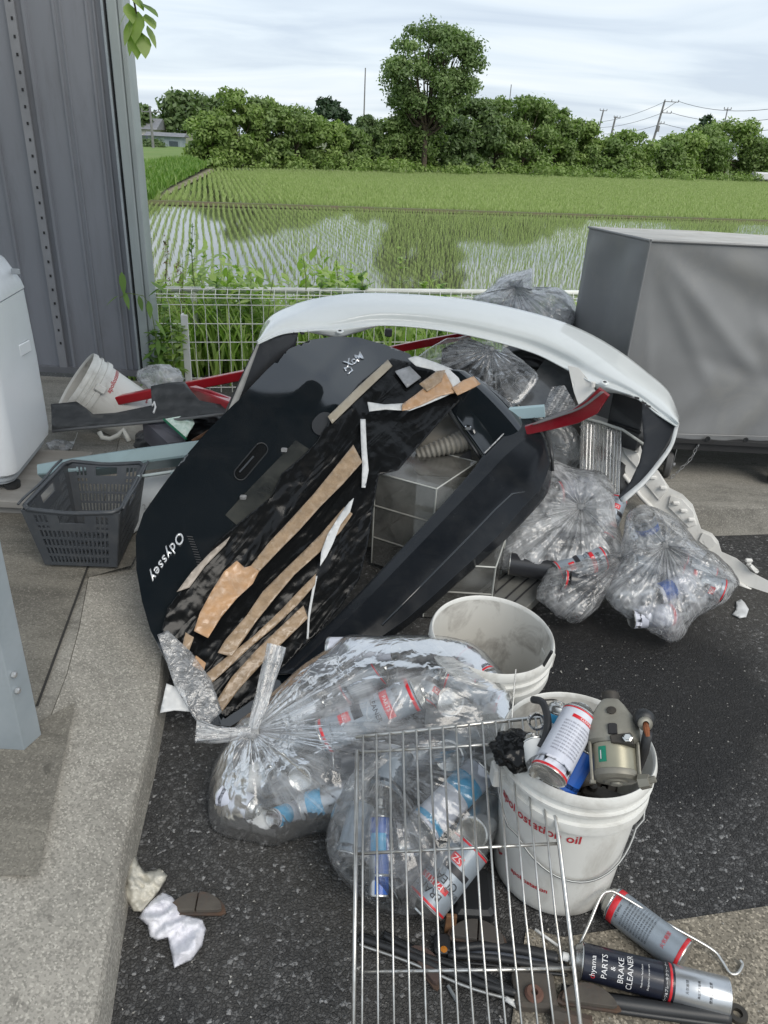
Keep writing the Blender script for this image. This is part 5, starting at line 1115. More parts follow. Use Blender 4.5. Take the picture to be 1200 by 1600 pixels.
ACR = m_acrylic(); ACS = M('acrylic_shelf_edge', (.26, .26, .24), (.20, .20, .18), 20, .4); ACE = M('acrylic_edge', (.50, .51, .48), (.40, .41, .38), 20, .3)
def acrylic(name, label, A, B, Cc, h, shelves=(.35, .7), seed=0, top=True):
    """A,B,Cc = top corners (world): A left, B front, Cc right-back; walls drop by h"""
    A, B, Cc = map(np.array, (A, B, Cc)); Dd = A+Cc-B; t = thing(name, label, 'box', (*B[:2], B[2]-h)); dn = np.array([0, 0, -h]); c4 = [A, B, Cc, Dd]
    for i in range(4):
        p, q = c4[i], c4[(i+1) % 4]; m = MB(); m.add([p+dn, q+dn, q, p], [(0, 1, 2, 3)]); obj('side_pane', m, ACR, t)
    if top: m = MB(); m.add([c4[i]+[0, 0, .001] for i in range(4)], [(0, 1, 2, 3)]); obj('top_pane', m, ACR, t)
    for s_ in shelves:
        m = MB(); z_ = dn*s_; m.add([A+z_+(Cc-A)*.02, B+z_, Cc+z_-(Cc-A)*.02, Dd+z_], [(0, 1, 2, 3)]); obj('shelf', m, ACR, t)
        m = MB(); m.tube([A+z_, B+z_], .0035, 4); m2_ = obj('shelf_edge', m, ACS, t)
    m = MB()
    for i in range(4): m.tube([c4[i], c4[(i+1) % 4]], .0030, 4)
    obj('top_edge', m, ACE, t)
    for i in range(3): m = MB(); m.tube([c4[i], c4[i]+dn], .0028, 4); obj('corner_edge', m, ACE, t)
    return t
A_ = W(587, 738, 2.62); B_ = W(682, 764, 2.54); zz = (A_[2]+B_[2])/2; A_ = G(587, 738, zz); B_ = G(682, 764, zz); C_ = G(745, 722, zz)
acrylic('acrylic_display_box', 'clear acrylic display box with shelves leaning between black sheeting and spoiler', A_, B_, C_, min(zz-.02, .40))
A2 = G(640, 905, .16); B2 = G(688, 985, .10); C2 = G(776, 850, .16)
za = .30; A2 = G(655, 830, za); C2 = G(777, 846, za); B2 = G(700, 905, za)
acrylic('acrylic_tray', 'lower clear acrylic box standing on the asphalt beside the spoiler', G(668, 880, .22), G(768, 935, .10)*[1, 1, 0]+[0, 0, .22], G(790, 840, .22), .21, (.5,))

# ---- aluminium rails under the bag
AL = M('dusty_aluminium', (.20, .20, .19), (.26, .26, .24), 12, .45, .4, dirt=.5, dirtcol=(.14, .13, .11), dscale=16)
rl = thing('aluminium_rail', 'grooved aluminium rail with white screws under the clear bag', 'rail', G(800, 950))
q = [G(742, 928, .05), G(812, 960, .05), G(868, 905, .08), G(800, 880, .08)]; m = MB(); m.loft([[p-[0, 0, .035] for p in q], q]); obj('rail', m, AL, rl, bevel=.003)
for k, t_ in enumerate((.12, .30, .55, .74)):
    a_ = q[0]*(1-t_)+q[1]*t_+[0, 0, .002]; b_ = q[3]*(1-t_)+q[2]*t_+[0, 0, .002]; m = MB(); m.tube([a_*.96+b_*.04+[0, 0, .001], b_], .003, 5); obj('groove', m, DARKGAP, rl)
    c = a_*.97+b_*.03; m = MB(); m.lathe([(0, -.006), (.007, -.004), (.007, .006), (.004, .009), (0, .009)], 10, tuple(c)); obj('screw_head', m, M('white_screw', (.7, .7, .7), rough=.3), rl)
# ---- white undertray plank
pk_d = plane3((930, 670, 3.12), (1090, 830, 2.93), (1200, 918, 2.80)) if False else None
def plk(x, y):
    s = (np.asarray(x, float)-905)/295; return 3.12-.34*np.clip(s, -.1, 1.2)
po = [(905, 655), (930, 648), (958, 658), (985, 675), (1000, 695), (1008, 722), (1028, 735), (1046, 762), (1066, 772), (1082, 788), (1088, 805), (1095, 826), (1112, 833), (1122, 845), (1127, 862), (1150, 872), (1165, 884), (1172, 893), (1215, 915), (1230, 950), (1205, 942), (1175, 925), (1155, 908), (1120, 880), (1080, 850), (1040, 812), (1000, 770), (960, 718)]
PLW = M('white_undertray', (.78, .77, .74), (.70, .69, .65), 6, .5, dirt=.25, dirtcol=(.30, .27, .22), dscale=10, bs=.15, bd=.002)
pt = thing('white_undertray', 'long white moulded undertray strip sloping from the pile down to the asphalt', 'undertray', G(1200, 930))
obj('tray', sheet(po, lambda x, y: plk(x, y), 8), PLW, pt, solid=.010, bevel=.002)
ridge_ = [(908, 665), (962, 727), (1002, 777), (1042, 818), (1082, 856), (1122, 886), (1157, 914), (1210, 944)]
m = MB(); m.tube([W(x, y, plk(x, y)-.012) for x, y in ridge_], .009, 6); obj('edge_flange', m, PLW, pt, smooth=True)
for pl in ([(1012, 728), (1030, 738), (1044, 764), (1030, 782), (1005, 752)], [(1048, 774), (1066, 780), (1084, 800), (1088, 820), (1076, 824), (1044, 792)], [(1098, 832), (1112, 838), (1120, 850), (1108, 858), (1092, 845)], [(972, 690), (990, 694), (1000, 716), (996, 732), (975, 708)]):
    obj('raised_pad', sheet(pl, lambda x, y: plk(x, y)-.010, 6), PLW, pt, solid=.008, bevel=.003)
for (x, y) in ((1020, 746), (1036, 762), (1056, 786), (1068, 798), (1080, 812), (1170, 876)):
    c = W(x, y, plk(x, y)-.022); m = MB(); m.box(c[0]-.013, c[0]+.013, c[1]-.006, c[1]+.008, c[2]-.007, c[2]+.007, .003); obj('boss', m, PLW, pt)
m = MB(); c = W(1183, 893, plk(1183, 893)-.014); m.tube([W(1168, 880, plk(1168, 880)-.01), c, W(1172, 884, plk(1168, 880)-.03)], .008, 6); obj('hook', m, PLW, pt)

# ---- things under the arch
bx_ = thing('black_plastic_crate', 'black plastic crate in the shade beneath the right end of the bumper', 'crate', G(980, 740, .13)); q = [W(958, 612, 2.86), W(1010, 628, 2.78), W(1016, 640, 3.05), W(965, 622, 3.1)]; m = MB(); m.loft([[p-[0, 0, .20] for p in q], q]); obj('shell', m, M('crate_black', (.02, .022, .025), (.035, .037, .04), 8, .3, coat=.3), bx_, bevel=.006)
m = MB(); m.tube([q[0]-[0, .01, .12], q[1]-[0, .01, .12]], .006, 4); obj('moulded_rib', m, SATB, bx_)
# ribbed translucent sheets
rb_ = thing('ribbed_plastic_sheet', 'upright translucent ribbed plastic sheet behind the right-hand bags', 'sheet', G(935, 800, .0)); rows = []
xs = np.linspace(908, 972, 60)
P1 = [W(x, 652+.25*(x-908), 2.86-.0006*(x-908)+.006*math.sin(i*1.3)) for i, x in enumerate(xs)]; P2 = [W(x-4, 790+.1*(x-908), 2.80-.0006*(x-908)+.006*math.sin(i*1.3)) for i, x in enumerate(xs)]
mA = MB(); mA.add(P1+P2, [(i, i+1, 61+i, 60+i) for i in range(59)]); obj('ribbed_panel', mA, m_acrylic((.78, .78, .76), .22), rb_, smooth=True)
m = MB(); m.tube([W(908, 652, 2.85), W(940, 660, 2.83), W(974, 672, 2.81), W(1006, 694, 2.78)], .006, 5); obj('top_edge', m, ACE, rb_, smooth=True)
wbk = thing('white_plastic_bracket', 'white plastic bracket leaning under the arch by the curved red trim', 'bracket', (*W(910, 640, 2.8)[:2], .2)); q = [(888, 572), (905, 576), (925, 600), (936, 622), (922, 634), (908, 642), (898, 615)]
obj('plate', sheet(q, plane3((890, 575, 2.86), (930, 620, 2.78), (905, 640, 2.80)), 6), PLW, wbk, solid=.02, bevel=.004); m = MB(); c = W(926, 601, 2.76); m.lathe([(0, -.008), (.010, -.008), (.010, .010), (0, .012)], 10, tuple(c)); obj('stud', m, PLW, wbk)
sb = thing('smoked_plastic_bin', 'smoked grey plastic bin with rounded pale rim tipped over under the arch', 'bin', (*W(850, 600, 3.0)[:2], .2)); bd_ = plane3((835, 580, 3.0), (900, 600, 2.96), (840, 640, 2.88))
q = [(808, 636), (812, 624), (836, 586), (850, 566), (880, 578), (908, 592), (900, 615), (880, 648), (862, 655), (846, 652)]
obj('shell', sheet(q, bd_, 6), M('smoked_plastic', (.035, .038, .042), (.11, .115, .12), 6, .22, coat=.5), sb, solid=.03, bevel=.004)
m = MB(); m.tube([W(x, y, bd_(x, y)-.02) for x, y in ((834, 588), (812, 620), (807, 630), (812, 638), (830, 646), (848, 655))], .005, 6); obj('rim', m, M('pale_rim', (.45, .45, .43), rough=.3), sb, smooth=True)
cf_ = thing('clear_pleated_film', 'pleated clear film stuffed between the bin and the white bracket', 'film', (*W(878, 630, 2.85)[:2], .2)); q = [(862, 604), (882, 602), (898, 630), (905, 648), (880, 656), (850, 656), (852, 632)]
FILM2 = m_film('pleated_film', .10, .6, sc=(4, 26, 1), crumple=16); obj('film', sheet(q, lambda x, y: 2.84-.0004*(np.asarray(x)-850)+.012*np.sin((np.asarray(x)+.6*np.asarray(y))/3.), 4), FILM2, cf_, smooth=True)
# rubber floor mats in the bag under the arch
mt = thing('rubber_floor_mat', 'black ribbed rubber floor mat with outlined letters inside a clear bag under the arch', 'mat', (*W(770, 590, 3.0)[:2], .2)); md_ = plane3((770, 545, 3.05), (835, 592, 2.98), (780, 640, 2.90))
q = [(692, 545), (730, 528), (772, 545), (836, 590), (812, 622), (792, 642), (768, 622), (742, 596), (715, 578), (690, 570)]
RUBM = M('ribbed_rubber', (.012, .012, .013), (.02, .02, .021), 6, .35, bs=1.0, bd=.010, bscale=22); obj('mat', sheet(q, lambda x, y: md_(x, y)+.008*np.sin(np.asarray(x)*.35+np.asarray(y)*.12+2*np.sin(np.asarray(y)*.11)), 4), RUBM, mt, smooth=True, solid=.01)
def outline_text(s, c, xdir, sz, dfn):
    me = text_px(s, c, xdir, sz, dfn, .014, bold=.0); return me
me = text_px('HMO', (800, 612), (38, -46), 26, md_, .016, bold=.035); o_ = obj('lettering_edge', me, M('rubber_shine', (.30, .30, .30), (.2, .2, .2), 30, .35), mt, solid=.001)
me = text_px('HMO', (800, 612), (38, -46), 26, md_, .018, bold=.005); obj('lettering_face', me, M('rubber_letter', (.015, .015, .016), rough=.4), mt, solid=.001)
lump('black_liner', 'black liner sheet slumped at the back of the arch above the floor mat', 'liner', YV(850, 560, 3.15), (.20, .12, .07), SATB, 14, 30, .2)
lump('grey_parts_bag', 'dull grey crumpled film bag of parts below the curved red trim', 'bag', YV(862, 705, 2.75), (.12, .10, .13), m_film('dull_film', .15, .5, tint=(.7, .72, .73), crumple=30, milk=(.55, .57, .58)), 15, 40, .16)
lump('dark_backdrop', 'dark backdrop lump in the middle of the pile behind the bags', 'parts', YV(905, 745, 2.85), (.22, .14, .14), SATB, 16, 30, .25)  # this and the next two: dark backdrop lumps added to fill gaps
lump('dark_backdrop', 'dark backdrop heap beneath the tailgate window opening', 'parts', YV(700, 700, 3.3), (.42, .18, .26), M('backdrop_dark', (.03, .03, .03), rough=.4), 17, 40, .2, floor=.002)
lump('dark_backdrop', 'large dark backdrop heap filling the centre of the pile under the arch', 'parts', YV(850, 660, 3.35), (.32, .16, .30), M('pile_dark', (.035, .036, .038), (.06, .06, .06), 6, .6), 18, 40, .2, floor=.13)
# ================================================================== CANS, BAGS, PAILS, RACK
STEELC = M('tin_steel', (.62, .62, .60), (.50, .50, .48), 9, .25, .9, dirt=.3, dirtcol=(.25, .23, .2), dscale=20)
CANREDM = M('can_red', (.62, .02, .03), (.5, .018, .025), 20, .35, coat=.3)
REDINK = M('red_ink', (.50, .03, .04), (.42, .03, .04), 30, .5)
INK = M('black_ink', (.02, .02, .025), rough=.4)
WHTINK = M('white_ink', (.75, .75, .75), rough=.4)
CANMATS = {
 'grey': M('can_grey_print', (.30, .34, .38), (.24, .28, .32), 3, .35, .25, dirt=.35, dirtcol=(.16, .17, .18), dscale=18, coat=.2, stretch=(1, 1, .6)),
 'silver': M('can_silver', (.60, .62, .64), (.48, .50, .52), 5, .3, .8, dirt=.4, dirtcol=(.3, .3, .3), dscale=22),
 'white': M('can_white', (.62, .64, .70), (.50, .52, .60), 10, .4, dirt=.5, dirtcol=(.30, .31, .36), dscale=26, stretch=(1, 1, .5)),
 'dark': M('can_dark_navy', (.010, .012, .022), (.014, .016, .028), 4, .28, coat=.4),
 'blue': M('can_blue', (.01, .10, .42), (.008, .07, .34), 4, .35, coat=.3),
 'pale': M('can_pale', (.72, .72, .70), (.60, .61, .60), 6, .4),
 'black': M('can_black', (.02, .022, .026), (.03, .03, .034), 5, .35, coat=.3),
 'cyan': M('can_cyan', (.03, .35, .62), rough=.35)}
CR = .0335
def orient(root, p0, p1, face=None, spin=0.0):
    """stand the locally built thing (along +z, front on -y) at p0 pointing to p1; its front turned to the camera, plus spin"""
    z = np.array(p1, float)-np.array(p0, float); z /= np.linalg.norm(z); v = (CP if face is None else np.array(face))-np.array(p0); y = -(v-z*(v@z)); y /= np.linalg.norm(y); x = np.cross(y, z)
    Mx = Matrix(((x[0], y[0], z[0], p0[0]), (x[1], y[1], z[1], p0[1]), (x[2], y[2], z[2], p0[2]), (0, 0, 0, 1))) @ Matrix.Rotation(spin, 4, 'Z')
    root.matrix_world = Mx; root.rotation_euler = Mx.to_euler(); root.location = Mx.to_translation()
def can(label, p0, p1, r=CR, base='grey', bands=(), texts=(), spin=0, cap=None, L=None, group=None, dent=0, blocks=(), straw=False, extra=None, name='spray_can'):
    p0 = np.array(p0, float); p1 = np.array(p1, float); L = L or np.linalg.norm(p1-p0); t = thing(name, label, 'can', (0, 0, 0), group); ORG[t] = np.zeros(3)
    m = MB(); m.lathe([(r*.0, .008), (r*.5, .006), (r*.80, .002), (r*.90, 0), (r*1.0, .001), (r*1.02, .003), (r*1.0, .0045)], 36); obj('bottom_rim', m, STEELC, t, smooth=40)
    prof = [(r, .0046), (r, .02)]+[(r*(1-dent*math.exp(-((z-.55)/.15)**2)), L*z) for z in np.linspace(.12, .86, 16)]+[(r, L*.885-.001)]
    m = MB(); m.lathe(prof, 44); obj('body', m, CANMATS[base], t, smooth=True)
    zt_ = L*.885; m = MB(); m.lathe([(r*1.0, zt_), (r*1.025, zt_+.0015), (r*1.0, zt_+.003), (r*.93, zt_+.004), (r*.80, zt_+.012), (r*.60, zt_+.017), (r*.50, zt_+.0175), (r*.47, zt_+.021), (r*.38, zt_+.021), (r*.34, zt_+.015), (0, zt_+.015)], 36); obj('dome', m, STEELC, t, smooth=40)
    if cap:
        m = MB(); m.lathe([(r*.16, zt_+.015), (r*.16, zt_+.024), (r*.24, zt_+.025), (r*.24, zt_+.036), (r*.12, zt_+.038), (0, zt_+.038)], 16); nz_o = obj('nozzle', m, CANMATS[cap] if isinstance(cap, str) else cap, t, smooth=35)
    for z0, z1, mt_ in bands:
        m = MB(); m.lathe([(r+.0004, L*z0), (r+.0006, L*z0+.0003), (r+.0006, L*z1-.0003), (r+.0004, L*z1)], 44); obj('band', m, mt_ if not isinstance(mt_, str) else CANMATS[mt_], t, smooth=True)
    for (a0, a1, z0, z1, mt_) in blocks:
        m = MB(); m.lathe([(r+.0008, L*z0), (r+.0009, L*(z0+z1)/2), (r+.0008, L*z1)], 16, arc=(R(a0-90), R(a1-90))); obj('printed_block', m, mt_ if not isinstance(mt_, str) else CANMATS[mt_], t, smooth=True)
    for (s, size, ang, zf, rot, mt_) in texts:
        me = text_mesh(s, size); wrap(me, lambda z: np.full_like(np.asarray(z, float), r), R(ang-90), L*zf, R(rot), .0012); obj('lettering', me, mt_, t)
    if extra: extra(t, L, r)
    orient(t, p0, p1, None, spin); return t
def pxcan(label, a, b, **k):
    """a,b = (px,py,depth) of bottom and top"""
    return can(label, W(*a), W(*b), **k)
RB = [(.03, .055, CANREDM), (.84, .868, CANREDM)]
BC = lambda sz=.017: [('BRAKE', sz, 0, .735, 0, INK), ('PARTS', sz*.8, 4, .635, 0, WHTINK), ('CLEANER', sz, 0, .53, 0, INK), ('強力洗浄', sz*.5, -60, .6, 0, INK), ('SZ', sz*.8, -12, .26, 0, WHTINK), ('NET 840ml', sz*.4, 20, .12, 0, INK)]
REDBLK = [(-48, 60, .60, .67, CANREDM), (-30, 6, .21, .31, CANREDM), (-75, 10, .335, .42, INK)]

# ---- bags
def pillow(name, label, outline, knot, dmid, bulge, mat, nr=46, nth=190, fold=.010, crumple=.010, seed=1, floor=.004, tails=(), group=None, ff=None, cat='bag', knotsize=.012):
    """a closed tied bag: the film runs in radiating folds from the knot; outline surveyed in the photo, dmid(x,y) the depth of its middle, bulge its half thickness"""
    g = np.random.default_rng(seed); O = np.array(outline, float); k = np.array(knot, float); cl = np.vstack([O, O[:1]]); seg = np.linalg.norm(np.diff(cl, axis=0), axis=1); cum = np.concatenate([[0], np.cumsum(seg)])
    # closed Catmull-Rom around the outline
    n0 = len(O); t_ = np.linspace(0, cum[-1], nth, endpoint=False); idx = np.searchsorted(cum, t_, 'right')-1; u = ((t_-cum[idx])/seg[idx])[:, None]
    q0, q1, q2, q3 = O[(idx-1) % n0], O[idx % n0], O[(idx+1) % n0], O[(idx+2) % n0]; E = .5*(2*q1+(q2-q0)*u+(2*q0-5*q1+4*q2-q3)*u*u+(3*q1-q0-3*q2+q3)*u**3)
    th = np.arange(nth)/nth*2*math.pi; fr = np.zeros(nth); ph = g.uniform(0, 6.28, 40)
    for j, fq in enumerate(g.integers(4, 24, 14)): fr += (1-2*np.abs(np.sin(fq*th/2+ph[j]+.6*np.sin(3*th+ph[j+16]))))/ (1+.03*fq)
    fr /= np.abs(fr).max()
    E = E+(E-E.mean(0))/np.linalg.norm(E-E.mean(0), axis=1)[:, None]*(2.5*fr[:, None])
    rho = np.linspace(0, 1, nr)**.9; V = []; UVs = []; cen = O.mean(0)
    # radial function about the centroid for the bulge profile
    ang_e = np.arctan2(E[:, 1]-cen[1], E[:, 0]-cen[0]); rad_e = np.linalg.norm(E-cen, axis=1); so_ = np.argsort(ang_e); AE = np.concatenate([ang_e[so_]-2*math.pi, ang_e[so_], ang_e[so_]+2*math.pi]); RE = np.tile(rad_e[so_], 3)
    for sgn in (-1, 1):
        for i, r_ in enumerate(rho):
            if sgn == 1 and i == nr-1: continue
            P2 = k+(E-k)*r_
            a_ = np.arctan2(P2[:, 1]-cen[1], P2[:, 0]-cen[0]); mrad = np.clip(np.linalg.norm(P2-cen, axis=1)/np.interp(a_, AE, RE), 0, 1)
            gz = np.sqrt(np.maximum(0, 1-mrad**2.6)); kn = min(1, (r_/.42))**1.0
            d = dmid(P2[:, 0], P2[:, 1])+sgn*bulge*gz*(.55+.45*kn)
            w = (1-r_)**.7*.9+.25; d = d-sgn*0+fr*fold*w*min(1, r_*5+.3)*min(1, (1-r_)*8)
            Pw = CP+d[:, None]*(cf+(P2[:, :1]-600)/FPX*cr+(800-P2[:, 1:])/FPX*cu)
            cm = crumple*vn(Pw, 20, seed, 4, True)*min(1, r_*3)*min(1, (1-r_)*7); Pw = Pw+(Pw-CP)/np.linalg.norm(Pw-CP, axis=1)[:, None]*cm[:, None]
            # keep above the ground by lifting along the sight line
            low_ = Pw[:, 2] < floor; s_ = np.where(low_, (CP[2]-floor)/np.maximum(1e-6, CP[2]-Pw[:, 2]), 1); Pw = CP+(Pw-CP)*s_[:, None]
            V.append(Pw); UVs.append(np.column_stack([np.full(nth, r_), np.arange(nth)/nth]))
    V = np.concatenate(V); UVs = np.concatenate(UVs); F_ = []
    def q(s, i): return (i if s == 0 else (nr-1 if i == nr-1 else nr+i))*nth
    for s in (0, 1):
        for i in range(nr-1):
            a_, b_ = q(s, i), q(s, i+1); j = np.arange(nth); j2 = (j+1) % nth; F_.append(np.stack([a_+j, a_+j2, b_+j2, b_+j], -1) if s == 0 else np.stack([a_+j, b_+j, b_+j2, a_+j2], -1))
    F_ = np.concatenate(F_); me = fast_mesh('film', V, F_, uv=UVs); base = V[np.argmin(V[:, 2])]
    t = thing(name, label, cat, (V[:, 0].mean(), V[:, 1].mean(), max(0, V[:, 2].min())), group); obj('film', me, mat, t, smooth=True)
    ak = math.atan2(k[1]-cen[1], k[0]-cen[0]); mk = min(1, np.linalg.norm(k-cen)/np.interp(ak, AE, RE)); kp = W(k[0], k[1], float(dmid(k[0], k[1]))-bulge*.55*math.sqrt(max(0, 1-mk**2.6))-.006)
    if knotsize:
        m = MB(); m.lathe([(math.sin(a_), -math.cos(a_)) for a_ in np.linspace(.05, math.pi-.05, 14)], 22); v = np.array(m.v); v = v*(1+.28*vn(v, 2.2, seed, 3, True)[:, None])*knotsize*np.array([1.1, .9, .9])+kp; m.v = [tuple(p) for p in v]; m.uv = RNG.random((len(v), 2)); obj('knot', m, KNOTM, t, smooth=True)
    for pts, w0, w1 in tails:
        C_ = smoothpts([W(*p) for p in pts], 24); rings = []; d_ = C_[-1]-C_[0]; d_ /= np.linalg.norm(d_); s_ = np.cross(d_, cf); s_ /= np.linalg.norm(s_)
        V2 = []; na = 30
        for i, c in enumerate(C_):
            f_ = i/23; w_ = w0+(w1-w0)*f_**.8
            for a_ in np.linspace(0, 2*math.pi, na, endpoint=False): rr_ = 1+.22*math.sin(5*a_+f_*3)+.12*math.sin(11*a_+f_*7); V2.append(c+s_*w_*rr_*math.cos(a_)+np.cross(d_, s_)*w_*.38*rr_*math.sin(a_))
        m = MB(); m.add(V2, [(i*na+j, i*na+(j+1) % na, (i+1)*na+(j+1) % na, (i+1)*na+j) for i in range(23) for j in range(na)]); m.uv = np.array([[i/24, j/na] for i in range(24) for j in range(na)]); obj('tail', m, TAILM, t, smooth=True)
    return t
KNOTM = m_film('knot_film', .20, .6, sc=(10, 10, 1), crumple=50, rough=.2)
TAILM = m_film('tail_film', .05, .7, sc=(1.0, 14, 1), crumple=24)
FA = m_film('bag_film_main', .05, .34, sc=(1.0, 26, 1), crumple=8, cover=.52, face=.3, cloud=.22)
FB = m_film('bag_film_lower', .03, .28, sc=(1.2, 24, 1), crumple=9, tint=(.94, .96, .97), cover=.54, face=.25, cloud=.14)
FC = m_film('bag_film_dense', .14, .50, sc=(1.2, 34, 1), crumple=12, bst=.6, cover=.47, face=.4, cloud=.45)
FD = m_film('bag_film_right', .10, .42, sc=(1.2, 26, 1), crumple=14, bst=.6, tint=(.95, .96, .97), cover=.51, face=.35, cloud=.32)

# main bag (nearest, tied at its left)
dA = plane3((430, 1322, 1.70), (620, 993, 1.86), (800, 1130, 1.74))
pillow('clear_rubbish_bag', 'largest knotted clear bag of spray cans lying in front of the tailgate', [(372, 1130), (352, 1160), (334, 1195), (325, 1235), (328, 1290), (352, 1308), (392, 1318), (432, 1322), (478, 1306), (520, 1299), (560, 1288), (610, 1255), (660, 1225), (720, 1195), (775, 1172), (803, 1150), (806, 1110), (795, 1065), (770, 1030), (738, 1004), (690, 993), (640, 991), (590, 993), (543, 992), (505, 1016), (470, 1040), (435, 1072), (405, 1100)],
       (392, 1142), dA, .115, FA, fold=.010, crumple=.008, seed=11, tails=[([(392, 1142, 1.72), (350, 1148, 1.70), (306, 1144, 1.68)], .008, .022), ([(395, 1138, 1.72), (412, 1085, 1.74), (432, 1008, 1.78)], .010, .020)], knotsize=.022)
def dA_(x, y, o=0): return float(dA(x, y))+o
# cans in the main bag
def brandcan(label, a, b, spin=0, r=CR, base='grey', grp=None, cap=None, texts=None): return pxcan(label, a, b, base=base, bands=RB, texts=texts if texts is not None else BC(), blocks=REDBLK, spin=spin, r=r, group=grp, cap=cap)
brandcan('large grey brake cleaner can with red end bands, foremost inside the knotted bag', (503, 1152, dA_(503, 1152, -.06)), (668, 1074, dA_(640, 1085, -.075)), r=.040, spin=R(-15))
pxcan('white-labelled can along the top edge of the largest bag', (512, 1014, dA_(512, 1014, .015)), (628, 1014, dA_(628, 1014, .0)), base='white', r=.030, bands=[(.02, .05, 'silver')], texts=[('パーツクリーナー', .008, 0, .5, 0, INK)])
pxcan('dark can lying at the top right of the largest bag', (720, 1028, dA_(720, 1028, .02)), (610, 1028, dA_(600, 1028, .03)), base='black', r=.032)
brandcan('grey can with a red band standing on end right of the foremost can', (660, 1100, dA_(660, 1100, .03)), (700, 1020, dA_(700, 1020, .05)), spin=R(40))
brandcan('grey can with red bands under the film at the right of the largest bag', (785, 1095, dA_(780, 1090, .0)), (690, 1050, dA_(690, 1050, .01)), spin=R(160))
pxcan('can showing its pale domed base beside the red-banded cans', (703, 1098, dA_(703, 1098, -.06)), (735, 1125, dA_(735, 1125, .06)), base='silver', r=.033)
pxcan('can showing its bright round base in the lower left of the largest bag', (468, 1217, dA_(468, 1217, -.07)), (500, 1190, dA_(500, 1190, .06)), base='silver', r=.028)
pxcan('silver can lying across the lower middle of the largest bag', (470, 1262, dA_(470, 1262, -.02)), (590, 1225, dA_(590, 1225, -.02)), base='silver', r=.030, bands=[(.10, .3, 'cyan')])
pxcan('pale can along the bottom of the largest bag', (350, 1275, dA_(350, 1275, .02)), (450, 1292, dA_(450, 1292, .01)), base='pale', r=.028, texts=[('CLEANER', .012, 0, .5, 0, INK)])
pxcan('small blue-banded can at the lowest point of the largest bag', (425, 1280, dA_(425, 1280, -.03)), (470, 1262, dA_(470, 1262, .05)), base='white', r=.022, bands=[(.1, .5, 'cyan')])
pxcan('dark can behind the knot of the largest bag', (440, 1180, dA_(440, 1180, .05)), (500, 1100, dA_(500, 1100, .07)), base='grey', r=.030)
brandcan('grey can under the film behind the foremost red-banded can', (540, 1090, dA_(540, 1090, .06)), (600, 1045, dA_(600, 1045, .05)), spin=R(200))
pxcan('dark can low in the middle of the largest bag', (520, 1190, dA_(520, 1190, .04)), (610, 1180, dA_(610, 1180, .06)), base='black', r=.033)
pxcan('dull steel can at the left end of the largest bag', (350, 1240, dA_(350, 1240, .03)), (420, 1200, dA_(420, 1200, .05)), base='pale', r=.030)

pxcan('white can with red bands under the top right film of the largest bag', (760, 1060, dA_(760, 1060, -.03)), (715, 1015, dA_(715, 1015, .0)), base='white', r=.030, bands=[(.05, .1, CANREDM), (.7, .75, CANREDM)])
pxcan('silver can between the knot and the foremost can', (445, 1130, dA_(445, 1130, .0)), (500, 1100, dA_(500, 1100, .01)), base='silver', r=.030)
pxcan('silver can right of the lower middle silver can', (600, 1215, dA_(600, 1215, -.03)), (680, 1160, dA_(680, 1160, -.02)), base='silver', r=.032)
pxcan('pale can low at the left of the blue-banded small can', (345, 1240, dA_(345, 1240, -.04)), (400, 1265, dA_(400, 1265, -.05)), base='white', r=.027)
# lower bag under the rack
dC = plane3((640, 1432, 1.53), (680, 1150, 1.72), (800, 1250, 1.66))
pillow('clear_rubbish_bag', 'clear bag of cans standing behind the wire rack', [(508, 1312), (514, 1280), (530, 1240), (556, 1195), (590, 1165), (640, 1152), (700, 1146), (750, 1155), (786, 1172), (797, 1215), (792, 1262), (775, 1310), (750, 1358), (715, 1400), (680, 1425), (640, 1433), (595, 1424), (560, 1402), (530, 1372), (514, 1342)],
       (600, 1192), dC, .095, FB, fold=.009, crumple=.007, seed=23, knotsize=.012)
def dC_(x, y, o=0): return float(dC(x, y))+o
pxcan('tall slim blue spray can with white cap standing behind the rack', (592, 1402, dC_(592, 1400, -.055)), (594, 1262, dC_(594, 1268, -.06)), base='blue', r=.020, bands=[(.22, .25, 'silver')], blocks=[(-90, -25, .02, .45, 'silver'), (-60, 40, .5, .7, 'cyan')], cap='pale')
brandcan('grey brake cleaner can with red bands upside down at the bottom of the racked bag', (738, 1320, dC_(738, 1320, -.05)), (655, 1425, dC_(655, 1425, -.03)), r=.043, spin=R(20), texts=BC(.022))
pxcan('white can with blue bands behind the right half of the rack', (660, 1295, dC_(660, 1290, -.05)), (760, 1195, dC_(760, 1200, -.03)), base='white', r=.037, bands=[(.06, .12, 'cyan'), (.5, .72, 'cyan')])
pxcan('can with stepped silver base facing out at the right of the racked bag', (737, 1302, dC_(737, 1302, -.075)), (770, 1260, dC_(770, 1260, .05)), base='silver', r=.034)
pxcan('can with ringed silver base at the top of the racked bag', (700, 1182, dC_(700, 1182, -.05)), (730, 1150, dC_(730, 1150, .08)), base='grey', r=.036)
pxcan('dull can leaning at the upper left of the racked bag', (600, 1240, dC_(600, 1240, -.03)), (625, 1170, dC_(625, 1170, -.01)), base='grey', r=.036)
pxcan('small steel can between the blue can and the red-banded can', (640, 1320, dC_(640, 1320, -.03)), (665, 1270, dC_(665, 1270, .05)), base='silver', r=.030)
pxcan('dark can at the left side of the racked bag', (545, 1340, dC_(545, 1340, -.0)), (570, 1250, dC_(570, 1250, .02)), base='grey', r=.030)
pxcan('grey can under the crossbar behind the blue-banded can', (610, 1395, dC_(620, 1395, .04)), (700, 1330, dC_(700, 1330, .05)), base='black', r=.036)

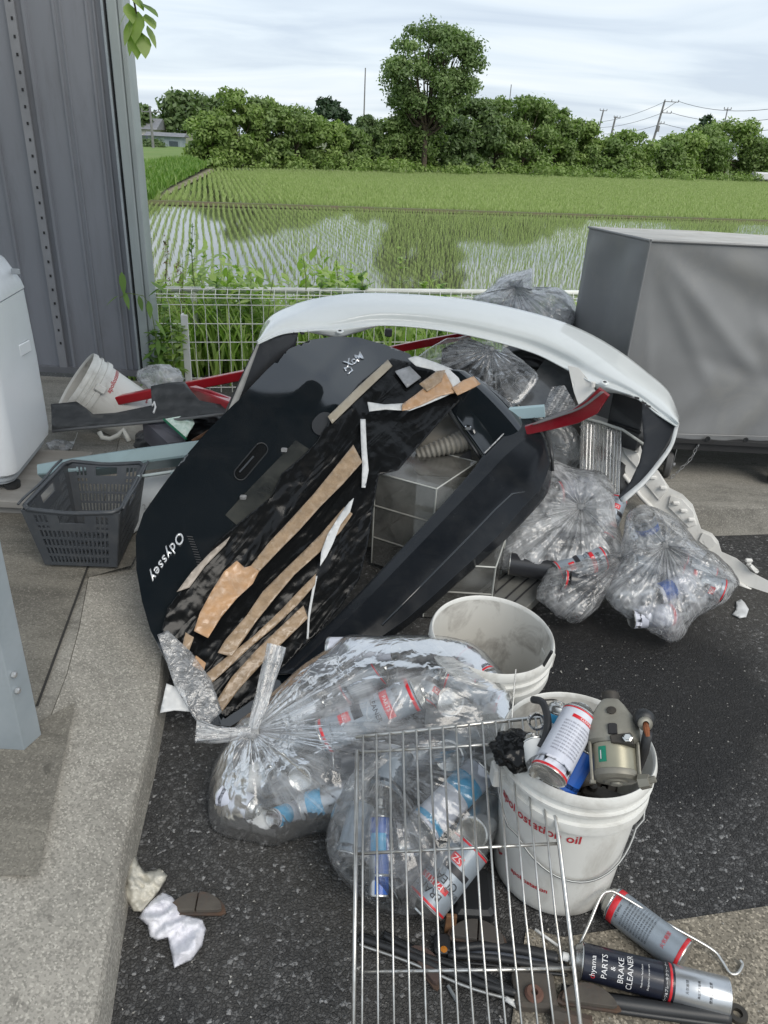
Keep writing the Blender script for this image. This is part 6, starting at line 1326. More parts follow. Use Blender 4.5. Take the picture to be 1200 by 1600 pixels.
# right-hand bags
dR1 = plane3((880, 912, 2.64), (860, 716, 2.88), (980, 850, 2.70))
pillow('clear_rubbish_bag', 'bulky clear bag with a swirled knot right of the black spoiler', [(772, 880), (776, 840), (796, 800), (818, 755), (836, 724), (862, 715), (900, 730), (938, 733), (958, 752), (968, 785), (970, 830), (984, 868), (978, 892), (950, 900), (915, 912), (880, 916), (840, 906), (800, 900)],
       (908, 792), dR1, .14, FC, fold=.020, crumple=.020, seed=31, knotsize=.020)
def d1(x, y, o=0): return float(dR1(x, y))+o
brandcan('grey can with red end bands showing low in the bag with the swirled knot', (868, 898, d1(868, 898, -.10)), (952, 868, d1(952, 868, -.10)), r=.044)
pxcan('white can beneath the swirled knot of the bulky bag', (870, 770, d1(870, 770, -.03)), (935, 760, d1(935, 760, -.02)), base='white', r=.042, bands=[(.05, .1, CANREDM)])
pxcan('silver can at the right of the swirled knot', (925, 830, d1(925, 830, -.06)), (960, 800, d1(960, 800, -.02)), base='silver', r=.036)
pxcan('black can at the left of the bag with the swirled knot', (795, 880, d1(795, 880, -.07)), (875, 890, d1(875, 890, -.08)), base='black', r=.042)
pxcan('brass-topped carton-like can at the upper left of the swirled bag', (800, 830, d1(800, 830, -.04)), (870, 822, d1(870, 822, -.04)), base='pale', r=.035)
pxcan('dark can at the middle of the swirled bag', (850, 850, d1(850, 850, -.03)), (930, 850, d1(930, 850, -.03)), base='black', r=.045)
brandcan('grey can with a red band at the right shoulder of the swirled bag', (965, 780, d1(965, 780, -.02)), (940, 850, d1(940, 850, -.03)), r=.036)
dR2 = plane3((895, 975, 2.46), (900, 870, 2.58), (985, 900, 2.52))
pillow('clear_rubbish_bag', 'flattened clear bag tucked under the bag with the swirled knot', [(836, 932), (845, 905), (862, 880), (910, 868), (960, 862), (986, 862), (992, 885), (975, 910), (948, 935), (925, 960), (900, 976), (872, 966), (850, 948)], (975, 872), dR2, .06, FD, fold=.010, crumple=.012, seed=37, knotsize=0)
pxcan('black can with a red band inside the flattened clear bag', (880, 905, 2.50), (935, 915, 2.50), base='black', r=.032, bands=[(.03, .08, CANREDM)])
dR3 = plane3((1050, 1008, 2.40), (1020, 790, 2.72), (1155, 905, 2.56))
pillow('clear_rubbish_bag', 'low clear bag of crushed cans furthest right on the asphalt', [(946, 936), (948, 908), (962, 880), (972, 840), (978, 806), (998, 788), (1030, 794), (1062, 812), (1092, 846), (1128, 872), (1152, 898), (1155, 915), (1138, 938), (1105, 958), (1084, 972), (1068, 996), (1048, 1007), (1022, 992), (992, 975), (962, 955)],
       (1040, 852), dR3, .12, FD, fold=.018, crumple=.020, seed=41, knotsize=.018)
def d3(x, y, o=0): return float(dR3(x, y))+o
brandcan('grey can with a red base band at the right end of the low bag', (1130, 925, d3(1130, 925, -.05)), (1050, 895, d3(1050, 895, -.05)), r=.042)
pxcan('grey can with its base facing up at the top of the low bag', (1005, 808, d3(1005, 808, -.05)), (1020, 850, d3(1020, 850, .05)), base='grey', r=.040, bands=[(.3, .5, 'blue')])
pxcan('silver can at the left end of the low bag', (955, 930, d3(955, 930, -.0)), (1030, 925, d3(1030, 925, -.04)), base='silver', r=.030)
pxcan('blue and white can in the middle of the low bag', (1025, 930, d3(1025, 930, -.06)), (1085, 905, d3(1085, 905, -.07)), base='white', r=.034, bands=[(.1, .4, 'blue')])
brandcan('red-marked can beneath the knot of the low bag', (1065, 880, d3(1065, 880, -.02)), (1120, 905, d3(1120, 905, .0)), r=.036, spin=R(120))
pxcan('white can in the lower left of the low bag', (985, 965, d3(985, 965, -.05)), (1060, 960, d3(1060, 960, -.06)), base='white', r=.036, bands=[(.8, .86, CANREDM)])
pxcan('silver can right of the knot in the low bag', (1060, 850, d3(1060, 850, -.02)), (1100, 880, d3(1100, 880, -.02)), base='silver', r=.036)
pxcan('dark can at the back left of the low bag', (980, 880, d3(980, 880, -.01)), (1030, 890, d3(1030, 890, .02)), base='grey', r=.038)
# bag behind the bumper
dB = plane3((820, 500, 3.55), (820, 425, 3.60), (900, 480, 3.50))
pillow('clear_rubbish_bag', 'pale clear bag heaped behind the crown of the white bumper', [(736, 470), (760, 452), (782, 432), (800, 424), (822, 420), (832, 420), (834, 450), (850, 452), (872, 448), (892, 460), (902, 480), (903, 505), (880, 525), (840, 530), (800, 520), (760, 500)], (806, 448), dB, .17, m_film('bag_film_back', .16, .6, sc=(2, 30, 1), crumple=10, bst=.8, milk=(.72, .74, .78), cover=.45, cloud=.35), fold=.02, crumple=.02, seed=47, knotsize=0)
pxcan('grey can inside the pale bag behind the bumper', (780, 490, 3.5), (830, 478, 3.5), base='grey', r=.05)
pxcan('crushed pale can at the right end of the bag behind the bumper', (850, 495, 3.48), (895, 500, 3.45), base='pale', r=.05)
dB2 = plane3((700, 620, 3.10), (700, 530, 3.18), (830, 590, 3.05))
pillow('clear_rubbish_bag', 'tied clear bag stretched over rubber floor mats under the arch', [(640, 570), (668, 545), (700, 528), (742, 524), (780, 536), (820, 565), (842, 592), (812, 632), (780, 640), (742, 612), (700, 600), (660, 590)], (768, 546), plane3((768, 546, 2.98), (640, 580, 3.02), (790, 640, 2.86)), .03, m_film('bag_film_mats', .01, .34, sc=(1.0, 18, 1), crumple=8, bst=.3, face=.1, cloud=.04), fold=.006, crumple=.005, seed=53, knotsize=.010)

# ---- pails
PAILW = M('pail_white', (.70, .70, .67), (.62, .62, .59), 2.5, .42, dirt=.75, dirtcol=(.34, .32, .28), dscale=7, bs=.1, bd=.001, bscale=60, stretch=(1, 1, .7))
PAILI = M('pail_inside', (.60, .59, .55), (.52, .51, .47), 3, .45, dirt=.8, dirtcol=(.16, .14, .12), dscale=10)
WIREM = M('bail_wire', (.30, .31, .31), rough=.4, metal=.7)
GRIP = M('splash', (.03, .03, .03), rough=.6)
def pail(label, p0, p1, spin=0, face=None, empty_=True, texts=True, H=.365, rt=.152, rb=.130, bail=True, name='pail', bail_drop=True, group=None):
    t = thing(name, label, 'pail', (0, 0, 0), group); ORG[t] = np.zeros(3); rf = lambda z: rb+(rt*.955-rb)*np.clip(np.asarray(z, float)/(H*.74), 0, 1)
    m = MB(); m.lathe([(0, .004), (rb*.9, .003), (rb*.97, .0), (rb, .006)]+[(float(rf(z)), z) for z in np.linspace(.02, H*.735, 12)], 72); obj('body', m, PAILW, t, smooth=40)
    z = H; m = MB()
    m.lathe([(rt*.955, H*.735), (rt*1.03, H*.74), (rt*1.035, H*.755), (rt*1.03, H*.80), (rt*.985, H*.806), (rt*.98, H*.86), (rt*1.035, H*.866), (rt*1.04, H*.885), (rt*1.0, H*.892), (rt*.998, H*.93), (rt*1.035, H*.936), (rt*1.04, H*.96), (rt*1.02, H*.99), (rt*1.0, H), (rt*.985, H*.995), (rt*.975, H*.97)], 72); obj('rim', m, PAILW, t, smooth=45)
    m = MB(); m.lathe([(rt*.975, H*.97), (rt*.955, H*.85)]+[(float(rf(z))-.003, z) for z in np.linspace(H*.72, .02, 8)]+[(rb*.9, .008), (0, .008)], 72); obj('inner_wall', m, PAILI, t, smooth=True)
    for s_ in (0, 180):
        a_ = R(s_); m = MB(); m.box(-.017, .017, -.016, .014, -.024, .024, .004); m.xform(Matrix.Translation((rt*1.03*math.cos(a_), rt*1.03*math.sin(a_), H*.775)) @ Matrix.Rotation(a_+R(90), 4, 'Z')); obj('handle_lug', m, PAILW, t)
    if bail:
        m = MB(); pts = []
        for q in np.linspace(0, math.pi, 30):
            c_, s_ = math.cos(q), math.sin(q); rr = rt*1.09; dz = -.155*s_**.8
            rad = max(float(rf(H*.775+dz))+.004, 0) ; rad = rad*s_**.0
            rad = max(rad+.004, rt*1.055 if s_ < .45 else 0); pts.append((c_*rad, -s_*rad, H*.775+dz))
        m.tube(pts, .0023, 6); obj('bail', m, WIREM, t, smooth=True)
    if texts:
        for (s, sz, ang, zz_) in (('apollostation oil', .030, -48, .665), ('apollostation', .0165, -44, .20)):
            me = text_mesh(s, sz, bold=.0004); wrap(me, lambda z: rf(z), R(ang-90), H*zz_, 0, .0012); obj('lettering', me, REDINK, t)
        m = MB(); m.add([(-.012, 0, 0), (0, 0, -.012), (.012, 0, 0), (.012, 0, .006), (0, 0, -.005), (-.012, 0, .006)], [(0, 1, 4, 5), (1, 2, 3, 4)]); 
        me = bpy.data.meshes.new('e'); 
        v = np.array(m.v); th_ = R(-82-90)+v[:, 0]/rb; zz2 = H*.215+v[:, 2]; rr = rf(zz2)+.0012; m.v = [tuple(p) for p in np.column_stack([rr*np.cos(th_), rr*np.sin(th_), zz2])]; obj('emblem', m, REDINK, t)
    orient(t, p0, p1, face, spin); return t, (rf, H, rt)
pb = np.array([.418, 1.150, .004]); axis = np.array([.012, .02, 1.])
P1_, pinf = pail('scuffed white oil pail full of scrap parts standing right of the wire rack', pb, pb+axis*.36, spin=R(28))
pb3 = G(772, 1105, .004); pb3 = W(775, 1098, depth(G(775, 1098, 0))) ; c3 = W(769, 992, 1.86)
P3_, _ = pail('open white oil pail with dirty empty inside behind the largest bag', c3-[0.015, -.02, .355], c3+[0, 0, 0], spin=R(200), texts=False, bail=False)
a_ = W(118, 596, 3.42); ax_ = W(232, 664, 3.62)-a_; ax_ /= np.linalg.norm(ax_)
P2_, _ = pail('white oil pail lying on its side against the shed wall', a_+ax_*.365, a_, spin=R(100), bail=False)
for k, (s, sz, ang, zz_) in enumerate((('注意事項', .020, 20, .45), ('危険物 第四類', .016, 38, .45))):
    me = text_mesh(s, sz); wrap(me, lambda z: np.full_like(np.asarray(z, float), .140), R(ang-90), .17, R(0), .004); o_ = bpy.data.objects.new('lettering', me); me.materials.append(M('grey_ink', (.25, .25, .27))); COL.objects.link(o_); o_.parent = P2_
# dribbles and a black rod in the open pail
t = thing('black_rod', 'thin black rod standing in the open white pail', 'rod', (*W(850, 1040, 1.76)[:2], .25)); m = MB(); m.tube([W(842, 1052, 1.80), W(862, 1018, 1.72)], .004, 6); obj('rod', m, BLK, t)
t = thing('dark_sludge', 'dark oily scraps in the bottom of the open pail', 'sludge', W(770, 1040, 1.95)); m = MB(); cc3 = c3-[.015, -.02, .30]
g = np.random.default_rng(3); m.lathe([(0, .012), (.05, .014), (.09, .010), (.125, .0)], 40, tuple(cc3)); v = np.array(m.v); v[:, 2] += .012*vn(v, 30, 3, 3); m.v = [tuple(p) for p in v]; obj('sludge', m, M('sludge', (.12, .11, .10), (.3, .29, .27), 30, .5), t, smooth=True)

# ---- contents of the front pail
AXU = axis/np.linalg.norm(axis)
RUSTY = M('cast_dark', (.035, .033, .030), (.06, .052, .042), 24, .6, .3, bs=.4, bd=.002, bscale=60)
g = np.random.default_rng(77); ptop = pb+AXU*.30
for k in range(13):
    an = g.uniform(0, 6.28); rr = g.uniform(0, .10); c = ptop+[rr*math.cos(an), rr*math.sin(an), g.uniform(-.06, -.005)]
    kind = k % 3; t = thing('scrap_part', ['dark ring-shaped scrap part lying in the front pail', 'flat dark scrap plate with a stud lying in the front pail', 'bent dark scrap rod lying in the front pail'][kind], 'scrap', c, ['ring scraps in the front pail', 'plate scraps in the front pail', 'rod scraps in the front pail'][kind])
    m = MB()
    if kind == 0: m.lathe([(.006, -.012), (.026, -.012), (.028, -.006), (.028, .006), (.024, .012), (.010, .014), (.006, .008)], 20)
    elif kind == 1: m.box(-.045, .045, -.016, .016, -.010, .010, .004); m.lathe([(0, .010), (.009, .010), (.009, .020), (0, .021)], 8, (.025, 0, 0))
    else: m.tube([(-.05, 0, 0), (-.02, .012, .004), (.015, -.006, 0), (.05, .010, .006)], .009, 8)
    m.xform(Matrix.Translation(tuple(c)) @ Matrix.Rotation(g.uniform(0, 3), 4, 'Z') @ Matrix.Rotation(g.uniform(-.8, .8), 4, 'X')); obj('part', m, RUSTY, t, smooth=35)
def local(name, label, cat, px_, p0, p1, spin, build):
    t = thing(name, label, cat, (0, 0, 0)); ORG[t] = np.zeros(3); build(t); orient(t, p0, p1, None, spin); return t
ALU = M('dusty_cast_aluminium', (.28, .27, .23), (.20, .19, .16), 10, .5, .35, dirt=.4, dirtcol=(.12, .11, .09), dscale=18, bs=.2, bd=.001, bscale=80)
BRS = M('yellowed_steel', (.34, .32, .24), (.26, .25, .19), 6, .35, .5, dirt=.4, dirtcol=(.16, .15, .11), dscale=14)
def starter(t):
    m = MB(); m.lathe([(0, -.003), (.010, -.004), (.011, 0), (.020, 0), (.022, .003), (.034, .004), (.040, .010), (.041, .016), (.040, .022)], 40); obj('end_cap', m, ALU, t, smooth=35)
    m = MB(); m.lathe([(.0395, .0225), (.0395, .075)], 44); obj('yoke', m, BRS, t, smooth=True)
    def wr(w, d, z, f=0, n=7):
        o = []
        for q in np.linspace(0, 2*math.pi, 32, endpoint=False): c_, s_ = math.cos(q), math.sin(q); k = (abs(c_)**n+abs(s_)**n)**(-1/n); o.append((w*c_*k, d*s_*k+f, z))
        return o
    m = MB(); m.loft([wr(.041, .040, .076, n=2), wr(.046, .041, .082, n=3), wr(.047, .036, .108, n=4), wr(.040, .030, .128, -.002, 5), wr(.024, .022, .158, -.004, 5), wr(.015, .015, .172, -.005, 4), wr(.008, .010, .175, -.005, 3)]); obj('nose_housing', m, ALU, t, smooth=28)
    m = MB(); m.lathe([(0, -.002), (.008, -.001), (.009, .003), (0, .004)], 12); m.xform(Matrix.Translation((.0, -.030, .142)) @ Matrix.Rotation(R(75), 4, 'X')); obj('screw', m, RUSTY, t)
    m = MB(); m.lathe([(0, 0), (.015, 0), (.016, .004), (.016, .018), (.012, .022), (0, .022)], 20, (0, -.002, .172)); obj('pinion_nose', m, RUSTY, t, smooth=35)
    m = MB(); m.box(-.008, .008, -.043, -.030, .088, .112, .002); obj('slot', m, DARKGAP, t)
    m = MB(); m.loft([[(-.004, -.046, .070), (.034, -.046, .066), (.036, -.020, .066), (-.004, -.020, .070)], [(-.006, -.050, .084), (.030, -.052, .090), (.034, -.020, .092), (-.006, -.020, .086)]]); obj('terminal_block', m, RUSTY, t, bevel=.002)
    m = MB(); m.lathe([(0, 0), (.009, 0), (.009, .005), (.006, .006), (.006, .010), (0, .010)], 6); m.xform(Matrix.Translation((.024, -.050, .078)) @ Matrix.Rotation(R(90), 4, 'X')); obj('nut', m, M('bright_zinc', (.7, .7, .68), rough=.2, metal=.9), t)
    for s_ in (-1, 1):
        m = MB(); m.tube([(s_*.040, -.018, -.002), (s_*.041, -.018, .08)], .0030, 6); m.lathe([(0, -.006), (.006, -.006), (.006, 0), (0, 0)], 6, (s_*.040, -.018, .0)); obj('through_bolt', m, ALU, t)
    m = MB(); m.lathe([(.0400, .034), (.0402, .050), (.0400, .066)], 8, arc=(R(-90-42), R(-90-20))); gl_ = obj('green_label', m, M('label_green', (.0, .22, .13), rough=.4), t, smooth=True)
    m = MB(); m.lathe([(.0406, .040), (.0407, .042), (.0407, .056), (.0406, .058)], 4, arc=(R(-90-36), R(-90-33))); obj('print_line', m, WHTINK, gl_)
s0 = W(963, 1224, 1.36); s1 = W(955, 1108, 1.43); local('starter_motor', 'greenish-labelled cast metal starter motor sitting upright on top of the front pail', 'motor', None, s0, s1, 0, starter).scale = (1.04, 1.04, .88)
pxcan('scuffed white can with red bands leaning in the front pail', (856, 1212, 1.36), (912, 1108, 1.44), base='white', r=.0345, bands=[(.015, .05, CANREDM), (.855, .875, CANREDM)], blocks=[(-30, 75, .73, .775, CANREDM)], texts=[('CLEANER', .007, 20, .752, 0, WHTINK)]+[('使用方法 用途 成分 注意事項 危険', .0036, 0, .66-.045*k, 0, M('fine_print', (.2, .2, .24))) for k in range(10)], spin=R(10))
pxcan('pale can with blue shoulder behind the white can in the front pail', (855, 1180, 1.50), (872, 1104, 1.50), base='pale', r=.024, bands=[(.70, .87, 'cyan')])
pxcan('dark blue can between the white can and the starter motor', (880, 1235, 1.42), (920, 1165, 1.42), base='blue', r=.024)
pxcan('brass coloured can end low in the front pail by the white can', (848, 1205, 1.39), (832, 1160, 1.44), base='pale', r=.026)
t = thing('rubber_hose', 'black rubber hose looping over the left rim of the front pail', 'hose', W(840, 1130, 1.46)); m = MB(); m.tube(smoothpts([W(833, 1093, 1.50), W(848, 1098, 1.47), W(856, 1125, 1.44), W(853, 1150, 1.42), W(845, 1168, 1.40)], 20), .0075, 10); obj('hose', m, BLK, t, smooth=True)
t = thing('thin_wire', 'thin brown wire curling over the back of the front pail', 'wire', W(880, 1110, 1.52)); m = MB(); m.tube(smoothpts([W(848, 1094, 1.52), W(868, 1094, 1.52), W(882, 1104, 1.50), W(905, 1106, 1.50), W(915, 1118, 1.48)], 24), .0018, 6); obj('wire', m, RUSTY, t, smooth=True)
t = thing('ball_joint', 'black rubber ball joint with a rusty tip at the right rim of the front pail', 'joint', W(1008, 1130, 1.36)); c = W(1007, 1124, 1.37); m = MB(); m.lathe([(0, -.018), (.014, -.017), (.019, -.008), (.019, .004), (.013, .010), (.006, .012), (0, .012)], 22, tuple(c)); v = (np.array(m.v)-c); m.v = [tuple(p) for p in v]; m.xform(Matrix.Translation(tuple(c)) @ Matrix.Rotation(R(60), 4, 'X')); obj('boot', m, BLK, t, smooth=True)
m = MB(); m.lathe([(.006, -.004), (.013, -.003), (.013, .003), (.006, .004)], 16); m.xform(Matrix.Translation(tuple(W(1008, 1131, 1.352))) @ Matrix.Rotation(R(60), 4, 'X')); obj('steel_washer', m, ALU, t, smooth=True)
m = MB(); m.tube([W(1008, 1130, 1.36), W(1010, 1138, 1.34), W(1012, 1150, 1.34)], [.006, .006, .004], 8); obj('stud', m, M('rust_orange', (.25, .08, .03), (.15, .05, .02), 60, .8), t); m = MB(); m.tube([W(1012, 1146, 1.35), W(1006, 1175, 1.38), W(994, 1205, 1.40)], .009, 8); obj('arm', m, BLK, t, smooth=True)
t = thing('grey_bolt', 'grey bolt head with bright tip resting on the right inner rim', 'bolt', W(1000, 1225, 1.33)); m = MB(); c = W(1000, 1222, 1.33); m.tube([c, W(1016, 1220, 1.32)], [.014, .012], 6); m.tube([W(1014, 1220, 1.32), W(1024, 1217, 1.315)], .006, 8); obj('bolt', m, ALU, t)
t = thing('black_plastic_wad', 'shiny black plastic wad hanging over the left rim of the front pail', 'bag', W(805, 1170, 1.46)); m = MB(); m.lathe([(math.sin(a_), -math.cos(a_)) for a_ in np.linspace(.02, math.pi-.02, 30)], 60); v = np.array(m.v); v = v*(1+.35*vn(v, 2.2, 4, 4, True)[:, None])*[.055, .05, .035]+W(808, 1172, 1.45); m.v = [tuple(p) for p in v]; obj('film', m, SHEET, t, smooth=True)
t = thing('socket_ring', 'short bright steel ring resting on the corner of the wire rack', 'ring', W(838, 1127, 1.50)); m = MB(); m.lathe([(.013, -.008), (.017, -.008), (.0175, 0), (.017, .008), (.013, .008), (.0125, 0), (.013, -.008)], 24); c = W(838, 1127, 1.49); m.xform(Matrix.Translation(tuple(c)) @ Matrix.Rotation(R(62), 4, 'X')); obj('ring', m, CHR, t, smooth=40)

# ---- wire rack
RK = M('rack_chrome', (.62, .62, .60), (.50, .49, .46), 30, .28, .85, dirt=.4, dirtcol=(.22, .17, .12), dscale=40)
rk = thing('wire_rack', 'chrome wire shelf rack leaning against the bags beside the front pail', 'rack', G(730, 1650, .02)); dK = plane3((556, 1172, 1.545), (846, 1128, 1.53), (556, 1600, 1.285))
def KP(x, y, o=0): return W(x, y, float(dK(x, y))+o)
TL_, TR_, BL_, BR_ = (558, 1145), (846, 1118), (551, 1720), (917, 1720)
m = MB(); m.tube([KP(558, 1172), KP(551, 1720)], .0042, 8); obj('side_rod', m, RK, rk, smooth=True)
m = MB(); m.tube([KP(846, 1122), KP(874, 1320), KP(892, 1470), KP(920, 1720)], .0042, 8); obj('side_rod', m, RK, rk, smooth=True)
m = MB(); m.tube([KP(556, 1152, .004), KP(846, 1120, .004)], .0042, 8); obj('top_rod', m, RK, rk, smooth=True)
for (y0, y1, xr_) in ((1176, 1158, 852), (1334, 1318, 874), (1519, 1513, 897), (1710, 1712, 922)):
    m = MB(); m.tube([KP(556, y0, .005), KP(xr_, y1, .005)], .0032, 8); obj('cross_rod', m, RK, rk, smooth=True)
for k in range(14):
    f0 = (k+.55)/14.0; xt = 556+f0*290; xb_ = 551+f0*366; yt = 1150-f0*30; b_ = 4*math.sin(k*1.9)
    m = MB(); m.tube([KP(xt, yt+3, .012), KP(xt, yt, -.002), KP((xt+xb_)/2-(3 if k > 6 else 0), 1430, -.003), KP(xb_, 1715, -.003)], .0022, 6); obj('rod', m, RK, rk, smooth=True)
# lone wire sticking up behind the rack
t = thing('upright_wire', 'single thin wire sticking up past the top of the rack', 'wire', KP(802, 1160)); m = MB(); m.tube([KP(803, 1160, .03), KP(800, 1120, .03), KP(806, 1046, .03)], .0018, 6); obj('wire', m, RK, t)

# ---- lower right: cans, hook, wiper and brake scraps
g1 = lambda x, y, z: G(x, y, z)
pxr = .036
def ground_can(label, a, b, r, **k):
    A = G(*a, r+.002); B = G(*b, r+.002); return can(label, A, B, r=r, **k)
def darkx(t, L, r):
    pass
dc = ground_can('long dark navy brake cleaner can with bare silver base in the lower right corner', (1136, 1558), (880, 1494), .033, base='dark', bands=[(.0, .33, 'silver'), (.345, .36, CANREDM), (.362, .40, INK)],
    texts=[('o', .017, -38, .825, 0, REDINK), ('hyama', .014, -6, .825, 0, WHTINK), ('PARTS', .015, 0, .755, 0, WHTINK), ('&', .012, 0, .705, 0, WHTINK), ('BRAKE', .015, 0, .655, 0, WHTINK), ('CLEANER', .015, 0, .60, 0, WHTINK), ('Made from Petroleum', .0045, 0, .53, 0, WHTINK), ('Designed for use on cars', .0045, 0, .49, 0, WHTINK), ('パーツ&ブレーキクリーナー', .0065, 0, .380, 0, WHTINK), ('火気厳禁', .006, 0, .26, 0, INK), ('高圧ガス容器', .005, 0, .19, 0, INK), ('使用上の注意', .006, 0, .12, 0, INK)], cap='pale', spin=0)
ground_can('scratched grey can with red bands at both ends beneath the wire hook', (1070, 1497), (945, 1402), .035, base='grey', bands=[(.02, .06, CANREDM), (.80, .87, CANREDM)], texts=[('火気厳禁', .009, 10, .22, 0, REDINK), ('NET 840ml', .006, -10, .77, 0, INK)]+[('使用上の注意 危険 高温に注意すること', .0038, 8, .70-.035*k, 0, INK) for k in range(10)])
hk = thing('wire_hook', 'bent steel wire hook lying over the scratched grey can', 'hook', G(1150, 1505, .0)); m = MB()
m.tube(smoothpts([G(905, 1478, .03), G(922, 1440, .06), G(938, 1402, .085), G(950, 1393, .088), G(968, 1398, .085), G(1040, 1442, .05), G(1110, 1482, .02), G(1128, 1502, .012), G(1140, 1520, .008), G(1152, 1521, .008), G(1160, 1508, .010), G(1156, 1500, .012)], 60), .0032, 8); obj('hook', m, RK, hk, smooth=True)
CAST2 = M('rusty_brake_pad', (.085, .075, .062), (.06, .052, .045), 20, .85, dirt=.5, dirtcol=(.12, .05, .025), dscale=16, bs=.5, bd=.002, bscale=90)
def brake_pad(label, cx, cy, ang, L=.11, Wd=.045, slot=True, mat=None, z=.004, tilt=0):
    c = G(cx, cy, z); t = thing('brake_pad', label, 'brake pad', (0, 0, 0)); ORG[t] = np.zeros(3); n = 20
    arc_o = [(math.sin(a_)*L*.56, math.cos(a_)*L*.56-L*.56+Wd) for a_ in np.linspace(-.95, .95, n)]; poly = [(-L*.5, .004), (-L*.42, 0), (L*.42, 0), (L*.5, .004)]+[(x, max(y, .006)) for x, y in arc_o[::-1]]
    m = MB(); m.prism(poly, 0, .006); obj('backing_plate', m, M('plate_steel', (.06, .05, .045), (.09, .05, .03), 30, .8), t, bevel=.001)
    inn = [(x*.86, y*.86+.003) for x, y in poly]
    if slot:
        for s_ in (-1, 1):
            pl = [(x if x*s_ > .0015 else .0015*s_, y) for x, y in inn if x*s_ > -.004]; pl = [(.0015*s_, .004), ]+[(x, y) for x, y in pl]; h_ = sorted(set(pl), key=lambda p: math.atan2(p[1]-Wd*.4, p[0]-s_*L*.2)); m = MB(); m.prism(h_, .0062, .0165); obj('friction_block', m, mat or CAST2, t, bevel=.0015)
    else: m = MB(); m.prism(inn, .0062, .0165); obj('friction_block', m, mat or CAST2, t, bevel=.0015)
    t.location = tuple(c); t.rotation_euler = (tilt, 0, R(ang)); return t
brake_pad('worn brake pad with a centre slot lying beside the crumpled cloths', 305, 1432, 4, .125, .050)
brake_pad('larger dull brake pad lying behind the rack in front of the racked bag', 745, 1478, -8, .125, .052, mat=M('pad_grey', (.07, .062, .055), rough=.85), z=.012)
brake_pad('brake pad with a reddish patch lying under the left half of the rack', 655, 1518, -52, .10, .042, slot=False, mat=M('pad_brown', (.075, .055, .048), (.10, .055, .045), 14, .85))
brake_pad('rusty bracket-like pad at the bottom edge in front of the dark can', 920, 1578, -5, .12, .045, slot=False, z=.02)
def wiper(label, pts, w=.007, mat=None):
    t = thing('wiper_blade', label, 'wiper', G(*pts[0], .01)); P = [G(x, y, z) for (x, y), z in zip(pts, np.linspace(.016, .022, len(pts)))]; m = MB(); m.tube(smoothpts(P, 30), w, 6); obj('arm', m, BLK, t, smooth=True); P2 = [p+[0, -.012, -.004] for p in P]; m = MB(); m.tube(smoothpts(P2, 30), w*.5, 6); obj('metal_strip', m, mat or RK, t, smooth=True); P3 = [p+[0, .012, -.006] for p in P]; m = MB(); m.tube(smoothpts(P3, 30), w*.6, 5); obj('rubber', m, SATB, t, smooth=True); return t
wiper('straight wiper blade with bright metal strip crossing under the rack', [(562, 1465), (640, 1492), (730, 1530), (808, 1552)])
wiper('shorter dark wiper blade above the straight one under the rack', [(600, 1462), (660, 1492), (740, 1520), (820, 1560)], .006, SATB)
wiper('curved blue-grey wiper arm pointing at the nozzle of the dark can', [(712, 1482), (760, 1478), (820, 1486), (872, 1498)], .009, M('arm_blue', (.08, .09, .11), rough=.3))
wiper('second curved black wiper arm beneath the blue-grey one', [(700, 1492), (760, 1496), (830, 1506), (885, 1512)], .007, SATB)
wiper('glossy black wiper arm along the bottom edge under the dark can', [(880, 1552), (960, 1566), (1060, 1580), (1140, 1590)], .014, SATB)
t = thing('caliper_bracket', 'rusty brown caliper bracket with a round bore under the bottom of the rack', 'bracket', G(835, 1560)); m = MB(); c = G(840, 1562, .012); m.box(c[0]-.045, c[0]+.035, c[1]-.022, c[1]+.045, .004, .030, .006); obj('bracket', m, CAST2, t)
m = MB(); m.lathe([(.006, .030), (.016, .031), (.018, .034), (.014, .040), (.007, .040), (.006, .034)], 20, (c[0]-.01, c[1]-.002, 0)); obj('bore', m, M('rust_ring', (.14, .07, .05), rough=.7), t, smooth=35)
m = MB(); m.tube([(c[0]+.02, c[1]-.03, .018), (c[0]+.09, c[1]-.045, .018)], .016, 8); obj('pin', m, CAST2, t)
t = thing('ring_bracket', 'black steel strap with an eye at the lower right corner', 'strap', G(1150, 1588)); m = MB(); P = [G(1060, 1592, .006), G(1110, 1582, .006), G(1135, 1580, .006)]; m.tube(P, .011, 6); obj('strap', m, BLK, t); m = MB(); cc = G(1152, 1585, .008); m.lathe([(.009, -.004), (.018, -.004), (.019, 0), (.018, .005), (.009, .005), (.009, -.004)], 20, tuple(cc)); obj('eye', m, RUSTY, t, smooth=35)
t = thing('rubber_block', 'black rubber block with small white stones on top behind the rack', 'block', G(745, 1425)); m = MB(); c = G(745, 1432, .02); m.box(c[0]-.05, c[0]+.035, c[1]-.01, c[1]+.10, .003, .045, .008); obj('block', m, SATB, t)
t = thing('orange_capped_part', 'black part with an orange spot beneath the rack', 'part', G(695, 1482)); c = G(694, 1484, .012); m = MB(); m.box(c[0]-.02, c[0]+.012, c[1]-.012, c[1]+.03, .003, .022, .004); obj('body', m, BLK, t); m = MB(); m.lathe([(0, .002), (.007, .001), (.006, -.001)], 12, (c[0]-.002, c[1]-.008, .025)); obj('orange_spot', m, M('orange', (.5, .18, .02), rough=.4), t)
t = thing('brown_bracket', 'small rusty upright bracket behind the rack above the orange-spotted part', 'bracket', G(700, 1452)); c = G(702, 1452, .01); m = MB(); m.box(c[0]-.010, c[0]+.012, c[1]-.004, c[1]+.004, .002, .055, .001); obj('plate', m, M('rust_plate', (.20, .10, .045), (.12, .06, .03), 50, .8), t)
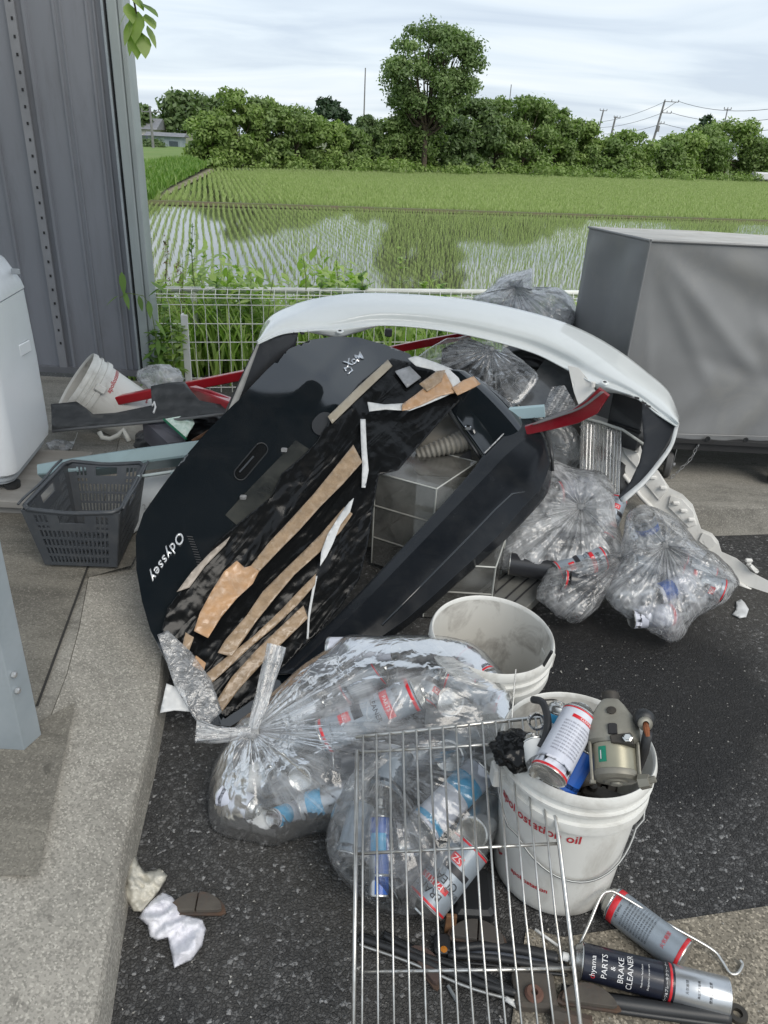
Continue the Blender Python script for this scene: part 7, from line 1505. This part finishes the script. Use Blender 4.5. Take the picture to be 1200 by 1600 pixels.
for (x, y, x2, y2, lab) in ((836, 1452, 872, 1478, 'thin white plastic straw by the dark can nozzle'), (790, 1560, 808, 1572, 'short white plug end lying under the rack')):
    t = thing('white_straw', lab, 'straw', G(x, y)); m = MB(); m.tube([G(x, y, .02), G(x2, y2, .012)], .003 if x > 800 else .005, 8); obj('tube', m, CANMATS['pale'], t, smooth=True)
t = thing('clear_shard', 'short clear glassy rod lying on the asphalt under the rack', 'shard', G(705, 1550)); m = MB(); m.tube([G(700, 1540, .005), G(714, 1564, .005)], .0035, 6); obj('rod', m, M('shard_grey', (.22, .24, .25), rough=.15), t)

# ---- crumpled cloths
def cloth(label, outline, seed, mat, h=.05, name='crumpled_cloth'):
    V_, F_ = cdt(outline, 3.2); P = np.array([G(x, y, 0) for x, y in V_]); O = np.array(outline, float); 
    cl = np.vstack([O, O[:1]]); dm = np.full(len(V_), 1e9)
    for a_, b_ in zip(cl[:-1], cl[1:]):
        ab = b_-a_; tt = np.clip(((V_-a_) @ ab)/(ab @ ab), 0, 1); dm = np.minimum(dm, np.linalg.norm(V_-a_-tt[:, None]*ab, axis=1))
    e_ = np.clip(dm/14, 0, 1)**.5; z = .006+e_*(h*.6+h*.75*vn(P, 26, seed, 4, True)+h*.3*vn(P, 12, seed+3, 2)); z = np.maximum(z, .004)
    Q = np.array([G(x, y, zz_) for (x, y), zz_ in zip(V_, z)]); m = MB(); m.add(Q, F_); face_cam(m); t = thing(name, label, 'cloth', (*Q.mean(0)[:2], 0)); obj('cloth', m, mat, t, smooth=True, solid=.003, solid_off=-1); return t
CLO = M('cloth_white', (.74, .74, .78), (.66, .66, .72), 30, .85, dirt=.3, dirtcol=(.40, .41, .48), dscale=40, bs=.5, bd=.002, bscale=220)
cloth('greasy cream crumpled rag, the upper of two by the kerb', [(200, 1342), (212, 1337), (217, 1350), (226, 1362), (240, 1360), (250, 1356), (262, 1368), (258, 1378), (246, 1396), (234, 1410), (222, 1426), (208, 1424), (196, 1404), (189, 1384), (192, 1366)], 5, M('greasy_rag', (.56, .54, .47), (.44, .42, .36), 9, .5, coat=.2, bs=.5, bd=.002, bscale=120, dirt=.4, dirtcol=(.30, .28, .22), dscale=22), .065)
cloth('white crumpled wiping cloth spread beside the cream rag on the asphalt', [(216, 1434), (225, 1420), (240, 1404), (254, 1394), (268, 1400), (278, 1412), (282, 1426), (300, 1432), (316, 1436), (322, 1452), (316, 1478), (300, 1500), (282, 1508), (272, 1513), (268, 1492), (262, 1466), (246, 1470), (234, 1464), (230, 1446)], 8, CLO, .05)
cloth('scrap of white paper on the asphalt right of the low bag', [(1150, 940), (1158, 936), (1164, 942), (1170, 952), (1166, 964), (1156, 966), (1144, 960), (1150, 952)], 9, TAPEW, .02, 'paper_scrap')
# ---- grit and flakes on the asphalt
g = np.random.default_rng(5); n = 2600; XY = np.column_stack([g.uniform(-.5, 1.9, n), g.uniform(.55, 3.0, n)]); ok = XY[:, 1] < 2.75; XY = XY[ok]; n = len(XY); s = g.uniform(.001, .0032, n)*np.where(g.random(n) > .97, 2.2, 1)
th = g.uniform(0, 6.28, (n, 1)); ang = th+np.array([[0, 2.1, 4.2]])+g.normal(0, .3, (n, 3)); V = np.stack([np.column_stack([XY[:, 0]+s*np.cos(ang[:, k]), XY[:, 1]+s*np.sin(ang[:, k]), .0045+s*g.uniform(0, .7, n)]) for k in range(3)], 1).reshape(-1, 3)
props(obj('grit', fast_mesh('grit', V, np.arange(3*n).reshape(-1, 3)), M('pale_grit', (.40, .39, .36), (.2, .19, .17), 200, .8)), 'pale grit and flakes scattered over the asphalt', 'grit', kind='stuff')
